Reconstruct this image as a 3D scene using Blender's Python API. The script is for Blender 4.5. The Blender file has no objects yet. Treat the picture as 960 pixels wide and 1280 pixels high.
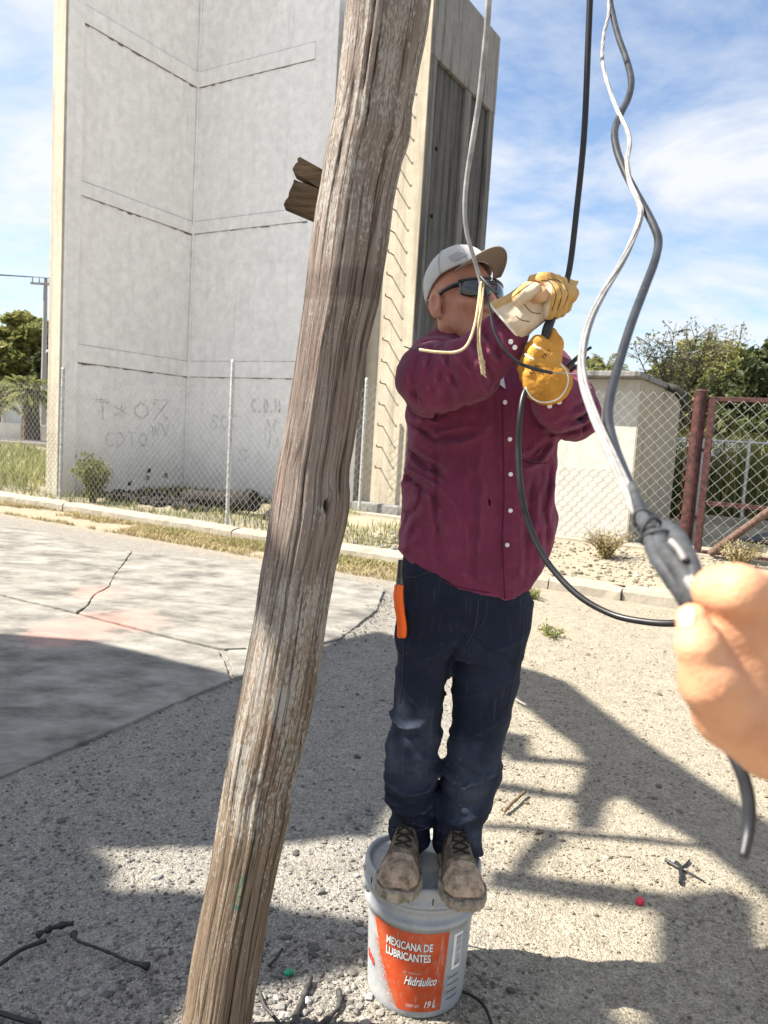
import bpy, bmesh, math, random
import numpy as np
from mathutils import Vector, Matrix, noise as mnoise

random.seed(7)
RNG = np.random.default_rng(11)
sc = bpy.context.scene
COL = sc.collection
PI = math.pi

# ---------------------------------------------------------------- camera
CAM = Vector((0.0, 0.0, 1.55))
FPX = 961.0
PITCH, ROLL = math.radians(5.6), math.radians(3.5)
CROT = Matrix.Rotation(PI / 2 - PITCH, 3, 'X') @ Matrix.Rotation(ROLL, 3, 'Z')
cam_data = bpy.data.cameras.new('camera')
cam = bpy.data.objects.new('camera', cam_data)
COL.objects.link(cam)
cam.location = CAM
cam.rotation_euler = CROT.to_euler()
cam_data.sensor_fit = 'AUTO'
cam_data.sensor_width = 36.0
cam_data.lens = 36.0 * FPX / 1280.0
cam_data.clip_start = 0.02
cam_data.clip_end = 3000.0
cam_data.dof.use_dof = True
cam_data.dof.focus_distance = 2.1
cam_data.dof.aperture_fstop = 9.0
sc.camera = cam

# ---------------------------------------------------------------- light
SUN_ELEV, SUN_AZ = math.radians(50.0), math.radians(-93.0)     # azimuth clockwise from +Y
SUNV = Vector((math.sin(SUN_AZ) * math.cos(SUN_ELEV), math.cos(SUN_AZ) * math.cos(SUN_ELEV), math.sin(SUN_ELEV)))
sd = bpy.data.lights.new('sun', 'SUN')
sd.energy = 5.0
sd.angle = math.radians(0.5)
sd.color = (1.0, 0.93, 0.82)
sun = bpy.data.objects.new('sun', sd)
COL.objects.link(sun)
sun.rotation_euler = SUNV.to_track_quat('Z', 'Y').to_euler()

W = bpy.data.worlds.new('World')
sc.world = W
W.use_nodes = True
wn, wl = W.node_tree.nodes, W.node_tree.links
wn.clear()
w_out = wn.new('ShaderNodeOutputWorld')
w_bg = wn.new('ShaderNodeBackground')
w_bg.inputs['Strength'].default_value = 0.066
wl.new(w_bg.outputs[0], w_out.inputs[0])
w_sky = wn.new('ShaderNodeTexSky')
w_sky.sky_type = 'NISHITA'
w_sky.sun_disc = False
w_sky.sun_elevation = SUN_ELEV
w_sky.sun_rotation = SUN_AZ
w_sky.air_density = 1.0
w_sky.dust_density = 1.2
w_sky.ozone_density = 1.6
w_tc = wn.new('ShaderNodeTexCoord')
w_sep = wn.new('ShaderNodeSeparateXYZ')
wl.new(w_tc.outputs['Generated'], w_sep.inputs[0])
def wmath(op, a, b=None):
    n = wn.new('ShaderNodeMath'); n.operation = op
    for i, v in enumerate((a, b)):
        if v is None: continue
        if isinstance(v, (int, float)): n.inputs[i].default_value = v
        else: wl.new(v, n.inputs[i])
    return n.outputs[0]
zc_ = wmath('ADD', wmath('MAXIMUM', w_sep.outputs[2], 0.0), 0.22)
w_cmb = wn.new('ShaderNodeCombineXYZ')
wl.new(wmath('DIVIDE', w_sep.outputs[0], zc_), w_cmb.inputs[0])
wl.new(wmath('DIVIDE', w_sep.outputs[1], zc_), w_cmb.inputs[1])
w_map = wn.new('ShaderNodeMapping')
w_map.inputs['Rotation'].default_value = (0, 0, math.radians(35))
w_map.inputs['Scale'].default_value = (1.0, 1.35, 1.0)
w_map.inputs['Location'].default_value = (5.3, 2.2, 0.0)
wl.new(w_cmb.outputs[0], w_map.inputs[0])
w_n1 = wn.new('ShaderNodeTexNoise')
w_n1.inputs['Scale'].default_value = 1.5
w_n1.inputs['Detail'].default_value = 9.0
w_n1.inputs['Roughness'].default_value = 0.58
w_n1.inputs['Distortion'].default_value = 0.6
wl.new(w_map.outputs[0], w_n1.inputs['Vector'])
w_n2 = wn.new('ShaderNodeTexNoise')
w_n2.inputs['Scale'].default_value = 5.5
w_n2.inputs['Detail'].default_value = 6.0
w_n2.inputs['Roughness'].default_value = 0.6
wl.new(w_map.outputs[0], w_n2.inputs['Vector'])
w_sum = wmath('ADD', wmath('MULTIPLY', w_n1.outputs['Fac'], 0.74), wmath('MULTIPLY', w_n2.outputs['Fac'], 0.26))
w_ramp = wn.new('ShaderNodeValToRGB')
w_ramp.color_ramp.elements[0].position = 0.38
w_ramp.color_ramp.elements[0].color = (0, 0, 0, 1)
w_ramp.color_ramp.elements[1].position = 0.62
w_ramp.color_ramp.elements[1].color = (0.92, 0.92, 0.92, 1)
wl.new(w_sum, w_ramp.inputs[0])
w_mix = wn.new('ShaderNodeMix'); w_mix.data_type = 'RGBA'
wl.new(w_ramp.outputs[0], w_mix.inputs['Factor'])
w_hsv = wn.new('ShaderNodeHueSaturation')
w_hsv.inputs['Saturation'].default_value = 1.02
w_hsv.inputs['Value'].default_value = 1.22
wl.new(w_sky.outputs[0], w_hsv.inputs['Color'])
wl.new(w_hsv.outputs[0], w_mix.inputs['A'])
w_mix.inputs['B'].default_value = (5.3, 5.4, 5.6, 1)
wl.new(w_mix.outputs['Result'], w_bg.inputs['Color'])

sc.view_settings.view_transform = 'Standard'
sc.view_settings.look = 'None'
sc.view_settings.gamma = 1.0
sc.view_settings.exposure = 1.5
try:
    sc.cycles.use_denoising = True
    sc.cycles.max_bounces = 6
    sc.cycles.transparent_max_bounces = 8
except Exception:
    pass

# ---------------------------------------------------------------- helpers
def ray(u, v):
    return CROT @ Vector(((u - 480.0) / FPX, -(v - 640.0) / FPX, -1.0))
def P(u, v, y):
    """point where the sight line of photo pixel (u, v) meets the upright plane at distance y"""
    d = ray(u, v)
    return CAM + d * (y / d.y)
def G(u, v, z=0.0):
    """point where it meets the level plane at height z"""
    d = ray(u, v)
    return CAM + d * ((z - CAM.z) / d.z)
def PR(u, v, y, rpx):
    """size in metres of rpx photo pixels there"""
    d = ray(u, v)
    return rpx * (y / d.y) / FPX

def link(o, parent=None):
    COL.objects.link(o)
    if parent is not None:
        o.parent = parent
    return o
def tag(o, label=None, cat=None, group=None, kind=None):
    if label: o['label'] = label
    if cat: o['category'] = cat
    if group: o['group'] = group
    if kind: o['kind'] = kind
    return o
def empty(name, loc=(0, 0, 0), label=None, cat=None, group=None, rz=0.0):
    o = bpy.data.objects.new(name, None)
    o.empty_display_size = 0.1
    o.location = loc
    o.rotation_euler = (0, 0, rz)
    COL.objects.link(o)
    return tag(o, label, cat, group)
def world_parent(o, parent):
    """parent o, whose mesh is in world space, keeping it in place"""
    o.parent = parent
    o.matrix_parent_inverse = parent_mat(parent).inverted()
    return o
def parent_mat(p):
    m = Matrix.LocRotScale(p.location, p.rotation_euler, p.scale)
    if p.parent is not None:
        m = parent_mat(p.parent) @ p.matrix_parent_inverse @ m
    return m

def mesh_obj(name, verts, faces, mat=None, parent=None, smooth=False, keep=True):
    me = bpy.data.meshes.new(name)
    if isinstance(verts, np.ndarray): verts = verts.tolist()
    if isinstance(faces, np.ndarray): faces = faces.tolist()
    me.from_pydata(verts, [], faces)
    if smooth:
        me.polygons.foreach_set('use_smooth', [True] * len(me.polygons))
    me.update()
    for m in (mat if isinstance(mat, (list, tuple)) else [mat]):
        if m is not None: me.materials.append(m)
    o = bpy.data.objects.new(name, me)
    COL.objects.link(o)
    if parent is not None:
        if keep: world_parent(o, parent)
        else: o.parent = parent
    return o

class MB:
    """collects shapes into one mesh"""
    def __init__(s): s.v = []; s.f = []
    def add(s, vs, fs):
        b = len(s.v)
        s.v += [tuple(v) for v in vs]
        s.f += [tuple(i + b for i in f) for f in fs]
    def box(s, c, size, M=None, jit=0.0):
        hx, hy, hz = size[0] / 2, size[1] / 2, size[2] / 2
        vs = [Vector((x * hx, y * hy, z * hz)) for x in (-1, 1) for y in (-1, 1) for z in (-1, 1)]
        if jit: vs = [v + Vector([random.uniform(-jit, jit) for _ in range(3)]) for v in vs]
        if M is not None: vs = [M @ v for v in vs]
        vs = [v + Vector(c) for v in vs]
        s.add(vs, [(0, 1, 3, 2), (4, 6, 7, 5), (0, 4, 5, 1), (2, 3, 7, 6), (0, 2, 6, 4), (1, 5, 7, 3)])
    def tube(s, pts, r, n=8, caps=True):
        pts = [Vector(p) for p in pts]
        rs = r if isinstance(r, (list, tuple)) else [r] * len(pts)
        ref = None; b = len(s.v)
        for i, p in enumerate(pts):
            t = (pts[min(i + 1, len(pts) - 1)] - pts[max(i - 1, 0)])
            t = t.normalized() if t.length > 1e-9 else Vector((0, 0, 1))
            if ref is None:
                ref = t.orthogonal().normalized()
            ref = (ref - t * ref.dot(t))
            ref = ref.normalized() if ref.length > 1e-9 else t.orthogonal().normalized()
            bi = t.cross(ref)
            for k in range(n):
                a = 2 * PI * k / n
                q = p + (ref * math.cos(a) + bi * math.sin(a)) * rs[i]
                s.v.append((q.x, q.y, q.z))
        for i in range(len(pts) - 1):
            for k in range(n):
                k2 = (k + 1) % n
                s.f.append((b + i * n + k, b + i * n + k2, b + (i + 1) * n + k2, b + (i + 1) * n + k))
        if caps:
            s.f.append(tuple(b + k for k in reversed(range(n))))
            e = b + (len(pts) - 1) * n
            s.f.append(tuple(e + k for k in range(n)))
    def prism(s, poly, z0, z1):
        """poly: list of (x, y) counter-clockwise"""
        n = len(poly)
        s.add([(x, y, z0) for x, y in poly] + [(x, y, z1) for x, y in poly],
              [tuple(reversed(range(n))), tuple(range(n, 2 * n))] + [(i, (i + 1) % n, n + (i + 1) % n, n + i) for i in range(n)])
    def build(s, name, mat, parent=None, smooth=False, bevel=0.0, keep=True):
        o = mesh_obj(name, s.v, s.f, mat, parent, smooth, keep)
        if bevel:
            m = o.modifiers.new('bevel', 'BEVEL'); m.width = bevel; m.segments = 2; m.limit_method = 'ANGLE'
        return o

def spline(pts, n):
    """Catmull-Rom through pts (Vectors), n points per span"""
    pts = [Vector(p) for p in pts]
    out = []
    for i in range(len(pts) - 1):
        p0, p1, p2, p3 = pts[max(i - 1, 0)], pts[i], pts[i + 1], pts[min(i + 2, len(pts) - 1)]
        for k in range(n):
            t = k / n
            out.append(0.5 * ((2 * p1) + (p2 - p0) * t + (2 * p0 - 5 * p1 + 4 * p2 - p3) * t * t + (3 * p1 - p0 - 3 * p2 + p3) * t ** 3))
    out.append(pts[-1])
    return out
def lerp_tab(tab, x):
    xs = [t[0] for t in tab]
    return [float(np.interp(x, xs, [t[k] for t in tab])) for k in range(1, len(tab[0]))]

# ------------------------------------------------ implicit surfaces -> mesh (surface nets)
def smin(a, b, k):
    h = np.clip(0.5 + 0.5 * (b - a) / k, 0, 1)
    return b * (1 - h) + a * h - k * h * (1 - h)
def smax(a, b, k): return -smin(-a, -b, k)
def s_cone(p, a, b, ra, rb):
    a, b = np.array(a), np.array(b)
    ab = b - a
    t = np.clip(((p - a) @ ab) / max(float(ab @ ab), 1e-12), 0, 1)
    return np.linalg.norm(p - a - t[:, None] * ab, axis=1) - (ra + (rb - ra) * t)
def s_chain(p, pts, rs, k=0.0):
    d = None
    for i in range(len(pts) - 1):
        e = s_cone(p, pts[i], pts[i + 1], rs[i], rs[i + 1])
        d = e if d is None else (np.minimum(d, e) if k <= 0 else smin(d, e, k))
    return d
def s_ell(p, c, r, R=None):
    q = p - np.array(c)
    if R is not None: q = q @ np.array(R)          # columns of R are the axes
    r = np.array(r)
    k0 = np.linalg.norm(q / r, axis=1)
    k1 = np.linalg.norm(q / (r * r), axis=1)
    return k0 * (k0 - 1.0) / np.maximum(k1, 1e-9)
def s_box(p, c, h, R=None, rad=0.0):
    q = p - np.array(c)
    if R is not None: q = q @ np.array(R)
    d = np.abs(q) - (np.array(h) - rad)
    return np.linalg.norm(np.maximum(d, 0), axis=1) + np.minimum(d.max(axis=1), 0) - rad
def s_seg(p, pts):
    """distance to a polyline"""
    d = None
    for i in range(len(pts) - 1):
        e = s_cone(p, pts[i], pts[i + 1], 0, 0)
        d = e if d is None else np.minimum(d, e)
    return d
def surface_nets(fn, lo, hi, res):
    lo, hi = np.array(lo, float), np.array(hi, float)
    n = np.maximum(np.ceil((hi - lo) / res).astype(int) + 1, 4)
    ax = [lo[i] + res * np.arange(n[i]) for i in range(3)]
    g = np.stack(np.meshgrid(*ax, indexing='ij'), -1).reshape(-1, 3)
    val = np.concatenate([fn(g[i:i + 200000]) for i in range(0, len(g), 200000)]).reshape(n)
    ins = val < 0
    c = [ins[dx:n[0] - 1 + dx, dy:n[1] - 1 + dy, dz:n[2] - 1 + dz] for dx in (0, 1) for dy in (0, 1) for dz in (0, 1)]
    cnt = sum(x.astype(np.int8) for x in c)
    mask = (cnt > 0) & (cnt < 8)
    idx = -np.ones(mask.shape, int)
    cells = np.argwhere(mask)
    idx[mask] = np.arange(len(cells))
    acc = np.zeros((len(cells), 3)); num = np.zeros(len(cells))
    corners = [np.array((dx, dy, dz)) for dx in (0, 1) for dy in (0, 1) for dz in (0, 1)]
    for i in range(8):
        for j in range(i + 1, 8):
            if np.abs(corners[i] - corners[j]).sum() != 1: continue
            a = val[tuple((cells + corners[i]).T)]; b = val[tuple((cells + corners[j]).T)]
            m = (a < 0) != (b < 0)
            t = np.where(m, a / np.where(m, a - b, 1), 0)
            pos = corners[i] + t[:, None] * (corners[j] - corners[i])
            acc[m] += pos[m]; num[m] += 1
    verts = lo + res * (cells + acc / num[:, None])
    faces = []
    for axis in range(3):
        o1, o2 = [(1, 2), (2, 0), (0, 1)][axis]
        sl_a = [slice(None)] * 3; sl_b = [slice(None)] * 3
        sl_a[axis] = slice(0, n[axis] - 1); sl_b[axis] = slice(1, n[axis])
        A, B = ins[tuple(sl_a)], ins[tuple(sl_b)]
        e = np.argwhere(A != B)
        e = e[(e[:, o1] > 0) & (e[:, o2] > 0) & (e[:, o1] < n[o1] - 1) & (e[:, o2] < n[o2] - 1)]
        if not len(e): continue
        fl = A[tuple(e.T)]
        d1 = np.zeros(3, int); d1[o1] = 1
        d2 = np.zeros(3, int); d2[o2] = 1
        q = np.stack([idx[tuple((e - d1 - d2).T)], idx[tuple((e - d2).T)], idx[tuple(e.T)], idx[tuple((e - d1).T)]], 1)
        q[~fl] = q[~fl][:, ::-1]
        faces.append(q)
    faces = np.concatenate(faces)
    faces = faces[(faces >= 0).all(1)]
    return verts, faces
def sdf_obj(name, fn, lo, hi, res, mat, parent=None):
    v, f = surface_nets(fn, lo, hi, res)
    return mesh_obj(name, v, f, mat, parent, smooth=True)
def bounds(pts, pad):
    a = np.array([list(p) for p in pts])
    return a.min(0) - pad, a.max(0) + pad
def nrm(v):
    v = np.array(v, float); return v / np.linalg.norm(v)

# ------------------------------------------------ materials
def srgb(r, g, b):
    f = lambda c: (c / 255 / 12.92) if c / 255 <= 0.04045 else ((c / 255 + 0.055) / 1.055) ** 2.4
    return (f(r), f(g), f(b), 1)
class Mat:
    def __init__(s, name, rough=0.8, spec=0.3):
        s.m = bpy.data.materials.new(name); s.m.use_nodes = True
        s.n, s.l = s.m.node_tree.nodes, s.m.node_tree.links
        s.b = s.n['Principled BSDF']
        s.b.inputs['Roughness'].default_value = rough
        s.b.inputs['Specular IOR Level'].default_value = spec
        s._tc = None
    def tc(s, kind='Object'):
        if s._tc is None: s._tc = s.n.new('ShaderNodeTexCoord')
        return s._tc.outputs[kind]
    def mapped(s, scale=(1, 1, 1), rot=(0, 0, 0), loc=(0, 0, 0), kind='Object'):
        m = s.n.new('ShaderNodeMapping')
        m.inputs['Scale'].default_value = scale; m.inputs['Rotation'].default_value = rot; m.inputs['Location'].default_value = loc
        s.l.new(s.tc(kind), m.inputs[0]); return m.outputs[0]
    def noise(s, scale, detail=5, rough=0.55, vec=None, dist=0.0):
        n = s.n.new('ShaderNodeTexNoise')
        n.inputs['Scale'].default_value = scale; n.inputs['Detail'].default_value = detail
        n.inputs['Roughness'].default_value = rough; n.inputs['Distortion'].default_value = dist
        s.l.new(vec if vec is not None else s.tc(), n.inputs['Vector']); return n.outputs['Fac']
    def voro(s, scale, vec=None, feature='F1', out='Distance', rnd=1.0):
        n = s.n.new('ShaderNodeTexVoronoi'); n.feature = feature
        n.inputs['Scale'].default_value = scale
        n.inputs['Randomness'].default_value = rnd
        s.l.new(vec if vec is not None else s.tc(), n.inputs['Vector']); return n.outputs[out]
    def wave(s, scale, vec=None, dist=0.0, direction='X', detail=2):
        n = s.n.new('ShaderNodeTexWave'); n.bands_direction = direction
        n.inputs['Scale'].default_value = scale; n.inputs['Distortion'].default_value = dist; n.inputs['Detail'].default_value = detail
        s.l.new(vec if vec is not None else s.tc(), n.inputs['Vector']); return n.outputs['Fac']
    def math(s, op, a, b=None, c=None, clamp=False):
        n = s.n.new('ShaderNodeMath'); n.operation = op; n.use_clamp = clamp
        for i, v in enumerate((a, b, c)):
            if v is None: continue
            if isinstance(v, (int, float)): n.inputs[i].default_value = v
            else: s.l.new(v, n.inputs[i])
        return n.outputs[0]
    def step(s, x, lo, hi):
        n = s.n.new('ShaderNodeMapRange'); n.interpolation_type = 'SMOOTHSTEP'
        s.l.new(x, n.inputs[0]); n.inputs[1].default_value = lo; n.inputs[2].default_value = hi
        return n.outputs[0]
    def ramp(s, x, stops):
        n = s.n.new('ShaderNodeValToRGB'); cr = n.color_ramp
        while len(cr.elements) < len(stops): cr.elements.new(0.5)
        for e, (p, c) in zip(cr.elements, stops): e.position = p; e.color = c
        s.l.new(x, n.inputs[0]); return n.outputs[0]
    def mix(s, fac, a, b, blend='MIX'):
        n = s.n.new('ShaderNodeMix'); n.data_type = 'RGBA'; n.blend_type = blend
        for key, v in (('Factor', fac), ('A', a), ('B', b)):
            if isinstance(v, (int, float)): n.inputs[key].default_value = v
            elif isinstance(v, (tuple, list)): n.inputs[key].default_value = v
            else: s.l.new(v, n.inputs[key])
        return n.outputs['Result']
    def xyz(s, kind='Object', vec=None):
        n = s.n.new('ShaderNodeSeparateXYZ'); s.l.new(vec if vec is not None else s.tc(kind), n.inputs[0]); return n.outputs
    def attr(s, name, out='Fac'):
        n = s.n.new('ShaderNodeAttribute'); n.attribute_name = name; return n.outputs[out]
    def color(s, c):
        if isinstance(c, (tuple, list)): s.b.inputs['Base Color'].default_value = c
        else: s.l.new(c, s.b.inputs['Base Color'])
        return s
    def rough(s, v):
        s.l.new(v, s.b.inputs['Roughness']); return s
    def bump(s, h, strength=0.5, dist=0.01):
        n = s.n.new('ShaderNodeBump'); n.inputs['Strength'].default_value = strength; n.inputs['Distance'].default_value = dist
        s.l.new(h, n.inputs['Height'])
        prev = s.b.inputs['Normal'].links
        if prev: s.l.new(prev[0].from_socket, n.inputs['Normal'])
        s.l.new(n.outputs[0], s.b.inputs['Normal']); return s
def plain(name, c, rough=0.7, spec=0.3, metal=0.0, var=0.12, scale=25.0, bump=0.0):
    """one colour with a little grain and wear"""
    m = Mat(name, rough, spec)
    m.b.inputs['Metallic'].default_value = metal
    n = m.noise(scale, 6, 0.6)
    dark = tuple(x * (1 - var * 1.6) for x in c[:3]) + (1,)
    lite = tuple(min(1, x * (1 + var)) for x in c[:3]) + (1,)
    m.color(m.ramp(n, [(0.36, dark), (0.64, lite)]))
    if bump: m.bump(n, bump, 0.004)
    return m.m
# ================================================================ SETTING
def hash2(ix, iy, seed=0):
    n = (ix.astype(np.int64) * 374761393 + iy.astype(np.int64) * 668265263 + seed * 1274126177) & 0xffffffff
    n = ((n ^ (n >> 13)) * 1274126177) & 0xffffffff
    return ((n ^ (n >> 16)) & 0xffff) / 65535.0
def vnoise2(x, y, seed=0):
    ix, iy = np.floor(x), np.floor(y); fx, fy = x - ix, y - iy
    fx, fy = fx * fx * (3 - 2 * fx), fy * fy * (3 - 2 * fy)
    a, b = hash2(ix, iy, seed), hash2(ix + 1, iy, seed)
    c, d = hash2(ix, iy + 1, seed), hash2(ix + 1, iy + 1, seed)
    return (a * (1 - fx) + b * fx) * (1 - fy) + (c * (1 - fx) + d * fx) * fy
def fbm2(x, y, oct=4, seed=0):
    s = 0; a = 0.5
    for o in range(oct):
        s = s + a * vnoise2(x * 2 ** o, y * 2 ** o, seed + o); a *= 0.5
    return s

# the site grid: u runs along the kerb (to the right and nearer), w away from it
K0 = Vector((-2.3, 11.0, 0)); EU = Vector((0.857, -0.515, 0)); EW = Vector((0.515, 0.857, 0))
def S(u, w, z=0.0): return K0 + EU * u + EW * w + Vector((0, 0, z))
def uw(p): q = Vector((p[0], p[1], 0)) - K0; return q.dot(EU), q.dot(EW)
def PWn(px, py, w):            # photo pixel onto the upright plane w = const
    d = ray(px, py); t = (w - (CAM - K0).dot(EW)) / d.dot(EW); return CAM + d * t
def PUn(px, py, u):            # photo pixel onto the upright plane u = const
    d = ray(px, py); t = (u - (CAM - K0).dot(EU)) / d.dot(EU); return CAM + d * t
RSITE = Matrix((EU, EW, Vector((0, 0, 1)))).transposed()      # site axes -> world
def sbox(mb, u0, u1, w0, w1, z0, z1):
    mb.box(S((u0 + u1) / 2, (w0 + w1) / 2, (z0 + z1) / 2), (abs(u1 - u0), abs(w1 - w0), abs(z1 - z0)), RSITE)

# ---- materials of the setting
def ground_mat(name, kind):
    m = Mat(name, 0.95, 0.15)
    big = m.noise(0.9, 5, 0.6)
    mid = m.noise(9, 6, 0.65)
    fine = m.noise(120, 4, 0.7)
    v = m.voro(150)
    v2 = m.voro(60)
    beige = m.ramp(mid, [(0.25, (0.132, 0.109, 0.074, 1)), (0.5, (0.208, 0.175, 0.122, 1)), (0.75, (0.27, 0.232, 0.168, 1))])
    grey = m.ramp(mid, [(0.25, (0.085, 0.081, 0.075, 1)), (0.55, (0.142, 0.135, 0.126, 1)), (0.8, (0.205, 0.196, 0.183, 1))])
    if kind == 'gravel':
        x, y, z = m.xyz()
        # old grey asphalt to the left, pale soil to the right, both ragged at the meeting
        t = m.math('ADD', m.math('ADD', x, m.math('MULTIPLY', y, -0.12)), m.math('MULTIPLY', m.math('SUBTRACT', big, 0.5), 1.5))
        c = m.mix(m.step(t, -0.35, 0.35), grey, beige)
        # brown soil with straw along the kerb
        ws = m.math('ADD', m.math('ADD', m.math('MULTIPLY', x, 0.515), m.math('MULTIPLY', y, 0.857)), -8.2425)
        ws = m.math('ADD', ws, m.math('MULTIPLY', m.math('SUBTRACT', mid, 0.5), 1.2))
        soil = m.ramp(m.noise(22, 6, 0.65), [(0.3, (0.17, 0.12, 0.07, 1)), (0.55, (0.29, 0.22, 0.135, 1)), (0.75, (0.38, 0.31, 0.20, 1))])
        c = m.mix(m.math('MULTIPLY', m.step(ws, -1.5, -0.9), m.math('SUBTRACT', 1.0, m.step(x, -1.0, 1.5))), c, soil)
        # damp and trodden patches
        c = m.mix(m.math('MULTIPLY', m.step(m.noise(2.6, 6, 0.65), 0.54, 0.68), 0.35), c, (0.155, 0.135, 0.105, 1))
    else:
        c = m.mix(m.step(big, 0.35, 0.7), beige, m.ramp(mid, [(0.3, (0.24, 0.20, 0.12, 1)), (0.7, (0.42, 0.36, 0.22, 1))]))
    c = m.mix(m.step(v, 0.0, 0.55), c, m.mix(0.35, c, (0.45, 0.42, 0.36, 1)), 'MIX')
    # grains: each a shade of its own
    cell = m.n.new('ShaderNodeSeparateColor'); m.l.new(m.voro(190, None, 'F1', 'Color'), cell.inputs[0])
    cell2 = m.n.new('ShaderNodeSeparateColor'); m.l.new(m.voro(75, None, 'F1', 'Color'), cell2.inputs[0])
    gv = m.math('ADD', m.math('MULTIPLY', cell.outputs[0], 0.62), m.math('MULTIPLY', cell2.outputs[1], 0.38))
    k = m.math('ADD', m.math('MULTIPLY', gv, 0.95), 0.52)
    kk = m.n.new('ShaderNodeCombineColor')
    for i_ in range(3): m.l.new(k, kk.inputs[i_])
    c = m.mix(1.0, c, kk.outputs[0], 'MULTIPLY')
    c = m.mix(m.math('MULTIPLY', m.step(fine, 0.52, 0.66), 0.4), c, (0.12, 0.105, 0.08, 1))
    m.color(c)
    m.bump(m.math('ADD', m.math('MULTIPLY', v, -1.0), m.math('MULTIPLY', fine, 0.7)), 0.6, 0.008)
    m.bump(m.math('MULTIPLY', v2, -1.0), 0.3, 0.012)
    return m.m
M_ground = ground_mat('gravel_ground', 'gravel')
M_verge = ground_mat('dry_soil', 'soil')

def concrete(name, base, stain=0.5, streak=0.0, crackle=True, bump=0.35, dark=(0.10, 0.095, 0.085, 1), scale=1.0):
    m = Mat(name, 0.9, 0.2)
    n1 = m.noise(0.8 * scale, 6, 0.62); n2 = m.noise(6 * scale, 7, 0.65); n3 = m.noise(55 * scale, 4, 0.6)
    c = m.ramp(n2, [(0.3, tuple(x * 0.86 for x in base[:3]) + (1,)), (0.7, tuple(min(1, x * 1.08) for x in base[:3]) + (1,))])
    c = m.mix(m.math('MULTIPLY', m.step(n1, 0.5, 0.75), stain), c, tuple(x * 0.72 for x in base[:3]) + (1,))
    if streak:
        sv = m.mapped((3.0, 3.0, 0.16))
        s = m.noise(2.2, 7, 0.7, sv)
        c = m.mix(m.math('MULTIPLY', m.step(s, 0.46, 0.66), streak), c, dark)
    bl = m.noise(1.9 * scale, 9, 0.74, None, 1.2); bm = m.noise(0.33 * scale, 3, 0.5)
    c = m.mix(m.math('MULTIPLY', m.math('MULTIPLY', m.step(bl, 0.5, 0.7), m.step(bm, 0.38, 0.62)), 0.42), c, tuple(x * 0.68 for x in base[:3]) + (1,))
    dr = m.math('MULTIPLY', m.step(m.noise(1.0, 6, 0.7, m.mapped((5.0, 5.0, 0.35))), 0.60, 0.70), m.step(m.noise(0.7, 4, 0.6), 0.48, 0.62))
    c = m.mix(m.math('MULTIPLY', dr, 0.42), c, tuple(x * 0.5 for x in base[:3]) + (1,))
    c = m.mix(m.math('MULTIPLY', m.step(n3, 0.58, 0.7), 0.3), c, dark)
    m.color(c)
    m.bump(m.math('ADD', n3, m.math('MULTIPLY', n2, 2.0)), bump, 0.008)
    return m.m
M_white = concrete('white_plaster', (0.90, 0.88, 0.85, 1), 0.18, 0.12, dark=(0.45, 0.43, 0.40, 1), bump=0.4)
M_cream = concrete('cream_plaster', (0.47, 0.43, 0.345, 1), 0.5, 0.45, dark=(0.22, 0.19, 0.14, 1))
M_raw = concrete('weathered_concrete', (0.24, 0.235, 0.225, 1), 0.6, 0.8, dark=(0.06, 0.058, 0.055, 1))
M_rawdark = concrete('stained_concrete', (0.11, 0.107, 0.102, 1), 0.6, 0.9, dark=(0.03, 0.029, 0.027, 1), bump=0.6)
M_kerb = concrete('kerb_concrete', (0.35, 0.315, 0.255, 1), 0.5, 0.2, bump=0.6, scale=2.0)
M_hut = concrete('white_paint', (0.47, 0.455, 0.42, 1), 0.25, 0.15, dark=(0.5, 0.46, 0.38, 1), bump=0.2)
def splash(mat, z0, z1, col):
    """soil splashed up the foot of a wall"""
    t, l = mat.node_tree.nodes, mat.node_tree.links; b = t['Principled BSDF']; src = b.inputs['Base Color'].links[0].from_socket
    tc = t.new('ShaderNodeTexCoord'); sp = t.new('ShaderNodeSeparateXYZ'); l.new(tc.outputs['Object'], sp.inputs[0])
    n = t.new('ShaderNodeTexNoise'); n.inputs['Scale'].default_value = 3.0; n.inputs['Detail'].default_value = 6; l.new(tc.outputs['Object'], n.inputs['Vector'])
    ad = t.new('ShaderNodeMath'); ad.operation = 'MULTIPLY_ADD'; l.new(n.outputs['Fac'], ad.inputs[0]); ad.inputs[1].default_value = -1.2; l.new(sp.outputs[2], ad.inputs[2])
    mr = t.new('ShaderNodeMapRange'); l.new(ad.outputs[0], mr.inputs[0]); mr.inputs[1].default_value = z0 - 0.6; mr.inputs[2].default_value = z1 - 0.6; mr.inputs[3].default_value = 0.75; mr.inputs[4].default_value = 0.0
    mx = t.new('ShaderNodeMix'); mx.data_type = 'RGBA'; l.new(mr.outputs[0], mx.inputs['Factor']); l.new(src, mx.inputs['A']); mx.inputs['B'].default_value = col; l.new(mx.outputs['Result'], b.inputs['Base Color'])
splash(M_hut, -2.4, -0.4, (0.45, 0.38, 0.27, 1)); splash(M_white, 0.1, 1.3, (0.50, 0.47, 0.42, 1))
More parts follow.
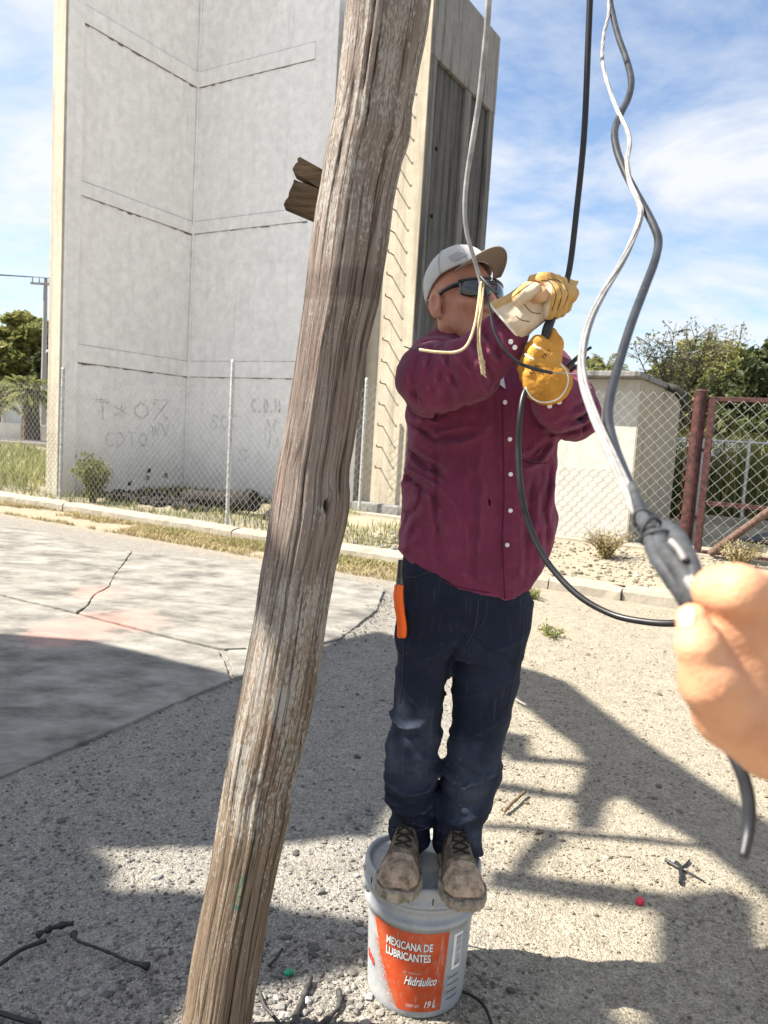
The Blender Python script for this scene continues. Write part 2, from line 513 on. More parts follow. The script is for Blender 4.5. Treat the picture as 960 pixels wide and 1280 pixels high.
def slab_mat():
    m = Mat('pavement_concrete', 0.92, 0.2)
    n1 = m.noise(1.3, 6, 0.65); n2 = m.noise(11, 8, 0.7); n3 = m.noise(90, 4, 0.6)
    sv = m.mapped((1.0, 1.5, 1.0), (0, 0, 0.5))
    n4 = m.noise(2.4, 7, 0.65, sv)
    c = m.ramp(n4, [(0.36, (0.105, 0.101, 0.092, 1)), (0.5, (0.20, 0.19, 0.17, 1)), (0.64, (0.285, 0.272, 0.245, 1))])
    c = m.mix(m.math('MULTIPLY', m.step(n1, 0.52, 0.72), 0.55), c, (0.27, 0.26, 0.24, 1))
    c = m.mix(m.math('MULTIPLY', m.step(n2, 0.55, 0.66), 0.6), c, (0.17, 0.16, 0.14, 1))
    # faint red paint rubbed into the surface
    for (px, py, r) in ((118, 742, 0.28), (150, 778, 0.42), (88, 792, 0.40)):
        g = G(px, py)
        d = m.n.new('ShaderNodeVectorMath'); d.operation = 'DISTANCE'
        m.l.new(m.tc(), d.inputs[0]); d.inputs[1].default_value = (g.x, g.y, 0)
        k = m.math('MULTIPLY', m.step(m.math('SUBTRACT', m.math('MULTIPLY', n4, 1.0), m.math('DIVIDE', d.outputs['Value'], r * 2.4)), 0.05, 0.30), 0.55)
        c = m.mix(k, c, (0.42, 0.22, 0.185, 1))
    m.color(c)
    m.bump(m.math('ADD', m.math('MULTIPLY', n2, 1.6), n3), 0.45, 0.006)
    return m.m
M_slab = slab_mat()

# ---- ground: one sheet to the horizon, relief near the camera
def axis(lo, hi, step, far):
    a = np.arange(lo, hi + 1e-6, step); g = []
    d = step
    x = hi
    while x < far: d *= 1.5; x += d; g.append(x)
    l = []; d = step; x = lo
    while x > -far: d *= 1.5; x -= d; l.append(x)
    return np.array(l[::-1] + list(a) + g)
def grid_sheet(name, xs, ys, zfun, mat, to_world=None):
    X, Y = np.meshgrid(xs, ys, indexing='ij')
    Z = zfun(X, Y)
    if to_world is not None: X, Y = to_world(X, Y)
    v = np.stack([X, Y, Z], -1).reshape(-1, 3)
    nx, ny = len(xs), len(ys)
    i = np.arange((nx - 1) * (ny - 1)); a = (i // (ny - 1)) * ny + i % (ny - 1)
    f = np.stack([a, a + ny, a + ny + 1, a + 1], 1)
    return mesh_obj(name, v, f, mat, smooth=True)
def ground_z(X, Y):
    fade = np.clip((Y - 0.6) / 0.5, 0, 1) * np.clip((8.2 - Y) / 1.0, 0, 1) * np.clip((X + 4.5), 0, 1) * np.clip((5.0 - X), 0, 1)
    h = (fbm2(X * 2.2, Y * 2.2, 3, 5) - 0.44) * 0.035 + (fbm2(X * 14, Y * 14, 3, 9) - 0.44) * 0.016
    return h * fade - 0.004
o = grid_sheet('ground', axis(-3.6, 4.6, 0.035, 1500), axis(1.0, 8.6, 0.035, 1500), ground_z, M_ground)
tag(o, kind='structure')
# ---- raised dry verge behind the kerb, going on to the horizon
def verge_z(U, Wd):
    return 0.13 + 0.08 * np.clip((Wd - 0.3) / 2.0, 0, 1) + (fbm2(U * 2, Wd * 2, 4, 31) - 0.45) * 0.05 * np.clip(Wd * 2, 0, 1) * np.clip((14 - Wd) / 3, 0, 1)
def site_to_world(U, Wd): return K0.x + EU.x * U + EW.x * Wd, K0.y + EU.y * U + EW.y * Wd
vs_w = axis(0.02, 6.0, 0.1, 1500); vs_w = vs_w[vs_w >= 0.0]
o = grid_sheet('verge', axis(-6, 9, 0.12, 1500), vs_w, verge_z, M_verge, site_to_world)
tag(o, kind='structure')

# ---- cracked concrete pavement: separate pieces with open joints
def ragged(poly, step, jit, seed):
    r = random.Random(seed); out = []
    for i, p in enumerate(poly):
        q = poly[(i + 1) % len(poly)]
        p, q = Vector(p), Vector(q); L = (q - p).length
        n = max(1, int(min(L, 12) / step)) if L < 12 else 1
        for k in range(n):
            t = k / n; c = p.lerp(q, t)
            if k: c = c + Vector((r.uniform(-jit, jit), r.uniform(-jit, jit)))
            out.append((c.x, c.y))
    return out
pav = empty('pavement'); pav['kind'] = 'structure'
pieces = [
    [(-500, 1187), (0, 975), (150, 911), (288, 852), (281, 831), (274, 816), (267, 814), (197, 797), (148, 784), (95, 770), (24, 754), (0, 747), (-500, 668)],
    [(-500, 663), (0, 745), (25, 751), (95, 767.4), (108.6, 759.5), (117.8, 745.5), (136, 735.1), (143, 720), (150.4, 711.1), (165, 690.5), (124, 684), (71, 670), (0, 657), (-500, 590)],
    [(99, 768), (109, 760), (118.5, 746), (136.5, 735.5), (143.5, 720.5), (151, 711.5), (166, 691), (227, 697), (319, 706), (430, 724), (480, 738), (470, 765), (425, 800), (335, 824), (308, 812), (281, 813), (270, 811), (198, 794), (149, 781)],
    [(285, 816), (308, 815), (332, 827), (312, 846), (293, 850), (287, 830)],
]
for k, pc in enumerate(pieces):
    pl = [(G(a, b).x, G(a, b).y) for a, b in pc]
    pl = ragged(pl, 0.06, 0.007, 50 + k)
    if sum(pl[i][0] * pl[(i + 1) % len(pl)][1] - pl[(i + 1) % len(pl)][0] * pl[i][1] for i in range(len(pl))) < 0: pl.reverse()
    mb = MB(); mb.prism(pl, -0.06, 0.016 + 0.004 * (k % 2))
    mb.build('slab', M_slab, pav, bevel=0.006)

# ---- kerb of cast blocks
kerb = empty('kerb'); kerb['kind'] = 'structure'
for k, (u0, u1) in enumerate([(-40, -9), (-9, -3.4), (-3.38, 0.3), (0.32, 3.3), (3.32, 4.93), (4.945, 5.72), (5.735, 6.9), (6.912, 8.4), (8.412, 30)]):
    n = max(2, int(min(u1 - u0, 8) / 0.12)); vs = []; fs = []
    dz = random.uniform(-0.015, 0.012); dw = random.uniform(-0.015, 0.015)
    r = random.Random(k)
    for i in range(n + 1):
        u = u0 + (u1 - u0) * i / n
        e = 0.02 if i in (0, n) else 0
        j = lambda a: r.uniform(-a, a)
        for (w, z) in ((-0.17, -0.08), (-0.165, 0.10 + dz), (-0.13, 0.148 + dz - e), (0.0, 0.155 + dz - e), (0.03, -0.08)):
            vs.append(S(u, w + dw + j(0.008), z + j(0.008)))
    for i in range(n):
        for q in range(4): fs.append((i * 5 + q, (i + 1) * 5 + q, (i + 1) * 5 + q + 1, i * 5 + q + 1))
    fs.append((0, 1, 2, 3, 4)); fs.append(tuple(n * 5 + q for q in (4, 3, 2, 1, 0)))
    mesh_obj('kerb_block', vs, fs, M_kerb, kerb)

# ================================================================ CONCRETE TOWER (fins of raw and plastered concrete)
uL = uw(PWn(60, 540, 0.4))[0]; uR = uw(PWn(73.5, 540, 0.4))[0]
wC = uw(PUn(239.5, 330, uR))[1]
uE = uw(PWn(414, 150, wC))[0]
ZT = 17.0
tower = empty('concrete_tower', S(uR, 2.0, 0), 'tall white plastered concrete tower behind the fence, its wall corner scrawled with faded graffiti', 'tower')
zb = [PWn(240, y, wC).z for y in (93, 112, 278, 293, 452, 471)]
mb = MB(); sbox(mb, uL, uR, 0.42, wC + 0.25, -0.1, ZT); o = mb.build('fin_wall', M_white, tower, bevel=0.012)
mb = MB(); sbox(mb, uL - 0.012, uR + 0.006, 0.38, 0.418, -0.1, ZT); mb.build('end_face', M_cream, tower, bevel=0.006)
wP = uw(PUn(98, 320, uR))[1]
mb = MB(); sbox(mb, uR + 0.001, uR + 0.05, 0.423, wP, -0.1, ZT); mb.build('edge_strip', M_white, tower, bevel=0.008)
mb = MB(); sbox(mb, uR + 0.001, uE, wC, wC + 0.22, -0.1, ZT); mb.build('back_wall', M_white, tower, bevel=0.012)
mb = MB(); sbox(mb, uE + 0.002, uE + 0.12, wC - 0.08, wC + 0.24, -0.1, ZT); mb.build('end_face', M_white, tower, bevel=0.01)
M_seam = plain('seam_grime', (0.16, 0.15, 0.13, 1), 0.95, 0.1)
uB = uw(PWn(392, 120, wC))[0]
for k in range(3):
    z1, z0 = zb[2 * k], zb[2 * k + 1]
    mb = MB(); sbox(mb, uR + 0.002, uR + 0.022, wP + 0.01, wC - 0.002, z0, z1); mb.build('ring_band', M_white, tower, bevel=0.006)
    mb = MB(); sbox(mb, uR + 0.024, uB, wC - 0.02, wC - 0.002, z0, z1); mb.build('ring_band', M_white, tower, bevel=0.006)
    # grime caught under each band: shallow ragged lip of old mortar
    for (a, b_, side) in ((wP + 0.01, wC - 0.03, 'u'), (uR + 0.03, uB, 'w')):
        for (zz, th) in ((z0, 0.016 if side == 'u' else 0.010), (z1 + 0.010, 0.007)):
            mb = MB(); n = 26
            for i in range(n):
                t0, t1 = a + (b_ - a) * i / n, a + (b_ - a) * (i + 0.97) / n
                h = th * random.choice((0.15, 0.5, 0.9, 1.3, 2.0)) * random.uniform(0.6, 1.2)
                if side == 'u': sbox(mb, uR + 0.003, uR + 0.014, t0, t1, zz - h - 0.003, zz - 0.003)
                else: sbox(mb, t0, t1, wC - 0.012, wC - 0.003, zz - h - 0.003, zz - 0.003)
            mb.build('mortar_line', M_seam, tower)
# the inner corner fillet
mb = MB(); mb.tube([S(uR + 0.03, wC - 0.012, z) for z in np.linspace(0, ZT, 60)], [0.022 + random.uniform(-0.006, 0.006) for _ in range(60)], 5); mb.build('corner_fillet', M_white, tower)

# front pillar of the tower: cream face with step irons, shaded side with sunk panels
F0 = PWn(529, 250, 3.15); uF, wF = uw(F0)
uFl = uw(PWn(430, 300, wF))[0]
wFar = uw(PUn(616, 180, uF))[1]
zTop = PUn(628, 50, uF).z
zBeam = PUn(614, 139, uF).z
tw2 = tower
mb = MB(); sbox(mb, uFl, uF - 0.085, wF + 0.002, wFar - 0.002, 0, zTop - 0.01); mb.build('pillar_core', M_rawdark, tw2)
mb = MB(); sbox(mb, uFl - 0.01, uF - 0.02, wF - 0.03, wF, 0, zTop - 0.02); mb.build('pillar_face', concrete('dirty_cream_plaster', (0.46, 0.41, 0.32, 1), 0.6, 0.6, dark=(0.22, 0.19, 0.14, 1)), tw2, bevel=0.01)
def wpx(px, py): return uw(PUn(px, py, uF))[1]
cols = [(wF - 0.005, wpx(542, 160), 0.0, M_raw), (wpx(576, 232), wpx(583, 232), 0.015, M_raw), (wpx(604, 258), wFar, 0.0, M_raw)]
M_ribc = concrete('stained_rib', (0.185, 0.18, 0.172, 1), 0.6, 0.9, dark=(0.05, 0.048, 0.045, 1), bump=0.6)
cols = [(a, b_, s_, M_ribc) for (a, b_, s_, m_) in cols]
for (a, b_, s_, m_) in cols:
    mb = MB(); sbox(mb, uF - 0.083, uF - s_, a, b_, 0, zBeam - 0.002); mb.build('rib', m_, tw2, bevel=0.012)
mb = MB()
n = 10
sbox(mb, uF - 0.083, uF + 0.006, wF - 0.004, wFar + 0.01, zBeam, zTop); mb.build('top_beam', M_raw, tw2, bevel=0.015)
M_rust = plain('rusty_steel', (0.16, 0.09, 0.055, 1), 0.85, 0.3, 0.2, 0.4, 60)
uc0, uc1 = uw(PWn(440, 400, wF))[0], uw(PWn(462, 400, wF))[0]
mb = MB(); sbox(mb, uc0, uc1, wF - 0.20, wF - 0.032, 0, zTop - 0.05); mb.build('buttress', M_raw, tw2, bevel=0.012)
zi = 1.0
uI = uw(PWn(494, 300, wF))[0]
while zi < zTop - 0.3:
    mb = MB()
    mb.tube([S(uI, wF - 0.03, zi), S(uI, wF - 0.20, zi + 0.01), S(uI, wF - 0.21, zi + 0.05)], 0.011, 6); mb.build('step_iron', M_rust, tw2)
    zi += 0.36
M_hole = plain('dark_hole', (0.02, 0.018, 0.016, 1), 0.95, 0.05)
for (px, py) in ((546, 186), (540, 270), (552, 60)):
    c = PUn(px, py, uF); mb = MB(); mb.tube([c - EU * 0.02, c + EU * 0.004], 0.035, 7); mb.build('bolt_hole', M_hole, tw2)
# plinth slab at the foot of the pillar
mb = MB(); sbox(mb, uFl + 0.05, uF + 0.4, 2.95, wF - 0.05, 0.05, 0.40); o = mb.build('concrete_plinth', M_raw, bevel=0.03)
tag(o, 'low grey concrete plinth on the ground behind the fence, between wooden pole and man', 'plinth')

# graffiti: thin brushed strokes on the two walls
M_graf = plain('faded_paint', (0.69, 0.68, 0.67, 1), 0.95, 0.1, 0.0, 0.25, 8)
def stroke(mb, pts, wd, plane):
    n = len(pts)
    for i in range(n - 1):
        a, b_ = Vector(pts[i]), Vector(pts[i + 1]); t = (b_ - a); L = t.length
        if L < 1e-6: continue
        t /= L; q = Vector((-t.y, t.x)) * wd * random.uniform(0.35, 0.62)
        a2, b2 = a - t * wd * 0.3, b_ + t * wd * 0.3
        vs = [plane(p) for p in (a2 - q, b2 - q, b2 + q, a2 + q)]
        mb.add(vs, [(0, 1, 2, 3)])
GLY = {'C': [[(1, .85), (.6, 1), (.2, .85), (0, .5), (.2, .15), (.6, 0), (1, .15)]], 'O': [[(.5, 1), (.05, .7), (.05, .3), (.5, 0), (.95, .3), (.95, .7), (.5, 1)]],
       'D': [[(.1, 0), (.1, 1), (.6, .95), (.95, .5), (.6, .05), (.1, 0)]], 'T': [[(0, 1), (1, 1)], [(.5, 1), (.5, 0)]], 'N': [[(0, 0), (0, 1), (.9, 0), (.9, 1)]],
       'X': [[(0, 1), (1, 0)], [(1, 1), (0, 0)]], 'Y': [[(0, 1), (.5, .5), (1, 1)], [(.5, .5), (.5, 0)]], 'S': [[(1, .85), (.5, 1), (.1, .75), (.9, .3), (.5, 0), (0, .15)]],
       '*': [[(.5, 1), (.5, 0)], [(0, .75), (1, .25)], [(0, .25), (1, .75)]], '.': [[(.4, 0), (.55, .05)]], 'V': [[(0, 1), (.5, 0), (1, 1)]], 'W': [[(0, 1), (.25, 0), (.5, .7), (.75, 0), (1, 1)]],
       'I': [[(.5, 0), (.5, 1)], [(.15, 1), (.85, 1)], [(.15, 0), (.85, 0)]], '-': [[(0, .5), (1, .5)]], 'P': [[(.1, 0), (.1, 1), (.8, .95), (.9, .7), (.7, .5), (.1, .5)]]}
def graffiti(txt, x0, y0, x1, y1, side, wd):
    """between photo points on wall 'u' (left fin) or 'w' (back wall); y0 top, y1 foot"""
    mb = MB(); n = len(txt); step = (x1 - x0) / n
    for i, ch in enumerate(txt):
        if ch == ' ': continue
        for st in GLY[ch]:
            pts = [(x0 + step * (i + 0.1 + 0.72 * a) + random.uniform(-.5, .5), y1 + (y0 - y1) * b_ + random.uniform(-.6, .6)) for a, b_ in st]
            q_ = []
            for e_ in range(len(pts) - 1):
                for h_ in range(4): q_.append((pts[e_][0] + (pts[e_ + 1][0] - pts[e_][0]) * h_ / 4 + random.uniform(-.35, .35), pts[e_][1] + (pts[e_ + 1][1] - pts[e_][1]) * h_ / 4 + random.uniform(-.35, .35)))
            pts = q_ + [pts[-1]]
            stroke(mb, pts, wd, (lambda p: PUn(p.x, p.y, uR + 0.006)) if side == 'u' else (lambda p: PWn(p.x, p.y, wC - 0.006)))
    mb.build('graffiti', M_graf, tower)['kind'] = 'stuff'
graffiti('T*OX', 117, 503, 214, 524, 'u', 1.5)
graffiti('-  -', 114, 498, 216, 502, 'u', 1.3)
graffiti('CDTO', 131, 541, 186, 558, 'u', 1.5)
graffiti('WV', 188, 529, 214, 544, 'u', 1.4)
graffiti('C.D.N', 314, 499, 351, 515, 'w', 1.6)
graffiti('SOC', 262, 519, 300, 536, 'w', 1.2)
graffiti('OS', 330, 524, 350, 560, 'w', 1.0)
graffiti('S', 296, 562, 312, 576, 'w', 1.2)
mb = MB()
for (px, py) in ((186, 588), (207, 594), (162, 604), (184, 597)):
    q = [Vector((px - 3, py + 3)), Vector((px - 1, py - 2)), Vector((px + 3, py - 3)), Vector((px + 2, py + 3))]
    mb.add([PUn(p.x, p.y, uR + 0.007) for p in q], [(0, 1, 2, 3)])
mb.build('burn_mark', plain('soot', (0.05, 0.05, 0.05, 1), 0.95, 0.1), tower)['kind'] = 'stuff'

# ================================================================ WHITE HUT
HC = PWn(793, 570, 3.25); uH, wH = uw(HC)
zH = PWn(804, 474, wH).z; uHl = uw(PWn(585, 570, wH))[0]
hut = empty('white_hut', S(uH - 2, wH + 1.5, 0.15), 'small white flat roofed hut behind the fence with dark water spout on its corner', 'hut')
mb = MB(); sbox(mb, uHl, uH, wH, wH + 3.0, 0.0, zH); mb.build('wall', M_hut, hut, bevel=0.01)
mb = MB(); sbox(mb, uH + 0.001, uH + 0.012, wH + 0.004, wH + 2.99, 0.0, zH - 0.002); mb.build('side_wall', concrete('dirty_shaded_plaster', (0.40, 0.35, 0.27, 1), 0.5, 0.4), hut)  # dirty beige, with this side's shade put into the colour
mb = MB(); sbox(mb, uHl - 0.25, uH + 0.06, wH - 0.33, wH + 3.2, zH + 0.002, zH + 0.085); mb.build('roof', M_raw, hut, bevel=0.015)
mb = MB()
a = PUn(834, 474, uH + 0.16); tdir = Vector((0.35, 0.1, -0.93))
M_spout = plain('spout_dark', (0.05, 0.05, 0.045, 1), 0.9, 0.2)
s0 = S(uH + 0.055, wH + 1.6, zH + 0.03)
mb.tube([s0, s0 + Vector((0.12, 0, -0.03)), s0 + Vector((0.24, 0.0, -0.14)), s0 + Vector((0.34, 0.0, -0.36))], [0.06, 0.075, 0.075, 0.05], 9)
mb.build('water_spout', M_spout, hut, smooth=True)

# ================================================================ CHAIN LINK FENCES
M_galv = plain('galvanised_wire', (0.38, 0.38, 0.36, 1), 0.5, 0.5, 0.35, 0.15, 40)
M_post = plain('galvanised_post', (0.50, 0.50, 0.49, 1), 0.55, 0.5, 0.4, 0.25, 30)
M_red = plain('red_oxide_paint', (0.06, 0.019, 0.017, 1), 0.6, 0.4, 0.0, 0.45, 18)
def chain_link(mb, org, eu, wd, z0, z1, cell, r, bow=0.0):
    """woven zigzag wires from org along eu (unit), width wd"""
    n = int(wd / cell) + 1; rows = int((z1 - z0) / (cell * 0.5))
    nrmv = Vector((-eu.y, eu.x, 0))
    for i in range(n):
        for s_ in (0, 1):
            pts = []
            for k in range(rows + 1):
                x = (i + (0.5 if k % 2 else 0.0)) * cell
                if s_ == 1: x = (i + (0.5 if k % 2 else 1.0)) * cell
                if x > wd: x = wd
                z = z0 + (z1 - z0) * k / rows
                p = org + eu * x + Vector((0, 0, z)) + nrmv * (0.006 * ((1 if k % 2 else -1) * (1 if s_ else -1)) + bow * math.sin(x * 1.3 + z))
                pts.append(p)
            mb.tube(pts, r, 3, caps=False)
def fence(name, label, u0, u1, w, zf0, zf1, posts, cell, r):
    f = empty(name, S((u0 + u1) / 2, w, 0), label, 'fence')
    mb = MB(); chain_link(mb, S(u0, w, 0), EU, u1 - u0, zf0, zf1, cell, r, 0.012)
    mb.build('wire_mesh', M_galv, f)
    for (u, zt, lean) in posts:
        mb = MB(); mb.tube([S(u, w + 0.04, 0.0), S(u + lean, w + 0.04, zt)], 0.028, 10)
        mb.tube([S(u + lean, w + 0.04, zt - 0.002), S(u + lean, w + 0.04, zt + 0.03)], [0.034, 0.02], 10)
        mb.build('post', M_post, f, smooth=False)
    return f
pA1 = PWn(74, 540, -0.02); pA2 = PWn(286, 540, -0.02)
zA = PWn(291, 452, -0.02).z; zAm = PWn(250, 484, -0.02).z
fence('chain_link_fence', 'chain link fence on the kerb in front of the tower, with two slim grey posts', -9.0, uw(PWn(415, 560, -0.02))[0], -0.02, 0.16, zAm,
      [(uw(pA1)[0], PWn(80, 461, -0.02).z, 0.02), (uw(pA2)[0], zA, -0.01), (-7.4, zA, 0.0)], 0.115, 0.0025)
wB = 2.72
uB0, uB1 = uw(PWn(436, 560, wB))[0], uw(PWn(862, 600, wB))[0]
zBm = PWn(700, 487, wB).z
fence('chain_link_fence', 'chain link fence behind the man, from the tower past the white hut to red post', uB0, uB1, wB, 0.24, zBm,
      [(uw(PWn(452, 560, wB))[0], zBm + 0.1, 0.0), (uw(PWn(575, 560, wB))[0], zBm + 0.1, 0.0)], 0.150, 0.0024)
mb = MB(); sbox(mb, uB0 - 0.4, uB1 + 4.0, wB - 0.06, wB + 0.10, 0.05, 0.255); o = mb.build('fence_footing', M_kerb, bevel=0.012)
tag(o, kind='structure')
# stray strip that joins the two runs, behind the wooden pole
# thick red pipe post and gate leaf
pR = PWn(864, 600, wB); uRp = uw(pR)[0]
zR = PWn(874, 489, wB).z
mb = MB(); mb.tube([S(uRp, wB, 0.0), S(uRp + 0.02, wB, zR)], 0.085, 18); mb.tube([S(uRp + 0.02, wB, zR), S(uRp + 0.02, wB, zR + 0.02)], [0.09, 0.07], 18)
rp = mb.build('pipe_post', M_red, smooth=False)
tag(rp, 'thick dark red pipe post between the chain link fence and the red gate', 'post')
mb = MB(); zig = []
for k in range(26): zig.append(S(uRp - 0.085 - (0.03 if k % 2 else 0.0), wB - 0.03, 0.3 + (zR - 0.4) * k / 25))
mb.tube(zig, 0.006, 5); mb.build('tie_wire', M_red, rp)
gt = empty('red_gate', S(uRp + 1.5, wB, 0.2), 'red framed chain link gate leaf beside the thick red pipe post', 'gate')
g0 = uw(PWn(881, 600, wB))[0]; zg1 = PWn(895, 499, wB).z; zg0 = 0.27; g1 = g0 + 2.9
zmid = PWn(885, 629, wB).z
for (a, b_, c_, d_, nm) in ((g0, zg0, g0, zg1, 'stile'), (g1, zg0, g1, zg1, 'stile'), (g0, zg1, g1, zg1, 'rail'), (g0, zmid, g1, zmid, 'rail'), (g0, zg0, g1, zg0, 'rail')):
    mb = MB(); L = Vector((c_ - a, 0, d_ - b_)).length
    if nm == 'stile': sbox(mb, a - 0.045, a + 0.045, wB - 0.03, wB + 0.03, b_ - 0.05, d_ + 0.03)
    else: sbox(mb, a + 0.047, c_ - 0.047, wB - 0.025, wB + 0.025, b_ - 0.03, b_ + 0.03)
    mb.build(nm, M_red, gt, bevel=0.006)
mb = MB(); chain_link(mb, S(g0 + 0.05, wB - 0.045, 0), EU, g1 - g0 - 0.1, zg0 - 0.15, zg1 - 0.02, 0.165, 0.0025); mb.build('wire_mesh', M_galv, gt)
mb = MB(); mb.tube([PWn(888, 692, wB - 0.12), PWn(990, 618, wB - 0.5)], 0.05, 12)
o = mb.build('brace_pipe', plain('brown_pipe', (0.13, 0.08, 0.065, 1), 0.7, 0.3, 0, 0.3), gt)
for z in (0.7, 1.6):
    mb = MB(); sbox(mb, uRp + 0.06, g0 - 0.047, wB - 0.02, wB + 0.02, z, z + 0.05); mb.build('hinge', M_red, gt)
# ================================================================ PLANTS
def leaf_mat(name, c0, c1, c2, rough=0.6, trans=0.25):
    m = Mat(name, rough, 0.25)
    a = m.attr('shade')
    n = m.noise(1.4, 3)
    col = m.ramp(m.math('ADD', m.math('MULTIPLY', a, 0.7), m.math('MULTIPLY', n, 0.3)), [(0.15, c0), (0.5, c1), (0.85, c2)])
    m.color(col)
    t = m.n.new('ShaderNodeBsdfTranslucent'); m.l.new(col, t.inputs[0])
    mx = m.n.new('ShaderNodeMixShader'); mx.inputs[0].default_value = trans
    m.l.new(m.b.outputs[0], mx.inputs[1]); m.l.new(t.outputs[0], mx.inputs[2])
    m.l.new(mx.outputs[0], m.n['Material Output'].inputs[0])
    return m.m
M_leaf = leaf_mat('tree_leaf', (0.10, 0.115, 0.03, 1), (0.21, 0.22, 0.07, 1), (0.36, 0.34, 0.13, 1), 0.6, 0.45)
M_leafdark = leaf_mat('dark_leaf', (0.025, 0.035, 0.015, 1), (0.055, 0.07, 0.026, 1), (0.10, 0.115, 0.045, 1), 0.6, 0.3)
M_leafpale = leaf_mat('pale_leaf', (0.16, 0.18, 0.09, 1), (0.27, 0.29, 0.15, 1), (0.38, 0.38, 0.22, 1), 0.6, 0.45)
M_dry = leaf_mat('dry_grass', (0.20, 0.16, 0.075, 1), (0.34, 0.28, 0.14, 1), (0.46, 0.39, 0.22, 1), 0.8, 0.2)
M_grass = leaf_mat('green_grass', (0.10, 0.125, 0.035, 1), (0.21, 0.225, 0.075, 1), (0.38, 0.34, 0.15, 1), 0.7, 0.35)
M_palm = leaf_mat('palm_leaf', (0.13, 0.145, 0.05, 1), (0.25, 0.27, 0.10, 1), (0.38, 0.37, 0.17, 1), 0.55, 0.45)
M_bark = plain('tree_bark', (0.12, 0.095, 0.075, 1), 0.95, 0.1, 0, 0.35, 12, 0.6)
M_flower = plain('white_petal', (0.75, 0.74, 0.70, 1), 0.8, 0.2)

def quads(name, c, ax, ay, shade, mat, parent=None, kink=0.25):
    """many small leaves: centre c, half axes ax, ay (N,3); two triangles each, slightly folded"""
    n = len(c)
    nn = np.cross(ax, ay); nn /= np.maximum(np.linalg.norm(nn, axis=1, keepdims=True), 1e-9)
    L = np.linalg.norm(ay, axis=1, keepdims=True)
    v = np.stack([c - ay, c + ax + nn * L * kink, c + ay, c - ax + nn * L * kink], 1).reshape(-1, 3)
    i = np.arange(n) * 4
    f = np.concatenate([np.stack([i, i + 1, i + 2], 1), np.stack([i, i + 2, i + 3], 1)])
    o = mesh_obj(name, v, f, mat, parent)
    at = o.data.attributes.new('shade', 'FLOAT', 'POINT')
    at.data.foreach_set('value', np.repeat(shade, 4).astype(np.float32))
    return o
def rand_dirs(n, rng):
    d = rng.normal(size=(n, 3)); return d / np.linalg.norm(d, axis=1, keepdims=True)
def crown_leaves(centre, radii, nclump, per, leaf, rng, clump_r=0.22, hollow=0.55):
    c0 = np.array(centre); r = np.array(radii)
    d = rand_dirs(nclump, rng)
    rad = hollow + (1 - hollow) * rng.random(nclump) ** 0.6
    cc = c0 + d * r * rad[:, None] * (0.8 + 0.35 * rng.random((nclump, 1)))
    ctr = np.repeat(cc, per, 0)
    p = ctr + rand_dirs(nclump * per, rng) * (rng.random((nclump * per, 1)) ** 0.5) * r.mean() * clump_r * np.array([1, 1, 0.7])
    a = rand_dirs(len(p), rng); b = np.cross(a, rand_dirs(len(p), rng)); b /= np.linalg.norm(b, axis=1, keepdims=True)
    s = leaf * (0.6 + 0.8 * rng.random((len(p), 1)))
    sh = np.clip(np.repeat(rng.random(nclump), per) * 0.7 + rng.random(len(p)) * 0.3, 0, 1)
    return p, a * s * 0.55, b * s, sh, cc
def tree(name, label, base, h, centre, radii, nclump, per, leaf, mat, seed, trunk_r=0.18, group=None, hollow=0.5, clump_r=0.24):
    rng = np.random.default_rng(seed)
    t = empty(name, base, label, 'tree', group)
    p, ax, ay, sh, cc = crown_leaves(centre, radii, nclump, per, leaf, rng, clump_r, hollow)
    quads('crown', p, ax, ay, sh, mat, t)
    mb = MB(); b = Vector(base); c = Vector(centre); fork = b.lerp(c, 0.45)
    mb.tube(spline([b - Vector((0, 0, 0.1)), b.lerp(fork, 0.5) + Vector((0.08, 0, 0)), fork], 4), [trunk_r * (1.25 - 0.5 * k / 8) for k in range(9)], 9)
    for k in rng.choice(len(cc), min(16, len(cc)), replace=False):
        e = Vector(cc[k]); m1 = fork.lerp(e, 0.5) + Vector((0, 0, 0.12 * (e - fork).length))
        pts = spline([fork, m1, e], 4)
        mb.tube(pts, [trunk_r * 0.5 * (1 - 0.85 * i / 8) for i in range(9)], 6)
    mb.build('trunk', M_bark, t, smooth=True)
    return t
def at_ground(px, y, z=0.2): p = P(px, 560, y); return Vector((p.x, p.y, z))
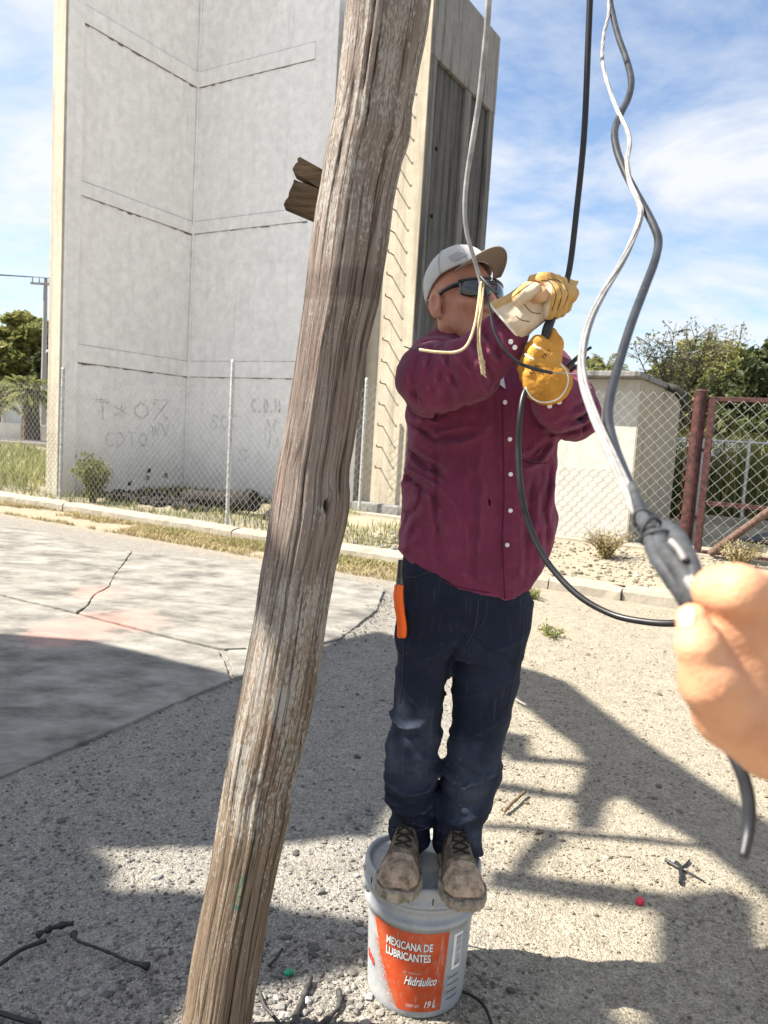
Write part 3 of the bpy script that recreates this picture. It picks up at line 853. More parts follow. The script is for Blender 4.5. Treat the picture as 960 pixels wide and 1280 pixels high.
# right of the hut
c = P(882, 500, 24)
tree('broad_tree', 'rounded olive green tree rising behind the red gate', at_ground(884, 24), 6, c, (1.6, 1.5, 1.75), 150, 90, 0.10, M_leaf, 3)
c = P(962, 520, 21); tree('broad_tree', 'dark green tree at the photo edge behind the red gate', at_ground(962, 21), 5, c, (1.5, 1.6, 1.9), 110, 80, 0.12, M_leafdark, 4)
c = P(872, 575, 26); tree('broad_tree', 'low dark leafy tree between the white hut and the red pipe post', at_ground(872, 26), 4, c, (1.7, 1.3, 1.35), 130, 70, 0.13, M_leafdark, 5)
for px, y, r, h, sd_, lb in ((838, 16.6, 0.75, 0.95, 61, 'rounded green shrub seen through the mesh left of the thick red pipe post'), (905, 17.2, 0.9, 1.0, 62, 'green shrub behind the red gate beside its hinge stile'), (955, 16.8, 0.85, 1.1, 63, 'green shrub behind the red gate cut by the photo edge'), (1010, 17.0, 0.9, 1.0, 64, 'green shrub beyond the photo edge behind the red gate')):
    rng = np.random.default_rng(sd_); b_ = at_ground(px, y); t = empty('shrub', b_, lb, 'shrub', 'shrubs behind the red gate')
    p, ax, ay, sh, cc = crown_leaves((b_.x, b_.y, b_.z + h * 0.5), (r, 0.6, h * 0.6), 70, 70, 0.06, rng, 0.25, 0.3); quads('crown', p, ax, ay, sh, M_leaf, t)
    mb = MB()
    for k in range(6): mb.tube([b_, b_ + Vector((rng.uniform(-.3, .3), rng.uniform(-.2, .2), h * 0.5)), Vector(cc[k])], [0.025, 0.015, 0.006], 5)
    mb.build('stem', M_bark, t)
# feathery thin tree: branchlets with sparse pale leaves
def feathery(name, label, base, tips, seed, mat):
    rng = np.random.default_rng(seed); t = empty(name, base, label, 'tree')
    mb = MB(); P0 = []; A = []; B = []; SH = []
    b = Vector(base)
    fork = b + Vector((0, 0, 1.6))
    mb.tube([b, fork], [0.07, 0.05], 7)
    for tip in tips:
        tip = Vector(tip); m1 = fork.lerp(tip, 0.5) + Vector((rng.uniform(-.2, .2), 0, 0.2))
        pts = spline([fork, m1, tip], 6); mb.tube(pts, [0.035 * (1 - 0.85 * i / 12) for i in range(13)], 5)
        for i in range(5, 13):
            for q in range(3):
                d = Vector((rng.normal(), rng.normal() * 0.6, rng.uniform(0.1, 1.0))).normalized(); L = rng.uniform(0.25, 0.55)
                e = pts[i] + d * L; mb.tube([pts[i], pts[i] + d * L * 0.5 + Vector((0, 0, 0.02)), e], 0.008, 3)
                for k in range(6):
                    f = pts[i].lerp(e, rng.uniform(0.2, 1.05)) + Vector(rng.normal(size=3) * 0.06)
                    a = rand_dirs(1, rng)[0]; bb = np.cross(a, rand_dirs(1, rng)[0]); bb /= np.linalg.norm(bb)
                    P0.append(f); s = rng.uniform(0.022, 0.045); A.append(a * s * 0.6); B.append(bb * s); SH.append(rng.random())
    quads('crown', np.array([list(x) for x in P0]), np.array(A), np.array(B), np.array(SH), mat, t)
    mb.build('trunk', M_bark, t)
feathery('feathery_tree', 'thin tree of sparse feathery pale twigs above the roof of the white hut', at_ground(838, 17),
         [P(x, y, 17 + dy) for x, y, dy in ((796, 440, 0), (812, 428, .3), (826, 436, -.2), (842, 416, .1), (858, 430, .3), (872, 422, -.3), (886, 420, 0), (905, 428, .2), (924, 430, 0), (850, 446, .3), (820, 450, 0))], 8, M_leafpale)

def palm(name, label, base, head, fl, nf, seed, trunk_r=0.14, group=None):
    rng = np.random.default_rng(seed); t = empty(name, base, label, 'palm tree', group)
    b, h = Vector(base), Vector(head); mb = MB()
    pts = [b.lerp(h, k / 14) for k in range(15)]
    mb.tube(pts, [trunk_r * (1.25 - 0.35 * k / 14) + (0.015 if k % 2 else 0) for k in range(15)], 10); mb.build('trunk', M_bark, t)
    C = []; A = []; B = []; SH = []; rb = MB()
    for k in range(nf):
        az = 2 * PI * (k + rng.random() * 0.6) / nf; el = rng.uniform(-0.35, 1.25)
        d0 = Vector((math.cos(az) * math.cos(el), math.sin(az) * math.cos(el), math.sin(el))); sag = rng.uniform(0.25, 0.55)
        rp = [h + d0 * fl * s - Vector((0, 0, sag * fl * s * s)) for s in np.linspace(0, 1, 9)]
        rb.tube(rp, [0.018 * (1 - 0.8 * i / 8) for i in range(9)], 4)
        for i in range(2, 9):
            tg = (rp[i] - rp[i - 1]).normalized(); side = tg.cross(Vector((0, 0, 1))).normalized()
            for sgn in (-1, 1):
                for q in range(3):
                    ll = fl * 0.26 * (1 - 0.5 * abs(i - 5) / 4) * rng.uniform(0.8, 1.2)
                    d = (tg * 0.75 + side * sgn * 0.7 + Vector((0, 0, rng.uniform(-0.35, 0.1)))).normalized()
                    p = rp[i - 1].lerp(rp[i], q / 3)
                    C.append(p + d * ll * 0.5); B.append(d * ll * 0.5); A.append(d.cross(Vector((0, 0, 1))).normalized() * 0.02 * fl / 1.5); SH.append(rng.random())
    quads('crown', np.array([list(x) for x in C]), np.array([list(x) for x in A]), np.array([list(x) for x in B]), np.array(SH), M_palm, t)
    rb.build('frond_stem', M_palm, t)
for (px, py, y, s, lb) in ((757, 462, 22, 0.75, 'palm head showing over the white hut roof, near the flat roof middle'), (738, 464, 25, 0.7, 'small palm head showing over the white hut roof beside the man')):
    h = P(px, py, y); palm('palm_tree', lb, (h.x, h.y, 0.2), h, s, 22, int(px), 0.1)
h = P(38, 490, 40); palm('palm_tree', 'short palm with thick trunk at the far street on the left', (P(38, 556, 40).x, 40, 0.0), h, 1.55, 46, 5, 0.42)
h = P(-8, 496, 42); palm('palm_tree', 'palm crown cut by the left photo edge at the far street', (h.x, 42, 0.0), h, 1.6, 40, 6, 0.35)
c = P(30, 440, 52); tree('street_tree', 'big green tree behind the far utility pole', (P(34, 540, 52).x, 52, 0), 7, c, (2.3, 2.0, 2.6), 150, 70, 0.26, M_leaf, 12, 0.25)
c = P(-25, 470, 50); tree('street_tree', 'lower green tree at the left photo edge behind the palms', (c.x, 50, 0), 6, c, (2.0, 2.0, 1.6), 80, 60, 0.26, M_leaf, 13, 0.25)
c = P(62, 470, 49); tree('street_tree', 'dark green tree hidden partly by the tower edge', (c.x, 49, 0), 6, c, (0.9, 1.2, 2.0), 70, 60, 0.24, M_leafdark, 14, 0.2)

# far street on the left: road, low white wall, utility pole, house roof, vehicle
def sheet(name, pts, z, mat):
    o = mesh_obj(name, [(p[0], p[1], z) for p in pts], [tuple(range(len(pts)))], mat); tag(o, kind='structure'); return o
M_asph = plain('asphalt', (0.10, 0.10, 0.10, 1), 0.95, 0.15, 0, 0.3, 3)
sheet('road', [(-60, 33), (-8, 33), (-8, 40), (-60, 40)], 0.26, M_asph)
sheet('driveway', [tuple(S(6.2, 5.3))[:2], tuple(S(16, 3.0))[:2], tuple(S(18, 6.0))[:2], tuple(S(6.8, 10))[:2]], 0.25, M_asph)
o = (lambda mb: (mb.box((-30, 41.5, 0.5), (44, 0.25, 1.0)), mb.box((-30, 41.5, 1.02), (44, 0.32, 0.05)), mb)[-1])(MB()).build('boundary_wall', M_white)
tag(o, 'low white wall along the far street behind the palm', 'wall')
mb = MB(); mb.box((-30, 32.8, 0.26), (50, 0.5, 0.24)); o = mb.build('street_kerb', M_kerb); tag(o, kind='structure')
b_ = P(50.5, 548, 46); t_ = P(57, 348, 46)
up = empty('utility_pole', (b_.x, 46, 0), 'distant concrete utility pole with crossarm beside the tower edge', 'utility pole')
M_polec = plain('pole_concrete', (0.30, 0.29, 0.28, 1), 0.9, 0.2)
mb = MB(); mb.tube([(t_.x, 46, 0), t_], [0.2, 0.11], 10); mb.build('pole', M_polec, up)
mb = MB(); mb.box((t_.x, 45.85, t_.z - 0.35), (1.6, 0.1, 0.12)); mb.build('crossarm', M_polec, up)
for dx in (-0.7, -0.3, 0.3, 0.7):
    mb = MB(); mb.tube([(t_.x + dx, 45.85, t_.z - 0.29), (t_.x + dx, 45.85, t_.z - 0.02)], [0.05, 0.03], 8); mb.build('insulator', M_polec, up)
lamp = P(57, 436, 46); mb = MB(); mb.tube([(t_.x, 46, lamp.z - 0.25), lamp + Vector((0.5, -0.3, 0.05)), lamp + Vector((0.9, -0.4, 0.0))], [0.05, 0.05, 0.14], 8); mb.build('lamp_head', M_white, up)
M_blackc = plain('black_rubber', (0.012, 0.012, 0.013, 1), 0.45, 0.4, 0, 0.2)
for k, dx in enumerate((-0.7, 0.7, 0.3)):
    a = Vector((t_.x + dx, 45.85, t_.z)); e = a + Vector((-30, -3, 1.0 + k * 0.3)); mid = a.lerp(e, 0.5) - Vector((0, 0, 0.7))
    mb = MB(); mb.tube(spline([a, mid, e], 8), 0.02, 4); o = mb.build('power_line', M_blackc)
    tag(o, 'thin power line running left from the distant utility pole, ' + ('left end of its crossarm', 'right end of its crossarm', 'middle of its crossarm')[k], 'power line', 'power lines from the distant pole')
hs = empty('house', (-27.5, 52, 0), 'pale house gable at the left photo edge behind the trees', 'house')
mb = MB(); mb.box((-30, 55, 2.2), (8, 6, 4.4)); mb.build('wall', M_white, hs)
mb = MB(); mb.add([(-34.3, 51.7, 4.4), (-25.7, 51.7, 4.4), (-30, 51.7, 6.6), (-34.3, 58.3, 4.4), (-25.7, 58.3, 4.4), (-30, 58.3, 6.6)], [(0, 1, 2), (3, 5, 4), (1, 4, 5, 2), (0, 2, 5, 3), (0, 3, 4, 1)]); mb.build('roof', M_cream, hs)

# grass and weeds
def blades(name, pts, h, rng, mat, lean=0.5, wd=0.004, per=1):
    """pts (N,3): each a blade of three triangles"""
    n = len(pts); az = rng.random(n) * 2 * PI; hh = h * (0.4 + 0.9 * rng.random(n)); ln = lean * rng.random(n) * hh
    dx, dy = np.cos(az), np.sin(az); sx, sy = -dy * wd, dx * wd
    z0 = np.zeros(n)
    b0 = pts + np.stack([sx, sy, z0], 1); b1 = pts - np.stack([sx, sy, z0], 1)
    m = pts + np.stack([dx * ln * 0.35, dy * ln * 0.35, hh * 0.6], 1)
    m0 = m + np.stack([sx, sy, z0], 1) * 0.7; m1 = m - np.stack([sx, sy, z0], 1) * 0.7
    t = pts + np.stack([dx * ln, dy * ln, hh], 1)
    v = np.stack([b0, b1, m0, m1, t], 1).reshape(-1, 3); i = np.arange(n) * 5
    f = np.concatenate([np.stack([i, i + 1, i + 3], 1), np.stack([i, i + 3, i + 2], 1), np.stack([i + 2, i + 3, i + 4], 1)])
    o = mesh_obj(name, v, f, mat)
    at = o.data.attributes.new('shade', 'FLOAT', 'POINT'); at.data.foreach_set('value', np.repeat(rng.random(n), 5).astype(np.float32))
    return o
def scatter_site(n, u0, u1, w0, w1, rng, thr=0.45, sc_=1.6, seed=3, zf=None):
    u = rng.uniform(u0, u1, n); w = rng.uniform(w0, w1, n)
    k = fbm2(u * sc_, w * sc_, 3, seed) > thr
    u, w = u[k], w[k]
    z = verge_z(u, w) if zf is None else np.full(len(u), zf)
    x, y = site_to_world(u, w); return np.stack([x, y, z], 1)
rg = np.random.default_rng(5)
o = blades('dry_grass', scatter_site(26000, -8, 4.5, -1.15, -0.15, rg, 0.30, 1.2, 3, 0.0), 0.05, rg, M_dry, 1.8, 0.005); tag(o, kind='stuff')
o = blades('green_grass', scatter_site(9000, -8, 3.2, -0.75, -0.18, rg, 0.52, 1.5, 8, 0.0), 0.06, rg, M_grass, 0.9, 0.005); tag(o, kind='stuff')
o = blades('field_grass', scatter_site(30000, -16, 3.0, 0.02, 7.0, rg, 0.34, 0.9, 4), 0.11, rg, M_grass, 0.8, 0.007); tag(o, kind='stuff')
pts = np.stack([rg.uniform(-26, -5.6, 26000), rg.uniform(14, 32, 26000), np.full(26000, 0.2)], 1)
pts = pts[fbm2(pts[:, 0] * 0.5, pts[:, 1] * 0.5, 3, 77) > 0.38]
o = blades('meadow_grass', pts, 0.3, rg, M_grass, 0.8, 0.02); tag(o, kind='stuff')
o = blades('tall_weeds', scatter_site(16000, 3.2, 9.0, 9.0, 12.5, rg, 0.25, 0.8, 14), 1.5, rg, M_grass, 0.5, 0.02); tag(o, kind='stuff')
fp = scatter_site(3000, 3.4, 9, 9.0, 12.0, rg, 0.4, 0.8, 15); fp[:, 2] += rg.uniform(1.0, 1.7, len(fp))
a = rand_dirs(len(fp), rg); b = np.cross(a, rand_dirs(len(fp), rg))
o = quads('white_flowers', fp, a * 0.05, b * 0.07, rg.random(len(fp)), M_flower); tag(o, kind='stuff')
# pipe rail fence behind the gate
rf = empty('rail_fence', S(9, 8.5, 0.2), 'grey pipe rail fence standing in front of the white flowering weeds', 'fence')
for (px, top) in ((815, 545), (823, 548), (875, 572), (932, 565), (990, 570)):
    p = PWn(px, 600, 8.5); mb = MB(); mb.tube([(p.x, p.y, 0.2), (p.x, p.y, PWn(px, 548, 8.5).z)], 0.03, 8); mb.build('post', M_post, rf)
mb = MB(); mb.tube([PWn(815, 547, 8.5), PWn(990, 556, 8.5)], 0.025, 8); mb.build('rail', M_post, rf)
mb = MB(); sbox(mb, 5.0, 18, 8.2, 8.6, 0.1, 0.36); o = mb.build('garden_kerb', M_kerb); tag(o, kind='structure')

def bush(name, label, base, r, h, n, leaf, mat, seed, stems=14):
    rng = np.random.default_rng(seed); t = empty(name, base, label, 'plant'); b = Vector(base)
    mb = MB(); C = []; A = []; B = []; SH = []
    for k in range(stems):
        az = rng.random() * 2 * PI; rr = r * math.sqrt(rng.random()); tip = b + Vector((math.cos(az) * rr, math.sin(az) * rr, h * rng.uniform(0.55, 1.05)))
        pts = spline([b + Vector((math.cos(az) * 0.03, math.sin(az) * 0.03, -0.02)), b.lerp(tip, 0.5) + Vector((0, 0, h * 0.12)), tip], 4)
        mb.tube(pts, [0.006 * (1.2 - i / 8) + 0.001 for i in range(9)], 4)
        for q in range(n // stems):
            i = int(rng.integers(2, 9)); p = pts[i] + Vector(rng.normal(size=3) * r * 0.13)
            a = rand_dirs(1, rng)[0]; bb = np.cross(a, rand_dirs(1, rng)[0]); bb /= np.linalg.norm(bb); s = leaf * rng.uniform(0.6, 1.4)
            C.append(list(p)); A.append(a * s * 0.5); B.append(bb * s); SH.append(rng.random())
    quads('leaves', np.array(C), np.array(A), np.array(B), np.array(SH), mat, t); mb.build('stem', mat, t)
    return t
p = PWn(116, 628, 0.35); bush('weed_bush', 'green weed bush growing against the foot of the tower wall', (p.x, p.y, 0.13), 0.33, 0.78, 1500, 0.035, M_grass, 21, 30)
p = PWn(756, 712, 1.6); bush('dry_bush', 'dry yellow tuft of weed on the verge between kerb and hut', (p.x, p.y, 0.17), 0.34, 0.36, 900, 0.016, M_dry, 22, 90)
p = PWn(925, 690, 2.2); bush('dry_bush', 'dry straw coloured weed at the foot of the red gate', (p.x, p.y, 0.17), 0.3, 0.35, 700, 0.016, M_dry, 23, 70)
g = G(690, 796); bush('small_weed', 'small green weed on the gravel below the hanging black cable', (g.x, g.y, 0), 0.13, 0.07, 240, 0.013, M_grass, 24, 14)
g = G(664, 748); bush('small_weed', 'small green weed beside the shirt hem at the far gravel edge', (g.x, g.y, 0), 0.14, 0.09, 260, 0.015, M_grass, 25, 14)
g = G(640, 757); bush('small_weed', 'low green weed patch just past the man and his jeans', (g.x, g.y, 0), 0.1, 0.06, 160, 0.013, M_grass, 26, 10)

# charred rubble and log behind the fence
M_char = Mat('charred_wood', 0.95, 0.1); n_ = M_char.noise(20, 6, 0.7); M_char.color(M_char.ramp(n_, [(0.3, (0.012, 0.011, 0.01, 1)), (0.7, (0.06, 0.055, 0.05, 1))])); M_char.bump(n_, 0.8, 0.02); M_char = M_char.m
rr = random.Random(4); mb = MB()
def stone_vs(r, c, flat=0.7, rnd=rr):
    ico = [(0, 0, 1), (.894, 0, .447), (.276, .851, .447), (-.724, .526, .447), (-.724, -.526, .447), (.276, -.851, .447), (.724, .526, -.447), (-.276, .851, -.447), (-.894, 0, -.447), (-.276, -.851, -.447), (.724, -.526, -.447), (0, 0, -1)]
    return [Vector(c) + Vector((x * rnd.uniform(.6, 1.2), y * rnd.uniform(.6, 1.2), z * flat * rnd.uniform(.7, 1.2))) * r for x, y, z in ico]
ICOF = [(0, 1, 2), (0, 2, 3), (0, 3, 4), (0, 4, 5), (0, 5, 1), (1, 6, 2), (2, 7, 3), (3, 8, 4), (4, 9, 5), (5, 10, 1), (6, 7, 2), (7, 8, 3), (8, 9, 4), (9, 10, 5), (10, 6, 1), (6, 11, 7), (7, 11, 8), (8, 11, 9), (9, 11, 10), (10, 11, 6)]
for k in range(420):
    u = rr.uniform(uR + 0.15, uE); w = rr.uniform(1.2, wC - 0.1) if rr.random() < 0.7 else rr.uniform(0.7, 1.3)
    mb.add(stone_vs(rr.uniform(0.03, 0.11), S(u, w, 0.2)), ICOF)
o = mb.build('burnt_rubble', M_char); tag(o, kind='stuff')
a = PWn(234, 621, 1.1); b = PWn(318, 626, 1.1)
vs = []; N = 22
mb = MB(); pts = [a.lerp(b, k / N) + Vector((0, 0, rr.uniform(-.015, .015))) for k in range(N + 1)]
mb.tube(pts, [0.13 + 0.05 * (k / N) ** 3 + rr.uniform(-.025, .025) for k in range(N + 1)], 12)
o = mb.build('charred_log', M_char); tag(o, 'charred black log lying behind the fence at the foot of the tower', 'log')
mb = MB(); p = PWn(338, 640, 1.0); mb.add(stone_vs(0.17, (p.x, p.y, 0.2)), ICOF); o = mb.build('dark_rock', M_char); tag(o, 'dark rock behind the fence beside the charred log end', 'rock')
# ================================================================ WOODEN POLE
PY = 1.79
pole_prof = [  # photo row, left edge, right edge
 (-620, 535, 642), (-300, 481, 590), (-40, 437, 548), (0, 430, 541), (33, 428, 537), (60, 426, 532), (82, 423, 527), (111, 420, 522), (134, 417, 517), (165, 411, 515), (178, 408, 513), (199, 404, 505), (232, 399, 497),
 (258, 394, 492), (300, 388, 487), (330, 384, 482), (380, 378, 474), (430, 371, 461), (480, 364, 454), (520, 357, 449), (560, 350, 443), (585, 345, 438), (605, 342, 437), (616, 340, 438),
 (635, 337, 437), (655, 334, 434), (690, 329, 425), (717, 324, 419), (775, 316, 410), (823, 307, 403), (860, 300, 397), (887, 295, 392), (945, 284, 379), (985, 278, 367), (1020, 272, 364),
 (1078, 263, 350), (1142, 250, 337), (1190, 241, 329), (1240, 233, 321), (1285, 224, 315), (1340, 214, 306), (1400, 203, 297)]
def pole_mat(rough_grain=1.0):
    m = Mat('weathered_pole_wood', 0.92, 0.12)
    uv = m.mapped((1, 1, 1), kind='UV')
    # UV: x = metres round the trunk, y = metres along it
    v1 = m.mapped((42, 1.5, 1), kind='UV'); v2 = m.mapped((190, 3.0, 1), kind='UV'); v3 = m.mapped((150, 62, 1), kind='UV'); v5 = m.mapped((46, 1.1, 1), kind='UV'); v6 = m.mapped((20, 7, 1), kind='UV'); v4 = m.mapped((14, 3.2, 1), kind='UV')
    g1 = m.noise(1.0, 6, 0.65, v1, 0.12); g2 = m.noise(1.0, 6, 0.72, v2, 0.1); g3 = m.noise(1.0, 5, 0.62, v3, 0.2); g6 = m.noise(1.0, 5, 0.6, v6, 0.3); g4 = m.noise(1.0, 5, 0.6, v4)
    s = m.xyz('UV'); along = s[1]
    upper = m.ramp(g1, [(0.28, (0.175, 0.138, 0.118, 1)), (0.5, (0.295, 0.242, 0.21, 1)), (0.72, (0.41, 0.355, 0.315, 1))])
    lower = m.ramp(g1, [(0.28, (0.165, 0.118, 0.082, 1)), (0.5, (0.27, 0.205, 0.145, 1)), (0.72, (0.37, 0.30, 0.225, 1))])
    c = m.mix(m.step(m.math('ADD', along, m.math('MULTIPLY', g4, 0.4)), 0.95, 1.55), lower, upper)
    # red brown streaks
    c = m.mix(m.math('MULTIPLY', m.step(g4, 0.54, 0.68), 0.32), c, (0.28, 0.165, 0.125, 1))
    # pale flaking lichen and old whitewash in patches, thickest between 0.5 and 1.3 m
    w1 = m.math('MULTIPLY', m.step(along, 0.45, 0.75), m.math('SUBTRACT', 1.0, m.step(along, 1.12, 1.32)))
    w2 = m.math('MULTIPLY', m.step(along, 1.88, 2.05), 0.55)
    cover = m.math('ADD', m.math('ADD', w1, w2), 0.3)
    fl = m.math('SUBTRACT', m.math('ADD', m.math('MULTIPLY', g3, 0.62), m.math('MULTIPLY', g6, 0.5)), m.math('MULTIPLY', m.math('SUBTRACT', 1.0, cover, None, True), 0.16))
    c = m.mix(m.math('MULTIPLY', m.step(fl, 0.535, 0.585), 0.85), c, (0.45, 0.425, 0.385, 1))
    # a darker ring where a strap sat
    ring = m.math('MULTIPLY', m.step(along, 1.84, 1.853), m.math('SUBTRACT', 1.0, m.step(along, 1.90, 1.92)))
    c = m.mix(m.math('MULTIPLY', ring, 0.45), c, (0.14, 0.10, 0.085, 1))
    # green paint fleck
    gm = m.math('MULTIPLY', m.math('MULTIPLY', m.step(along, 0.41, 0.43), m.math('SUBTRACT', 1.0, m.step(along, 0.50, 0.53))), m.math('MULTIPLY', m.step(s[0], 0.325, 0.333), m.math('SUBTRACT', 1.0, m.step(s[0], 0.345, 0.355))))
    c = m.mix(m.math('MULTIPLY', gm, m.step(g3, 0.45, 0.55)), c, (0.06, 0.16, 0.12, 1))
    # dark checks in the grain
    crack = m.step(g2, 0.56, 0.68)
    c = m.mix(m.math('MULTIPLY', crack, 0.75), c, (0.06, 0.042, 0.034, 1))
    ed = m.voro(1.0, v5, 'DISTANCE_TO_EDGE')
    c = m.mix(m.math('MULTIPLY', m.math('SUBTRACT', 1.0, m.step(ed, 0.006, 0.03)), 0.6), c, (0.035, 0.025, 0.02, 1))
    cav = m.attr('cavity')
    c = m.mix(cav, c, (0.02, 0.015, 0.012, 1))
    m.color(c)
    m.bump(m.math('ADD', m.math('MULTIPLY', g2, -1.0), m.math('MULTIPLY', g1, 0.8)), 0.9, 0.012)
    m.bump(m.math('ADD', fl, m.math('MULTIPLY', m.step(ed, 0.0, 0.06), 0.5)), 0.8, 0.006)
    return m.m
M_pole = pole_mat()
def build_pole():
    rows = np.concatenate([np.arange(-620, -42, 8.0), np.arange(-40, 1400, 3.0)])
    yy = [r[0] for r in pole_prof]
    L = np.interp(rows, yy, [r[1] for r in pole_prof]); R = np.interp(rows, yy, [r[2] for r in pole_prof])
    for a in (L, R):
        k = np.ones(3) / 3; a[1:-1] = np.convolve(a, k, 'same')[1:-1]
    n = 160
    ang = np.linspace(0, 2 * PI, n + 1)
    V = np.zeros((len(rows), n + 1, 3)); UV = np.zeros((len(rows), n + 1, 2)); CAV = np.zeros((len(rows), n + 1))
    # deep checks: (angle from facing, jitter, row0, row1, depth, width)
    r = random.Random(3)
    checks = [(1.02, 330, 640, 0.016, 0.035), (1.12, 640, 1400, 0.012, 0.03), (-0.55, -40, 330, 0.010, 0.014), (-0.22, -40, 260, 0.008, 0.012), (-0.05, 40, 200, 0.008, 0.012),
              (0.35, 430, 700, 0.006, 0.02), (-0.1, 520, 860, 0.006, 0.02), (0.18, 820, 1180, 0.008, 0.02), (0.75, 900, 1300, 0.010, 0.03), (-0.6, 830, 1250, 0.008, 0.02), (0.62, 150, 420, 0.010, 0.025), (-0.75, 350, 760, 0.006, 0.02), (0.45, 1000, 1400, 0.009, 0.02)]
    for _ in range(110):
        a0 = r.uniform(-PI, PI); r0 = r.uniform(-40, 1250); checks.append((a0, r0, r0 + r.uniform(60, 320), r.uniform(0.002, 0.006), r.uniform(0.006, 0.013)))
    zs = np.zeros(len(rows)); along = np.zeros(len(rows))
    for i, row in enumerate(rows):
        pl, pr = P(L[i], row, PY), P(R[i], row, PY)
        c = (pl + pr) / 2; rad = (pr - pl).length / 2 * 0.985
        ax = (pr - pl).normalized()
        back = Vector((0, 1, 0))
        z = c.z; along[i] = z
        # angle 0 faces the camera, positive to the photo's right
        a = ang - PI
        lumps = 0.003 * np.sin(3 * a + z * 1.2) + 0.0015 * np.sin(5 * a - z * 1.5)
        gr = (fbm2((a + 4) * 14, np.full_like(a, z * 1.6 + 20), 3, 41) - 0.44) * 0.007 + (fbm2((a + 4) * 46, np.full_like(a, z * 4.0 + 20), 2, 45) - 0.38) * 0.006
        gr[-1] = gr[0]
        dr = lumps * np.cos(a) ** 2 + gr
        cv = np.zeros_like(a)
        for (a0, r0, r1, dp, wdt) in checks:
            if r0 <= row <= r1:
                t = (row - r0) / (r1 - r0); env = min(1, 4 * min(t, 1 - t) + 0.05)
                aa = a0 + 0.022 * math.sin(row * 0.011 + a0 * 9) + 0.006 * math.sin(row * 0.11 + a0 * 5)
                d = np.abs((a - aa + PI) % (2 * PI) - PI); g = np.exp(-(d / wdt) ** 2) * env
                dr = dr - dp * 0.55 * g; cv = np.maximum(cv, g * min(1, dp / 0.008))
        # knot hole
        kx = 413; kw = (kx - (L[i] + R[i]) / 2) / ((R[i] - L[i]) / 2)
        ka = math.asin(max(-1, min(1, kw))); d2 = ((a - ka) / 0.075) ** 2 + ((row - 629) / 8.0) ** 2
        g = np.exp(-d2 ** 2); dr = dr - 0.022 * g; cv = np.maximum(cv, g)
        ringg = np.exp(-((np.sqrt(d2) - 2.0) / 0.9) ** 2); dr = dr + 0.004 * ringg
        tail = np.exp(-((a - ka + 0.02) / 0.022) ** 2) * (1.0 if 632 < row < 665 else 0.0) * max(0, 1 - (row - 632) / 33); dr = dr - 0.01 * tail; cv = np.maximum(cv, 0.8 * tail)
        rr_ = rad + dr - 0.002
        V[i, :, 0] = c.x + ax.x * rr_ * np.sin(a); V[i, :, 1] = PY - rr_ * np.cos(a); V[i, :, 2] = c.z + ax.z * rr_ * np.sin(a)
        UV[i, :, 0] = (a + PI) * 0.105; UV[i, :, 1] = z; CAV[i] = cv
    nr = len(rows)
    i = np.arange((nr - 1) * n); a_ = (i // n) * (n + 1) + i % n
    F = np.stack([a_, a_ + n + 1, a_ + n + 2, a_ + 1], 1)
    o = mesh_obj('wooden_pole', V.reshape(-1, 3), F, M_pole, smooth=True)
    me = o.data; ul = me.uv_layers.new(name='UVMap')
    li = np.zeros(len(me.loops), int); me.loops.foreach_get('vertex_index', li)
    ul.data.foreach_set('uv', UV.reshape(-1, 2)[li].ravel())
    at = me.attributes.new('cavity', 'FLOAT', 'POINT'); at.data.foreach_set('value', CAV.ravel().astype(np.float32))
    return o
pole = build_pole()
tag(pole, 'weathered wooden pole with a knot hole, leaning in front of the man', 'pole')
M_plank = Mat('rotten_plank', 0.95, 0.1)
g_ = M_plank.noise(1.0, 6, 0.65, M_plank.mapped((9, 70, 70), (0, math.radians(30), 0)))
M_plank.color(M_plank.ramp(g_, [(0.3, (0.045, 0.033, 0.022, 1)), (0.55, (0.13, 0.09, 0.055, 1)), (0.75, (0.24, 0.18, 0.12, 1))])); M_plank.bump(g_, 0.9, 0.01); M_plank = M_plank.m
def plank(px4, y0, y1):
    y0 -= 0.08; y1 -= 0.08
    mb = MB()
    f = [P(a, b, y0) for a, b in px4]; bk = [P(a, b, y0) + Vector((0, y1 - y0, 0)) for a, b in px4]
    # ragged broken end on the left
    n = 7; fr = []; bq = []
    for k in range(n):
        t = k / (n - 1); j = random.uniform(-0.004, 0.002)
        fr.append(f[0].lerp(f[3], t) + (f[0] - f[1]).normalized() * j); bq.append(bk[0].lerp(bk[3], t) + (f[0] - f[1]).normalized() * (j + random.uniform(-.003, .002)))
    ring_f = fr + [f[2], f[1]]; ring_b = bq + [bk[2], bk[1]]; m = len(ring_f)
    mb.add(ring_f + ring_b, [tuple(range(m)), tuple(reversed(range(m, 2 * m)))] + [(i, m + i, m + (i + 1) % m, (i + 1) % m) for i in range(m)])
    return mb.build('plank', M_plank, pole)
plank([(373, 195), (450, 238), (450, 266), (365, 214)], 1.965, 2.01)
plank([(367, 224), (450, 256), (450, 296), (355, 256)], 1.962, 2.012)

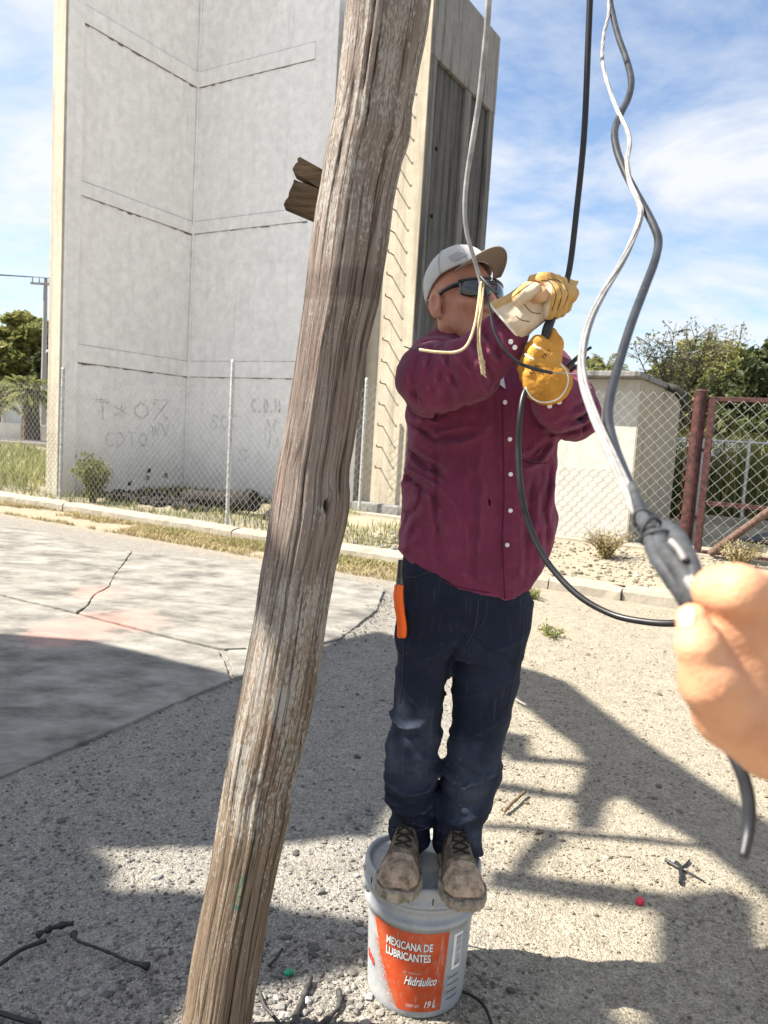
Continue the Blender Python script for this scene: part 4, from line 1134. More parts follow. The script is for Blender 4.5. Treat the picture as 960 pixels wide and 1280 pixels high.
# ================================================================ LOOSE STONES, DEBRIS
def stones(name, n, area, smin_, smax_, mat, rng, zf=None):
    ico = np.array(stone_vs(1, (0, 0, 0), 1.0, random.Random(1)))
    ico = np.array([list(v) for v in ico]); base = ico / np.linalg.norm(ico, axis=1, keepdims=True)
    x, y = area(n, rng)
    n = len(x)
    s = smin_ + (smax_ - smin_) * rng.random(n) ** 3.2
    z = ground_z(x, y) if zf is None else zf(x, y)
    sc3 = s[:, None] * rng.uniform(0.6, 1.3, (n, 3)) * np.array([1, 1, 0.65])
    a = rng.random(n) * 2 * PI; ca, sa = np.cos(a), np.sin(a)
    v = base[None] * sc3[:, None, :] * rng.uniform(0.8, 1.2, (n, 12, 1))
    vx = v[..., 0] * ca[:, None] - v[..., 1] * sa[:, None]; vy = v[..., 0] * sa[:, None] + v[..., 1] * ca[:, None]
    V = np.stack([vx + x[:, None], vy + y[:, None], v[..., 2] + (z + s * 0.22)[:, None]], -1).reshape(-1, 3)
    F = (np.array(ICOF)[None] + (np.arange(n) * 12)[:, None, None]).reshape(-1, 3)
    o = mesh_obj(name, V, F, mat)
    at = o.data.attributes.new('shade', 'FLOAT', 'POINT'); at.data.foreach_set('value', np.repeat(rng.random(n), 12).astype(np.float32))
    tag(o, kind='stuff'); return o
def stone_mat():
    m = Mat('gravel_stone', 0.95, 0.15); a = m.attr('shade')
    x, y, z = m.xyz()
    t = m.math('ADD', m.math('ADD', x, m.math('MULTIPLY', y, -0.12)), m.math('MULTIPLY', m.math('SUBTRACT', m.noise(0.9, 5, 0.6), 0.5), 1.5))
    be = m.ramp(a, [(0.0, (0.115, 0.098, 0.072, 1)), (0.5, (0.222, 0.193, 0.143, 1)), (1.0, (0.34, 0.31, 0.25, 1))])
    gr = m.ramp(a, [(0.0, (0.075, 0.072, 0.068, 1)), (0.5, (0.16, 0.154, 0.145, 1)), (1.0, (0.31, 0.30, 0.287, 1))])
    m.color(m.mix(m.step(t, -0.35, 0.35), gr, be)); m.bump(m.noise(60, 3), 0.4, 0.004); return m.m
M_stone = stone_mat()
def near_area(n, rng):
    y = 1.55 + 6.0 * rng.random(n) ** 1.7; x = (rng.random(n) * 1.5 - 0.68) * (y + 0.4) * 0.95
    u = (x - K0.x) * EU.x + (y - K0.y) * EU.y; w = (x - K0.x) * EW.x + (y - K0.y) * EW.y
    # bare patches: fewer stones where the soil is trodden
    keep = (w < -0.25) & (rng.random(n) < np.clip((fbm2(x * 1.3, y * 1.3, 3, 60) - 0.26) * 3.6, 0.12, 1))
    # none on the pavement
    A, B = G(0, 975), G(290, 850); side = (B.x - A.x) * (y - A.y) - (B.y - A.y) * (x - A.x)
    C, D = G(330, 824), G(480, 738); side2 = (D.x - C.x) * (y - C.y) - (D.y - C.y) * (x - C.x)
    slab = (side > 0) & (side2 > 0)
    keep &= ~(slab & (rng.random(n) < 0.985))
    return x[keep], y[keep]
rs = np.random.default_rng(8)
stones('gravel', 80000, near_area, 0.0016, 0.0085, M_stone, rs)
stones('pebbles', 350, near_area, 0.007, 0.020, M_stone, rs)
def pole_heap(n, rng):
    a = rng.random(n) * 2 * PI; r = 0.12 + 0.35 * rng.random(n) ** 1.4; c = G(285, 1300)
    return c.x + np.cos(a) * r * 1.2 + 0.06, PY + np.sin(a) * r
stones('rubble', 1500, pole_heap, 0.004, 0.016, M_stone, rs)
def right_area(n, rng):
    y = 1.7 + 4.5 * rng.random(n) ** 1.4; x = -0.1 + (rng.random(n)) * 0.62 * (y + 0.3); k = fbm2(x * 1.7, y * 1.7, 3, 71) > 0.40
    return x[k], y[k]
stones('scattered_stones', 1500, right_area, 0.004, 0.017, M_stone, rs)
def edge_area(n, rng):
    pts = [G(a, b) for a, b in ((310, 846), (425, 802), (470, 768), (490, 742), (430, 728))]
    k = rng.integers(0, 4, n); t = rng.random(n); A = np.array([list(p) for p in pts])
    q = A[k] * (1 - t[:, None]) + A[k + 1] * t[:, None] + rng.normal(size=(n, 3)) * 0.10
    return q[:, 0], q[:, 1]
stones('edge_gravel', 2600, edge_area, 0.002, 0.009, M_stone, rs, lambda x, y: ground_z(x, y) + 0.012)
def verge_area(n, rng):
    u = rng.uniform(2.0, 9.0, n); w = rng.uniform(0.1, 2.5, n); return site_to_world(u, w)
def zf_v(x, y):
    u = (x - K0.x) * EU.x + (y - K0.y) * EU.y; w = (x - K0.x) * EW.x + (y - K0.y) * EW.y; return verge_z(u, w)
stones('verge_gravel', 5000, verge_area, 0.004, 0.035, M_stone, rs, zf_v)

def gpath(pix, z): return [Vector((G(a, b, z).x, G(a, b, z).y, z + random.uniform(-0.001, 0.002))) for a, b in pix]
def scrap(name, label, cat, pix, r, mat, z=0.012, group=None, n=5, flat=None):
    pts = spline(gpath(pix, z), n); rr_ = r if not callable(r) else [r(i / (len(pts) - 1)) for i in range(len(pts))]
    mb = MB(); mb.tube(pts, rr_, 7); o = mb.build(name, mat, smooth=True); tag(o, label, cat, group); return o
M_tape = plain('black_tape', (0.014, 0.014, 0.016, 1), 0.5, 0.4, 0, 0.4, 80, 0.5)
wob = lambda r, a, f: (lambda t: r * (1 + a * math.sin(t * f) + a * 0.5 * math.sin(t * f * 2.3)))
scrap('tape_scrap', 'short thick scrap of twisted black tape on the shaded grey gravel', 'tape scrap', [(46, 1169), (58, 1163), (72, 1158), (92, 1154)], wob(0.009, 0.35, 19), M_tape)
scrap('tape_scrap', 'long twisted strip of black tape with knotted ends on the shaded gravel', 'tape scrap', [(92, 1167), (96, 1176), (115, 1183), (140, 1192), (160, 1201), (186, 1208)], lambda t: 0.0045 + 0.008 * math.exp(-(t / 0.09) ** 2) + 0.007 * math.exp(-((t - 1) / 0.1) ** 2) + 0.0012 * math.sin(t * 60), M_tape)
scrap('cable_offcut', 'black cable offcut running in from the left photo edge on the gravel', 'cable offcut', [(-40, 1232), (0, 1206), (22, 1190), (40, 1182), (58, 1176)], 0.0065, M_blackc)
scrap('cable_offcut', 'black cable offcut at the lower left corner of the ground', 'cable offcut', [(-30, 1262), (0, 1266), (24, 1274), (50, 1281)], 0.007, M_blackc)
M_strip = plain('grey_rubber', (0.045, 0.043, 0.042, 1), 0.6, 0.4, 0, 0.4, 50)
scrap('rubber_strip', 'stiff dark rubber strip lying nearest the bucket side of the pole foot', 'rubber strip', [(423, 1238), (425, 1250), (421, 1262), (405, 1278), (396, 1284)], wob(0.0075, 0.2, 9), M_strip, 0.016)
scrap('rubber_strip', 'straight dark rubber strip lying in the middle of the pole foot scraps', 'rubber strip', [(388, 1222), (382, 1240), (373, 1262), (366, 1284)], wob(0.0085, 0.15, 9), M_strip, 0.016)
scrap('rubber_strip', 'curved thin grey strip hugging the right side of the pole foot', 'rubber strip', [(325, 1240), (330, 1256), (341, 1270), (352, 1284)], 0.005, M_strip, 0.014)
scrap('rubber_strip', 'short black strip leaning on the gravel above the green plastic bit', 'rubber strip', [(353, 1187), (345, 1198), (336, 1208)], 0.0045, M_tape, 0.016)
scrap('plastic_bit', 'bright green plastic bit on the gravel near the pole foot', 'litter', [(355, 1218), (361, 1216), (367, 1214)], lambda t: 0.006 * (0.6 + math.sin(PI * t)), plain('green_plastic', (0.01, 0.28, 0.13, 1), 0.4, 0.5), 0.014)
scrap('plastic_bit', 'white scrap beside the straight rubber strip', 'litter', [(383, 1248), (384, 1254)], 0.006, plain('white_plastic', (0.75, 0.75, 0.75, 1), 0.5, 0.4), 0.012)
g = G(800, 1127, 0.008); mb = MB(); mb.tube([g - Vector((0, 0, 0.006)), g + Vector((0, 0, 0.004)), g + Vector((0.001, -0.001, 0.012))], [0.0135, 0.0145, 0.011], 14)
o = mb.build('bottle_cap', plain('red_plastic', (0.55, 0.02, 0.05, 1), 0.4, 0.5), smooth=False); tag(o, 'small red bottle cap on the sandy gravel', 'bottle cap')
kn = empty('tape_knot', G(850, 1088, 0.012), 'star shaped scrap of knotted black tape on the sandy gravel', 'tape scrap')
for pix, r in (([(832, 1075), (842, 1081), (850, 1086)], 0.007), ([(850, 1086), (864, 1092), (880, 1101)], 0.0035), ([(850, 1086), (852, 1096), (850, 1104)], 0.008), ([(850, 1086), (858, 1080), (862, 1075)], 0.004), ([(845, 1078), (849, 1083), (853, 1090)], 0.009)):
    pts = gpath(pix, 0.014); mb = MB(); mb.tube(pts, [r, r * 1.1, r * 0.8][:len(pts)], 6); mb.build('strip', M_tape, kn)
M_twig = plain('twig', (0.15, 0.11, 0.07, 1), 0.9, 0.1, 0, 0.3, 60)
scrap('twig', 'brown twig on the gravel right of the jeans knee', 'twig', [(631, 1014), (640, 1004), (648, 997), (656, 990)], 0.0075, M_twig, 0.012)
scrap('twig', 'pale split twig on the gravel in the shadow edge beside the jeans', 'twig', [(644, 873), (650, 877), (658, 881)], 0.006, plain('pale_twig', (0.5, 0.46, 0.38, 1), 0.9), 0.012)
scrap('cord_offcut', 'thin black cord on the ground curling out from under the bucket', 'cord', [(566, 1238), (582, 1241), (598, 1250), (608, 1262), (616, 1284)], 0.0045, M_blackc, 0.012)
# ================================================================ BUCKET
from mathutils.bvhtree import BVHTree
BZ = 0.385
bb = G(522, 1271, 0.0); BC = Vector((G(527, 1200, 0.19).x, bb.y + 0.126, 0.0)); BS = 1.065
BFACE = math.atan2(-BC.y, -BC.x)                       # direction of the camera, seen from the bucket
M_bucket = Mat('grey_plastic', 0.38, 0.45)
n_ = M_bucket.noise(9, 6, 0.65); n2_ = M_bucket.noise(70, 4, 0.6)
c_ = M_bucket.ramp(n_, [(0.3, (0.27, 0.285, 0.30, 1)), (0.7, (0.38, 0.40, 0.415, 1))])
c_ = M_bucket.mix(M_bucket.math('MULTIPLY', M_bucket.step(n2_, 0.50, 0.66), 0.6), c_, (0.43, 0.39, 0.33, 1))
n3_ = M_bucket.noise(1.0, 6, 0.7, M_bucket.mapped((26, 26, 7))); c_ = M_bucket.mix(M_bucket.math('MULTIPLY', M_bucket.step(n3_, 0.54, 0.68), 0.5), c_, (0.20, 0.185, 0.16, 1)); M_bucket.color(c_); M_bucket.rough(M_bucket.math('ADD', M_bucket.math('MULTIPLY', n_, 0.35), 0.25)); M_bucket = M_bucket.m
def lathe(prof, centre, n=72, closed=False):
    vs = []; fs = []
    for r, z in prof:
        r = r * BS
        for k in range(n):
            a = 2 * PI * k / n; vs.append((centre[0] + r * math.cos(a), centre[1] + r * math.sin(a), centre[2] + z))
    for i in range(len(prof) - 1):
        for k in range(n):
            k2 = (k + 1) % n; fs.append((i * n + k, i * n + k2, (i + 1) * n + k2, (i + 1) * n + k))
    return vs, fs
def brad(z): return float(np.interp(z, [0, 0.02, 0.25, 0.30, 0.37], [0.124, 0.1285, 0.1385, 0.141, 0.1435]))
bucket = empty('oil_bucket', BC, 'grey plastic oil bucket with orange label, carrying the man on its lid', 'bucket')
prof = [(0.0, 0.004), (0.118, 0.004), (0.124, 0.0), (0.127, 0.006), (0.1285, 0.02)] + [(brad(z), z) for z in np.linspace(0.03, 0.262, 10)]
prof += [(0.1395, 0.262), (0.1395, 0.2635), (0.1480, 0.266), (0.1500, 0.270), (0.1500, 0.277), (0.1475, 0.281), (0.1385, 0.284), (0.1385, 0.302), (0.1390, 0.309), (0.1480, 0.312), (0.1500, 0.316), (0.1500, 0.323), (0.1470, 0.326), (0.1400, 0.328), (0.1400, 0.345)]
v, f = lathe(prof, BC); mesh_obj('pail', v, f, M_bucket, bucket, smooth=True)
lp = [(0.1460, 0.3305), (0.1545, 0.3305), (0.1560, 0.333), (0.1560, 0.3395), (0.1535, 0.342), (0.1535, 0.367), (0.1530, 0.376), (0.150, 0.381), (0.144, 0.382), (0.140, 0.379), (0.1375, 0.372), (0.1365, 0.366), (0.128, 0.3655), (0.060, 0.3660), (0.056, 0.3685), (0.050, 0.3685), (0.046, 0.366), (0.0, 0.3658)]
v, f = lathe(lp, BC); lid = mesh_obj('lid', v, f, M_bucket, bucket, smooth=True)
LIDZ = 0.382
M_slot = plain('slot_dark', (0.02, 0.02, 0.022, 1), 0.9, 0.1)
for k in range(16):
    a = BFACE + 0.2 + 2 * PI * k / 16; d = Vector((math.cos(a), math.sin(a), 0)); tq = Vector((-d.y, d.x, 0))
    mb = MB(); c = BC + d * 0.1545 * BS + Vector((0, 0, 0.352)); M3 = Matrix((d, tq, Vector((0, 0, 1)))).transposed(); mb.box(c, (0.0016, 0.0022, 0.017), M3); mb.build('slot', M_slot, lid)
for sg in (-1, 1):
    a = BFACE + sg * 1.42; d = Vector((math.cos(a), math.sin(a), 0)); mb = MB()
    mb.tube([BC + d * 0.145 + Vector((0, 0, 0.302)), BC + d * 0.162 + Vector((0, 0, 0.302)), BC + d * 0.167 + Vector((0, 0, 0.302))], [0.02, 0.016, 0.011], 14); mb.build('handle_lug', M_bucket, bucket, smooth=False)
hp = [BC + Vector((math.cos(BFACE + 1.42), math.sin(BFACE + 1.42), 0)) * 0.165 + Vector((0, 0, 0.302))]
for t in np.linspace(0.08, 0.92, 12):
    a = BFACE + 1.42 + t * (2 * PI - 2.84); d = Vector((math.cos(a), math.sin(a), 0)); hp.append(BC + d * 0.172 + Vector((0, 0, 0.302 - 0.11 * math.sin(PI * t))))
hp.append(BC + Vector((math.cos(BFACE - 1.42), math.sin(BFACE - 1.42), 0)) * 0.165 + Vector((0, 0, 0.302)))
mb = MB(); mb.tube(spline(hp, 3), 0.003, 6); mb.build('handle', plain('steel_wire', (0.35, 0.35, 0.35, 1), 0.4, 0.5, 0.8), bucket, smooth=True)
# printed labels: thin skins on the curved side; s = metres to the photo's right of the facing line, z = height
def bpt(s, z, off=0.0007):
    r = brad(z) * BS + off; a = BFACE + s / 0.134
    return Vector((BC.x + r * math.cos(a), BC.y + r * math.sin(a), BC.z + z))
def skin(name, poly_rows, mat, off=0.0006, ns=26):
    """poly_rows: (z, s_left, s_right)"""
    vs = []; fs = []
    for z, a, b in poly_rows:
        for k in range(ns + 1): vs.append(bpt(a + (b - a) * k / ns, z, off))
    for i in range(len(poly_rows) - 1):
        for k in range(ns): q = i * (ns + 1) + k; fs.append((q, q + 1, q + ns + 2, q + ns + 1))
    return mesh_obj(name, vs, fs, mat, bucket, smooth=True)
M_label = Mat('orange_print', 0.42, 0.4); n_ = M_label.noise(14, 6, 0.65); n2_ = M_label.noise(60, 5, 0.65)
c_ = M_label.ramp(n_, [(0.3, (0.46, 0.05, 0.014, 1)), (0.66, (0.58, 0.10, 0.03, 1))])
c_ = M_label.mix(M_label.math('MULTIPLY', M_label.step(n2_, 0.53, 0.66), 0.5), c_, (0.36, 0.19, 0.13, 1)); n3_ = M_label.noise(1.0, 5, 0.7, M_label.mapped((60, 60, 9))); c_ = M_label.mix(M_label.math('MULTIPLY', M_label.step(n3_, 0.6, 0.66), 0.55), c_, (0.42, 0.36, 0.30, 1)); M_label.color(c_); M_label = M_label.m
rows = []
for z in np.linspace(0.022, 0.252, 24):
    t = (z - 0.022) / 0.23
    left = -0.128 + 0.085 * (1 - t) ** 1.15; right = 0.080 - 0.006 * (1 - t)
    rows.append((z, left, right))
skin('label', rows, M_label)
mb = MB()
for k in range(620):                                    # halftone dots at the label's left edge
    t = random.random() ** 0.8; z = 0.022 + 0.17 * t; left = -0.128 + 0.085 * (1 - (z - 0.022) / 0.23) ** 1.15
    dist = random.random() ** 1.8 * 0.034; s_ = left - dist; r = 0.0011 * (1 - dist / 0.036) + 0.0002
    if s_ < -0.17: continue
    mb.add([bpt(s_ + r * math.cos(q), z + r * math.sin(q), 0.0007) for q in (0.3, 1.57, 2.8, 3.9, 5.5)], [(0, 1, 2, 3, 4)])
o = mb.build('halftone_print', M_label, bucket); o['kind'] = 'stuff'
M_wprint = plain('white_print', (0.82, 0.82, 0.80, 1), 0.5, 0.3); M_bprint = plain('black_print', (0.05, 0.02, 0.015, 1), 0.5, 0.3); M_rprint = plain('red_print', (0.6, 0.04, 0.02, 1), 0.5, 0.3); M_uprint = plain('blue_print', (0.25, 0.5, 0.65, 1), 0.5, 0.3)
def text_mesh(body, size, shear=0.0, bold=0.0, spacing=1.0):
    cu = bpy.data.curves.new('lettering', 'FONT'); cu.body = body; cu.size = size; cu.shear = shear; cu.offset = bold; cu.space_character = spacing; cu.resolution_u = 3
    ob = bpy.data.objects.new('lettering', cu); COL.objects.link(ob)
    dg = bpy.context.evaluated_depsgraph_get(); me = bpy.data.meshes.new_from_object(ob.evaluated_get(dg))
    bpy.data.objects.remove(ob); bpy.data.curves.remove(cu)
    vs = [v.co.copy() for v in me.vertices]; fs = [tuple(p.vertices) for p in me.polygons]; bpy.data.meshes.remove(me)
    return vs, fs
def print_on(body, s0, s1, z, mat, size=None, height=None, shear=0.0, bold=0.0, rise=0.0, off=0.0016, name='lettering', wide=None):
    vs, fs = text_mesh(body, 1.0, shear, bold)
    x0, x1 = min(v.x for v in vs), max(v.x for v in vs); y0, y1 = min(v.y for v in vs), max(v.y for v in vs)
    k = (s1 - s0) / (x1 - x0); ky = height / (y1 - y0) if height else k
    out = [bpt(s0 + (v.x - x0) * k, z + (v.y - y0) * ky + rise * (v.x - x0) / (x1 - x0), off) for v in vs]
    mesh_obj(name, out, fs, mat, bucket)
print_on('MEXICANA DE', -0.0795, 0.0395, 0.1985, M_bprint, height=0.0245, bold=0.03, off=0.0011)
print_on('MEXICANA DE', -0.0815, 0.0385, 0.2000, M_wprint, height=0.0235, bold=0.028)
print_on('LUBRICANTES', -0.0795, 0.0365, 0.1675, M_bprint, height=0.0245, bold=0.03, off=0.0011)
print_on('LUBRICANTES', -0.0815, 0.0350, 0.1690, M_wprint, height=0.0235, bold=0.028)
print_on('Hidráulico', -0.0255, 0.0575, 0.0985, M_bprint, height=0.027, shear=0.35, bold=0.02, off=0.0011)
print_on('Hidráulico', -0.0275, 0.0565, 0.1000, M_wprint, height=0.026, shear=0.35, bold=0.02)
print_on('OIL  PREMIUM', -0.032, 0.012, 0.1325, plain('grey_print', (0.55, 0.5, 0.45, 1), 0.5, 0.3), height=0.006)
print_on('CONT. NET.', -0.020, 0.016, 0.0355, M_wprint, height=0.0085)
print_on('19 L', 0.0275, 0.058, 0.0345, M_wprint, height=0.021, shear=0.3, bold=0.02)
print_on('oro', -0.168, -0.126, 0.108, M_rprint, height=0.024, bold=0.04, rise=-0.012)
skin('emblem', [(0.078, -0.166, -0.150), (0.085, -0.168, -0.146), (0.094, -0.160, -0.144)], M_uprint, ns=6)
skin('barcode_label', [(z, 0.0965, 0.1275) for z in np.linspace(0.132, 0.236, 6)], M_wprint, 0.0008, 8)
mb = MB(); z = 0.140; 
while z < 0.228:
    h = random.choice((0.0008, 0.0016, 0.0024)); vs = [bpt(s_, zz, 0.0016) for zz in (z, z + h) for s_ in (0.105, 0.112, 0.119, 0.125)]
    mb.add(vs, [(0, 1, 5, 4), (1, 2, 6, 5), (2, 3, 7, 6)]); z += h + random.choice((0.001, 0.002))
mb.build('barcode', plain('grey_ink', (0.3, 0.3, 0.3, 1), 0.5, 0.3), bucket)
mb = MB()
for k in range(4):
    z = 0.045 + 0.021 * k; a, b_ = 0.089, 0.134 - random.random() * 0.01
    vs = [bpt(a + (b_ - a) * q / 5, zz, 0.0010) for zz in (z, z + 0.0035) for q in range(6)]; mb.add(vs, [(q, q + 1, q + 7, q + 6) for q in range(5)])
o = mb.build('small_print', plain('grey_ink2', (0.16, 0.16, 0.17, 1), 0.5, 0.3), bucket); o['kind'] = 'stuff'

# ================================================================ MAN
man = None
def loft(tab, Y, dfun=None):
    """rows (v, left px, right px, depth half, Y centre) -> world arrays z, cx, cy, a, b sorted upward"""
    out = []
    for row in tab:
        v, l, r, b = row[:4]; y = row[4] if len(row) > 4 else Y
        p, q = P(l, v, y), P(r, v, y); out.append(((p.z + q.z) / 2, (p.x + q.x) / 2, y, (q - p).length / 2, b))
    out.sort(); return np.array(out)
def s_loft(p, L, pw=2.3, cap=True):
    z = p[:, 2]; cx = np.interp(z, L[:, 0], L[:, 1]); cy = np.interp(z, L[:, 0], L[:, 2]); a = np.interp(z, L[:, 0], L[:, 3]); b = np.interp(z, L[:, 0], L[:, 4])
    q = (np.abs((p[:, 0] - cx) / a) ** pw + np.abs((p[:, 1] - cy) / b) ** pw) ** (1 / pw)
    d = (q - 1) * np.minimum(a, b)
    if cap: d = np.maximum(d, np.maximum(L[0, 0] - z, z - L[-1, 0]))
    return d
def V3(p): return np.array([p.x, p.y, p.z])
def PA(u, v, y): return V3(P(u, v, y))
def folds2d(p, lines, cx=None):
    """sum of ridges (height < 0: grooves) along photo polylines, measured in the upright plane"""
    s = np.zeros(len(p))
    q = p.copy(); q[:, 1] = 0
    for pts, y, wd, h in lines:
        w_ = [PA(a, b, y) * np.array([1, 0, 1]) for a, b in pts]
        d = s_seg(q, w_)
        s = s + h * (0.5 * np.exp(-(d / wd) ** 2) + 0.6 * np.exp(-np.abs(d) / (wd * 0.8)))
    return s
YM = 2.10
def ridged(a, b, seed):
    n = 0.65 * vnoise2(a, b, seed) + 0.35 * vnoise2(a * 2.1 + 7, b * 2.1, seed + 1)
    return (1 - np.abs(2 * n - 1)) ** 3.0
def arm_coord(p, pts):
    """metres along a chain and angle round it"""
    best = np.full(len(p), 1e9); L0 = 0.0; s = np.zeros(len(p)); an = np.zeros(len(p))
    for i in range(len(pts) - 1):
        a, b = np.array(pts[i]), np.array(pts[i + 1]); ab = b - a; L = np.linalg.norm(ab); t = np.clip(((p - a) @ ab) / L ** 2, 0, 1)
        r = p - a - t[:, None] * ab; d = np.linalg.norm(r, axis=1); m = d < best
        o1 = nrm(np.cross(ab, (0.3, 0.2, 1.0))); o2 = nrm(np.cross(ab, o1))
        s = np.where(m, L0 + t * L, s); an = np.where(m, np.arctan2(r @ o2, r @ o1), an); best = np.minimum(best, d); L0 += L
    return s, an
FOLD = 1.7
# ---- cloth materials
def cloth(name, base, weave=900, var=0.18, rough=0.85, fade=None, bump=0.25, ridge=None):
    m = Mat(name, rough, 0.15)
    n1 = m.noise(5, 5, 0.6); n2 = m.noise(40, 5, 0.6)
    c = m.ramp(n1, [(0.3, tuple(x * (1 - var) for x in base[:3]) + (1,)), (0.7, tuple(min(1, x * (1 + var)) for x in base[:3]) + (1,))])
    if fade is not None: c = m.mix(m.math('MULTIPLY', m.step(n2, 0.5, 0.72), 0.35), c, fade)
    if ridge is not None:
        gnode = m.n.new('ShaderNodeNewGeometry')
        c = m.mix(m.math('MULTIPLY', m.step(gnode.outputs['Pointiness'], 0.51, 0.57), 0.32), c, ridge)
        cr = m.noise(1.0, 6, 0.7, m.mapped((38, 38, 16), (0.5, 0.3, 0.2))); m.bump(cr, 0.8, 0.008)
    m.color(c)
    wv = m.math('ADD', m.wave(weave / 6.28, None, 0.5, 'X', 0), m.wave(weave / 6.28, None, 0.5, 'Z', 0))
    m.bump(m.math('ADD', m.math('MULTIPLY', wv, 0.4), n2), bump, 0.002)
    sh = m.b.inputs.get('Sheen Weight')
    if sh is not None: sh.default_value = 0.12
    return m.m
M_shirt = cloth('plum_cotton', (0.150, 0.026, 0.062, 1), fade=(0.21, 0.042, 0.095, 1), ridge=(0.30, 0.10, 0.165, 1))
def denim():
    m = Mat('dark_denim', 0.85, 0.15)
    n1 = m.noise(4.0, 5, 0.6); n2 = m.noise(30, 6, 0.65); n3 = m.noise(1.0, 5, 0.7, m.mapped((90, 90, 6)))
    c = m.ramp(n1, [(0.3, (0.009, 0.0125, 0.025, 1)), (0.7, (0.019, 0.025, 0.045, 1))])
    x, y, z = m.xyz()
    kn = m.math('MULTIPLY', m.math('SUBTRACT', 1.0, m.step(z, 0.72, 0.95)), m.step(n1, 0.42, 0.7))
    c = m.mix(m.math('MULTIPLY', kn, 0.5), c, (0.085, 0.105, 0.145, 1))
    c = m.mix(m.math('MULTIPLY', m.step(n3, 0.55, 0.7), 0.28), c, (0.085, 0.095, 0.12, 1))
    c = m.mix(m.math('MULTIPLY', m.math('MULTIPLY', m.step(n2, 0.62, 0.72), m.math('SUBTRACT', 1.0, m.step(z, 0.6, 1.0))), 0.3), c, (0.22, 0.19, 0.15, 1))
    gnode = m.n.new('ShaderNodeNewGeometry'); c = m.mix(m.math('MULTIPLY', m.step(gnode.outputs['Pointiness'], 0.515, 0.60), 0.3), c, (0.11, 0.135, 0.18, 1))
    m.color(c); m.bump(m.math('ADD', m.wave(170, None, 1.0, 'DIAGONAL', 0), n2), 0.22, 0.0015); return m.m
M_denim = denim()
M_skin = Mat('tanned_skin', 0.5, 0.35)
n_ = M_skin.noise(28, 5, 0.6); n2_ = M_skin.noise(9, 4, 0.6)
c_ = M_skin.ramp(n2_, [(0.3, (0.38, 0.165, 0.105, 1)), (0.66, (0.54, 0.27, 0.185, 1))]); c_ = M_skin.mix(M_skin.math('MULTIPLY', M_skin.step(n_, 0.5, 0.75), 0.3), c_, (0.26, 0.095, 0.06, 1)); M_skin.color(c_); M_skin.bump(M_skin.noise(180, 3), 0.3, 0.002); M_skin.bump(M_skin.noise(1.0, 5, 0.6, M_skin.mapped((40, 40, 110), (0.3, 0.2, 0.4))), 0.4, 0.003)
M_skin.b.inputs['Subsurface Weight'].default_value = 0.12; M_skin.b.inputs['Subsurface Radius'].default_value = (0.012, 0.005, 0.003); M_skin.b.inputs['Subsurface Scale'].default_value = 0.6
M_skin = M_skin.m

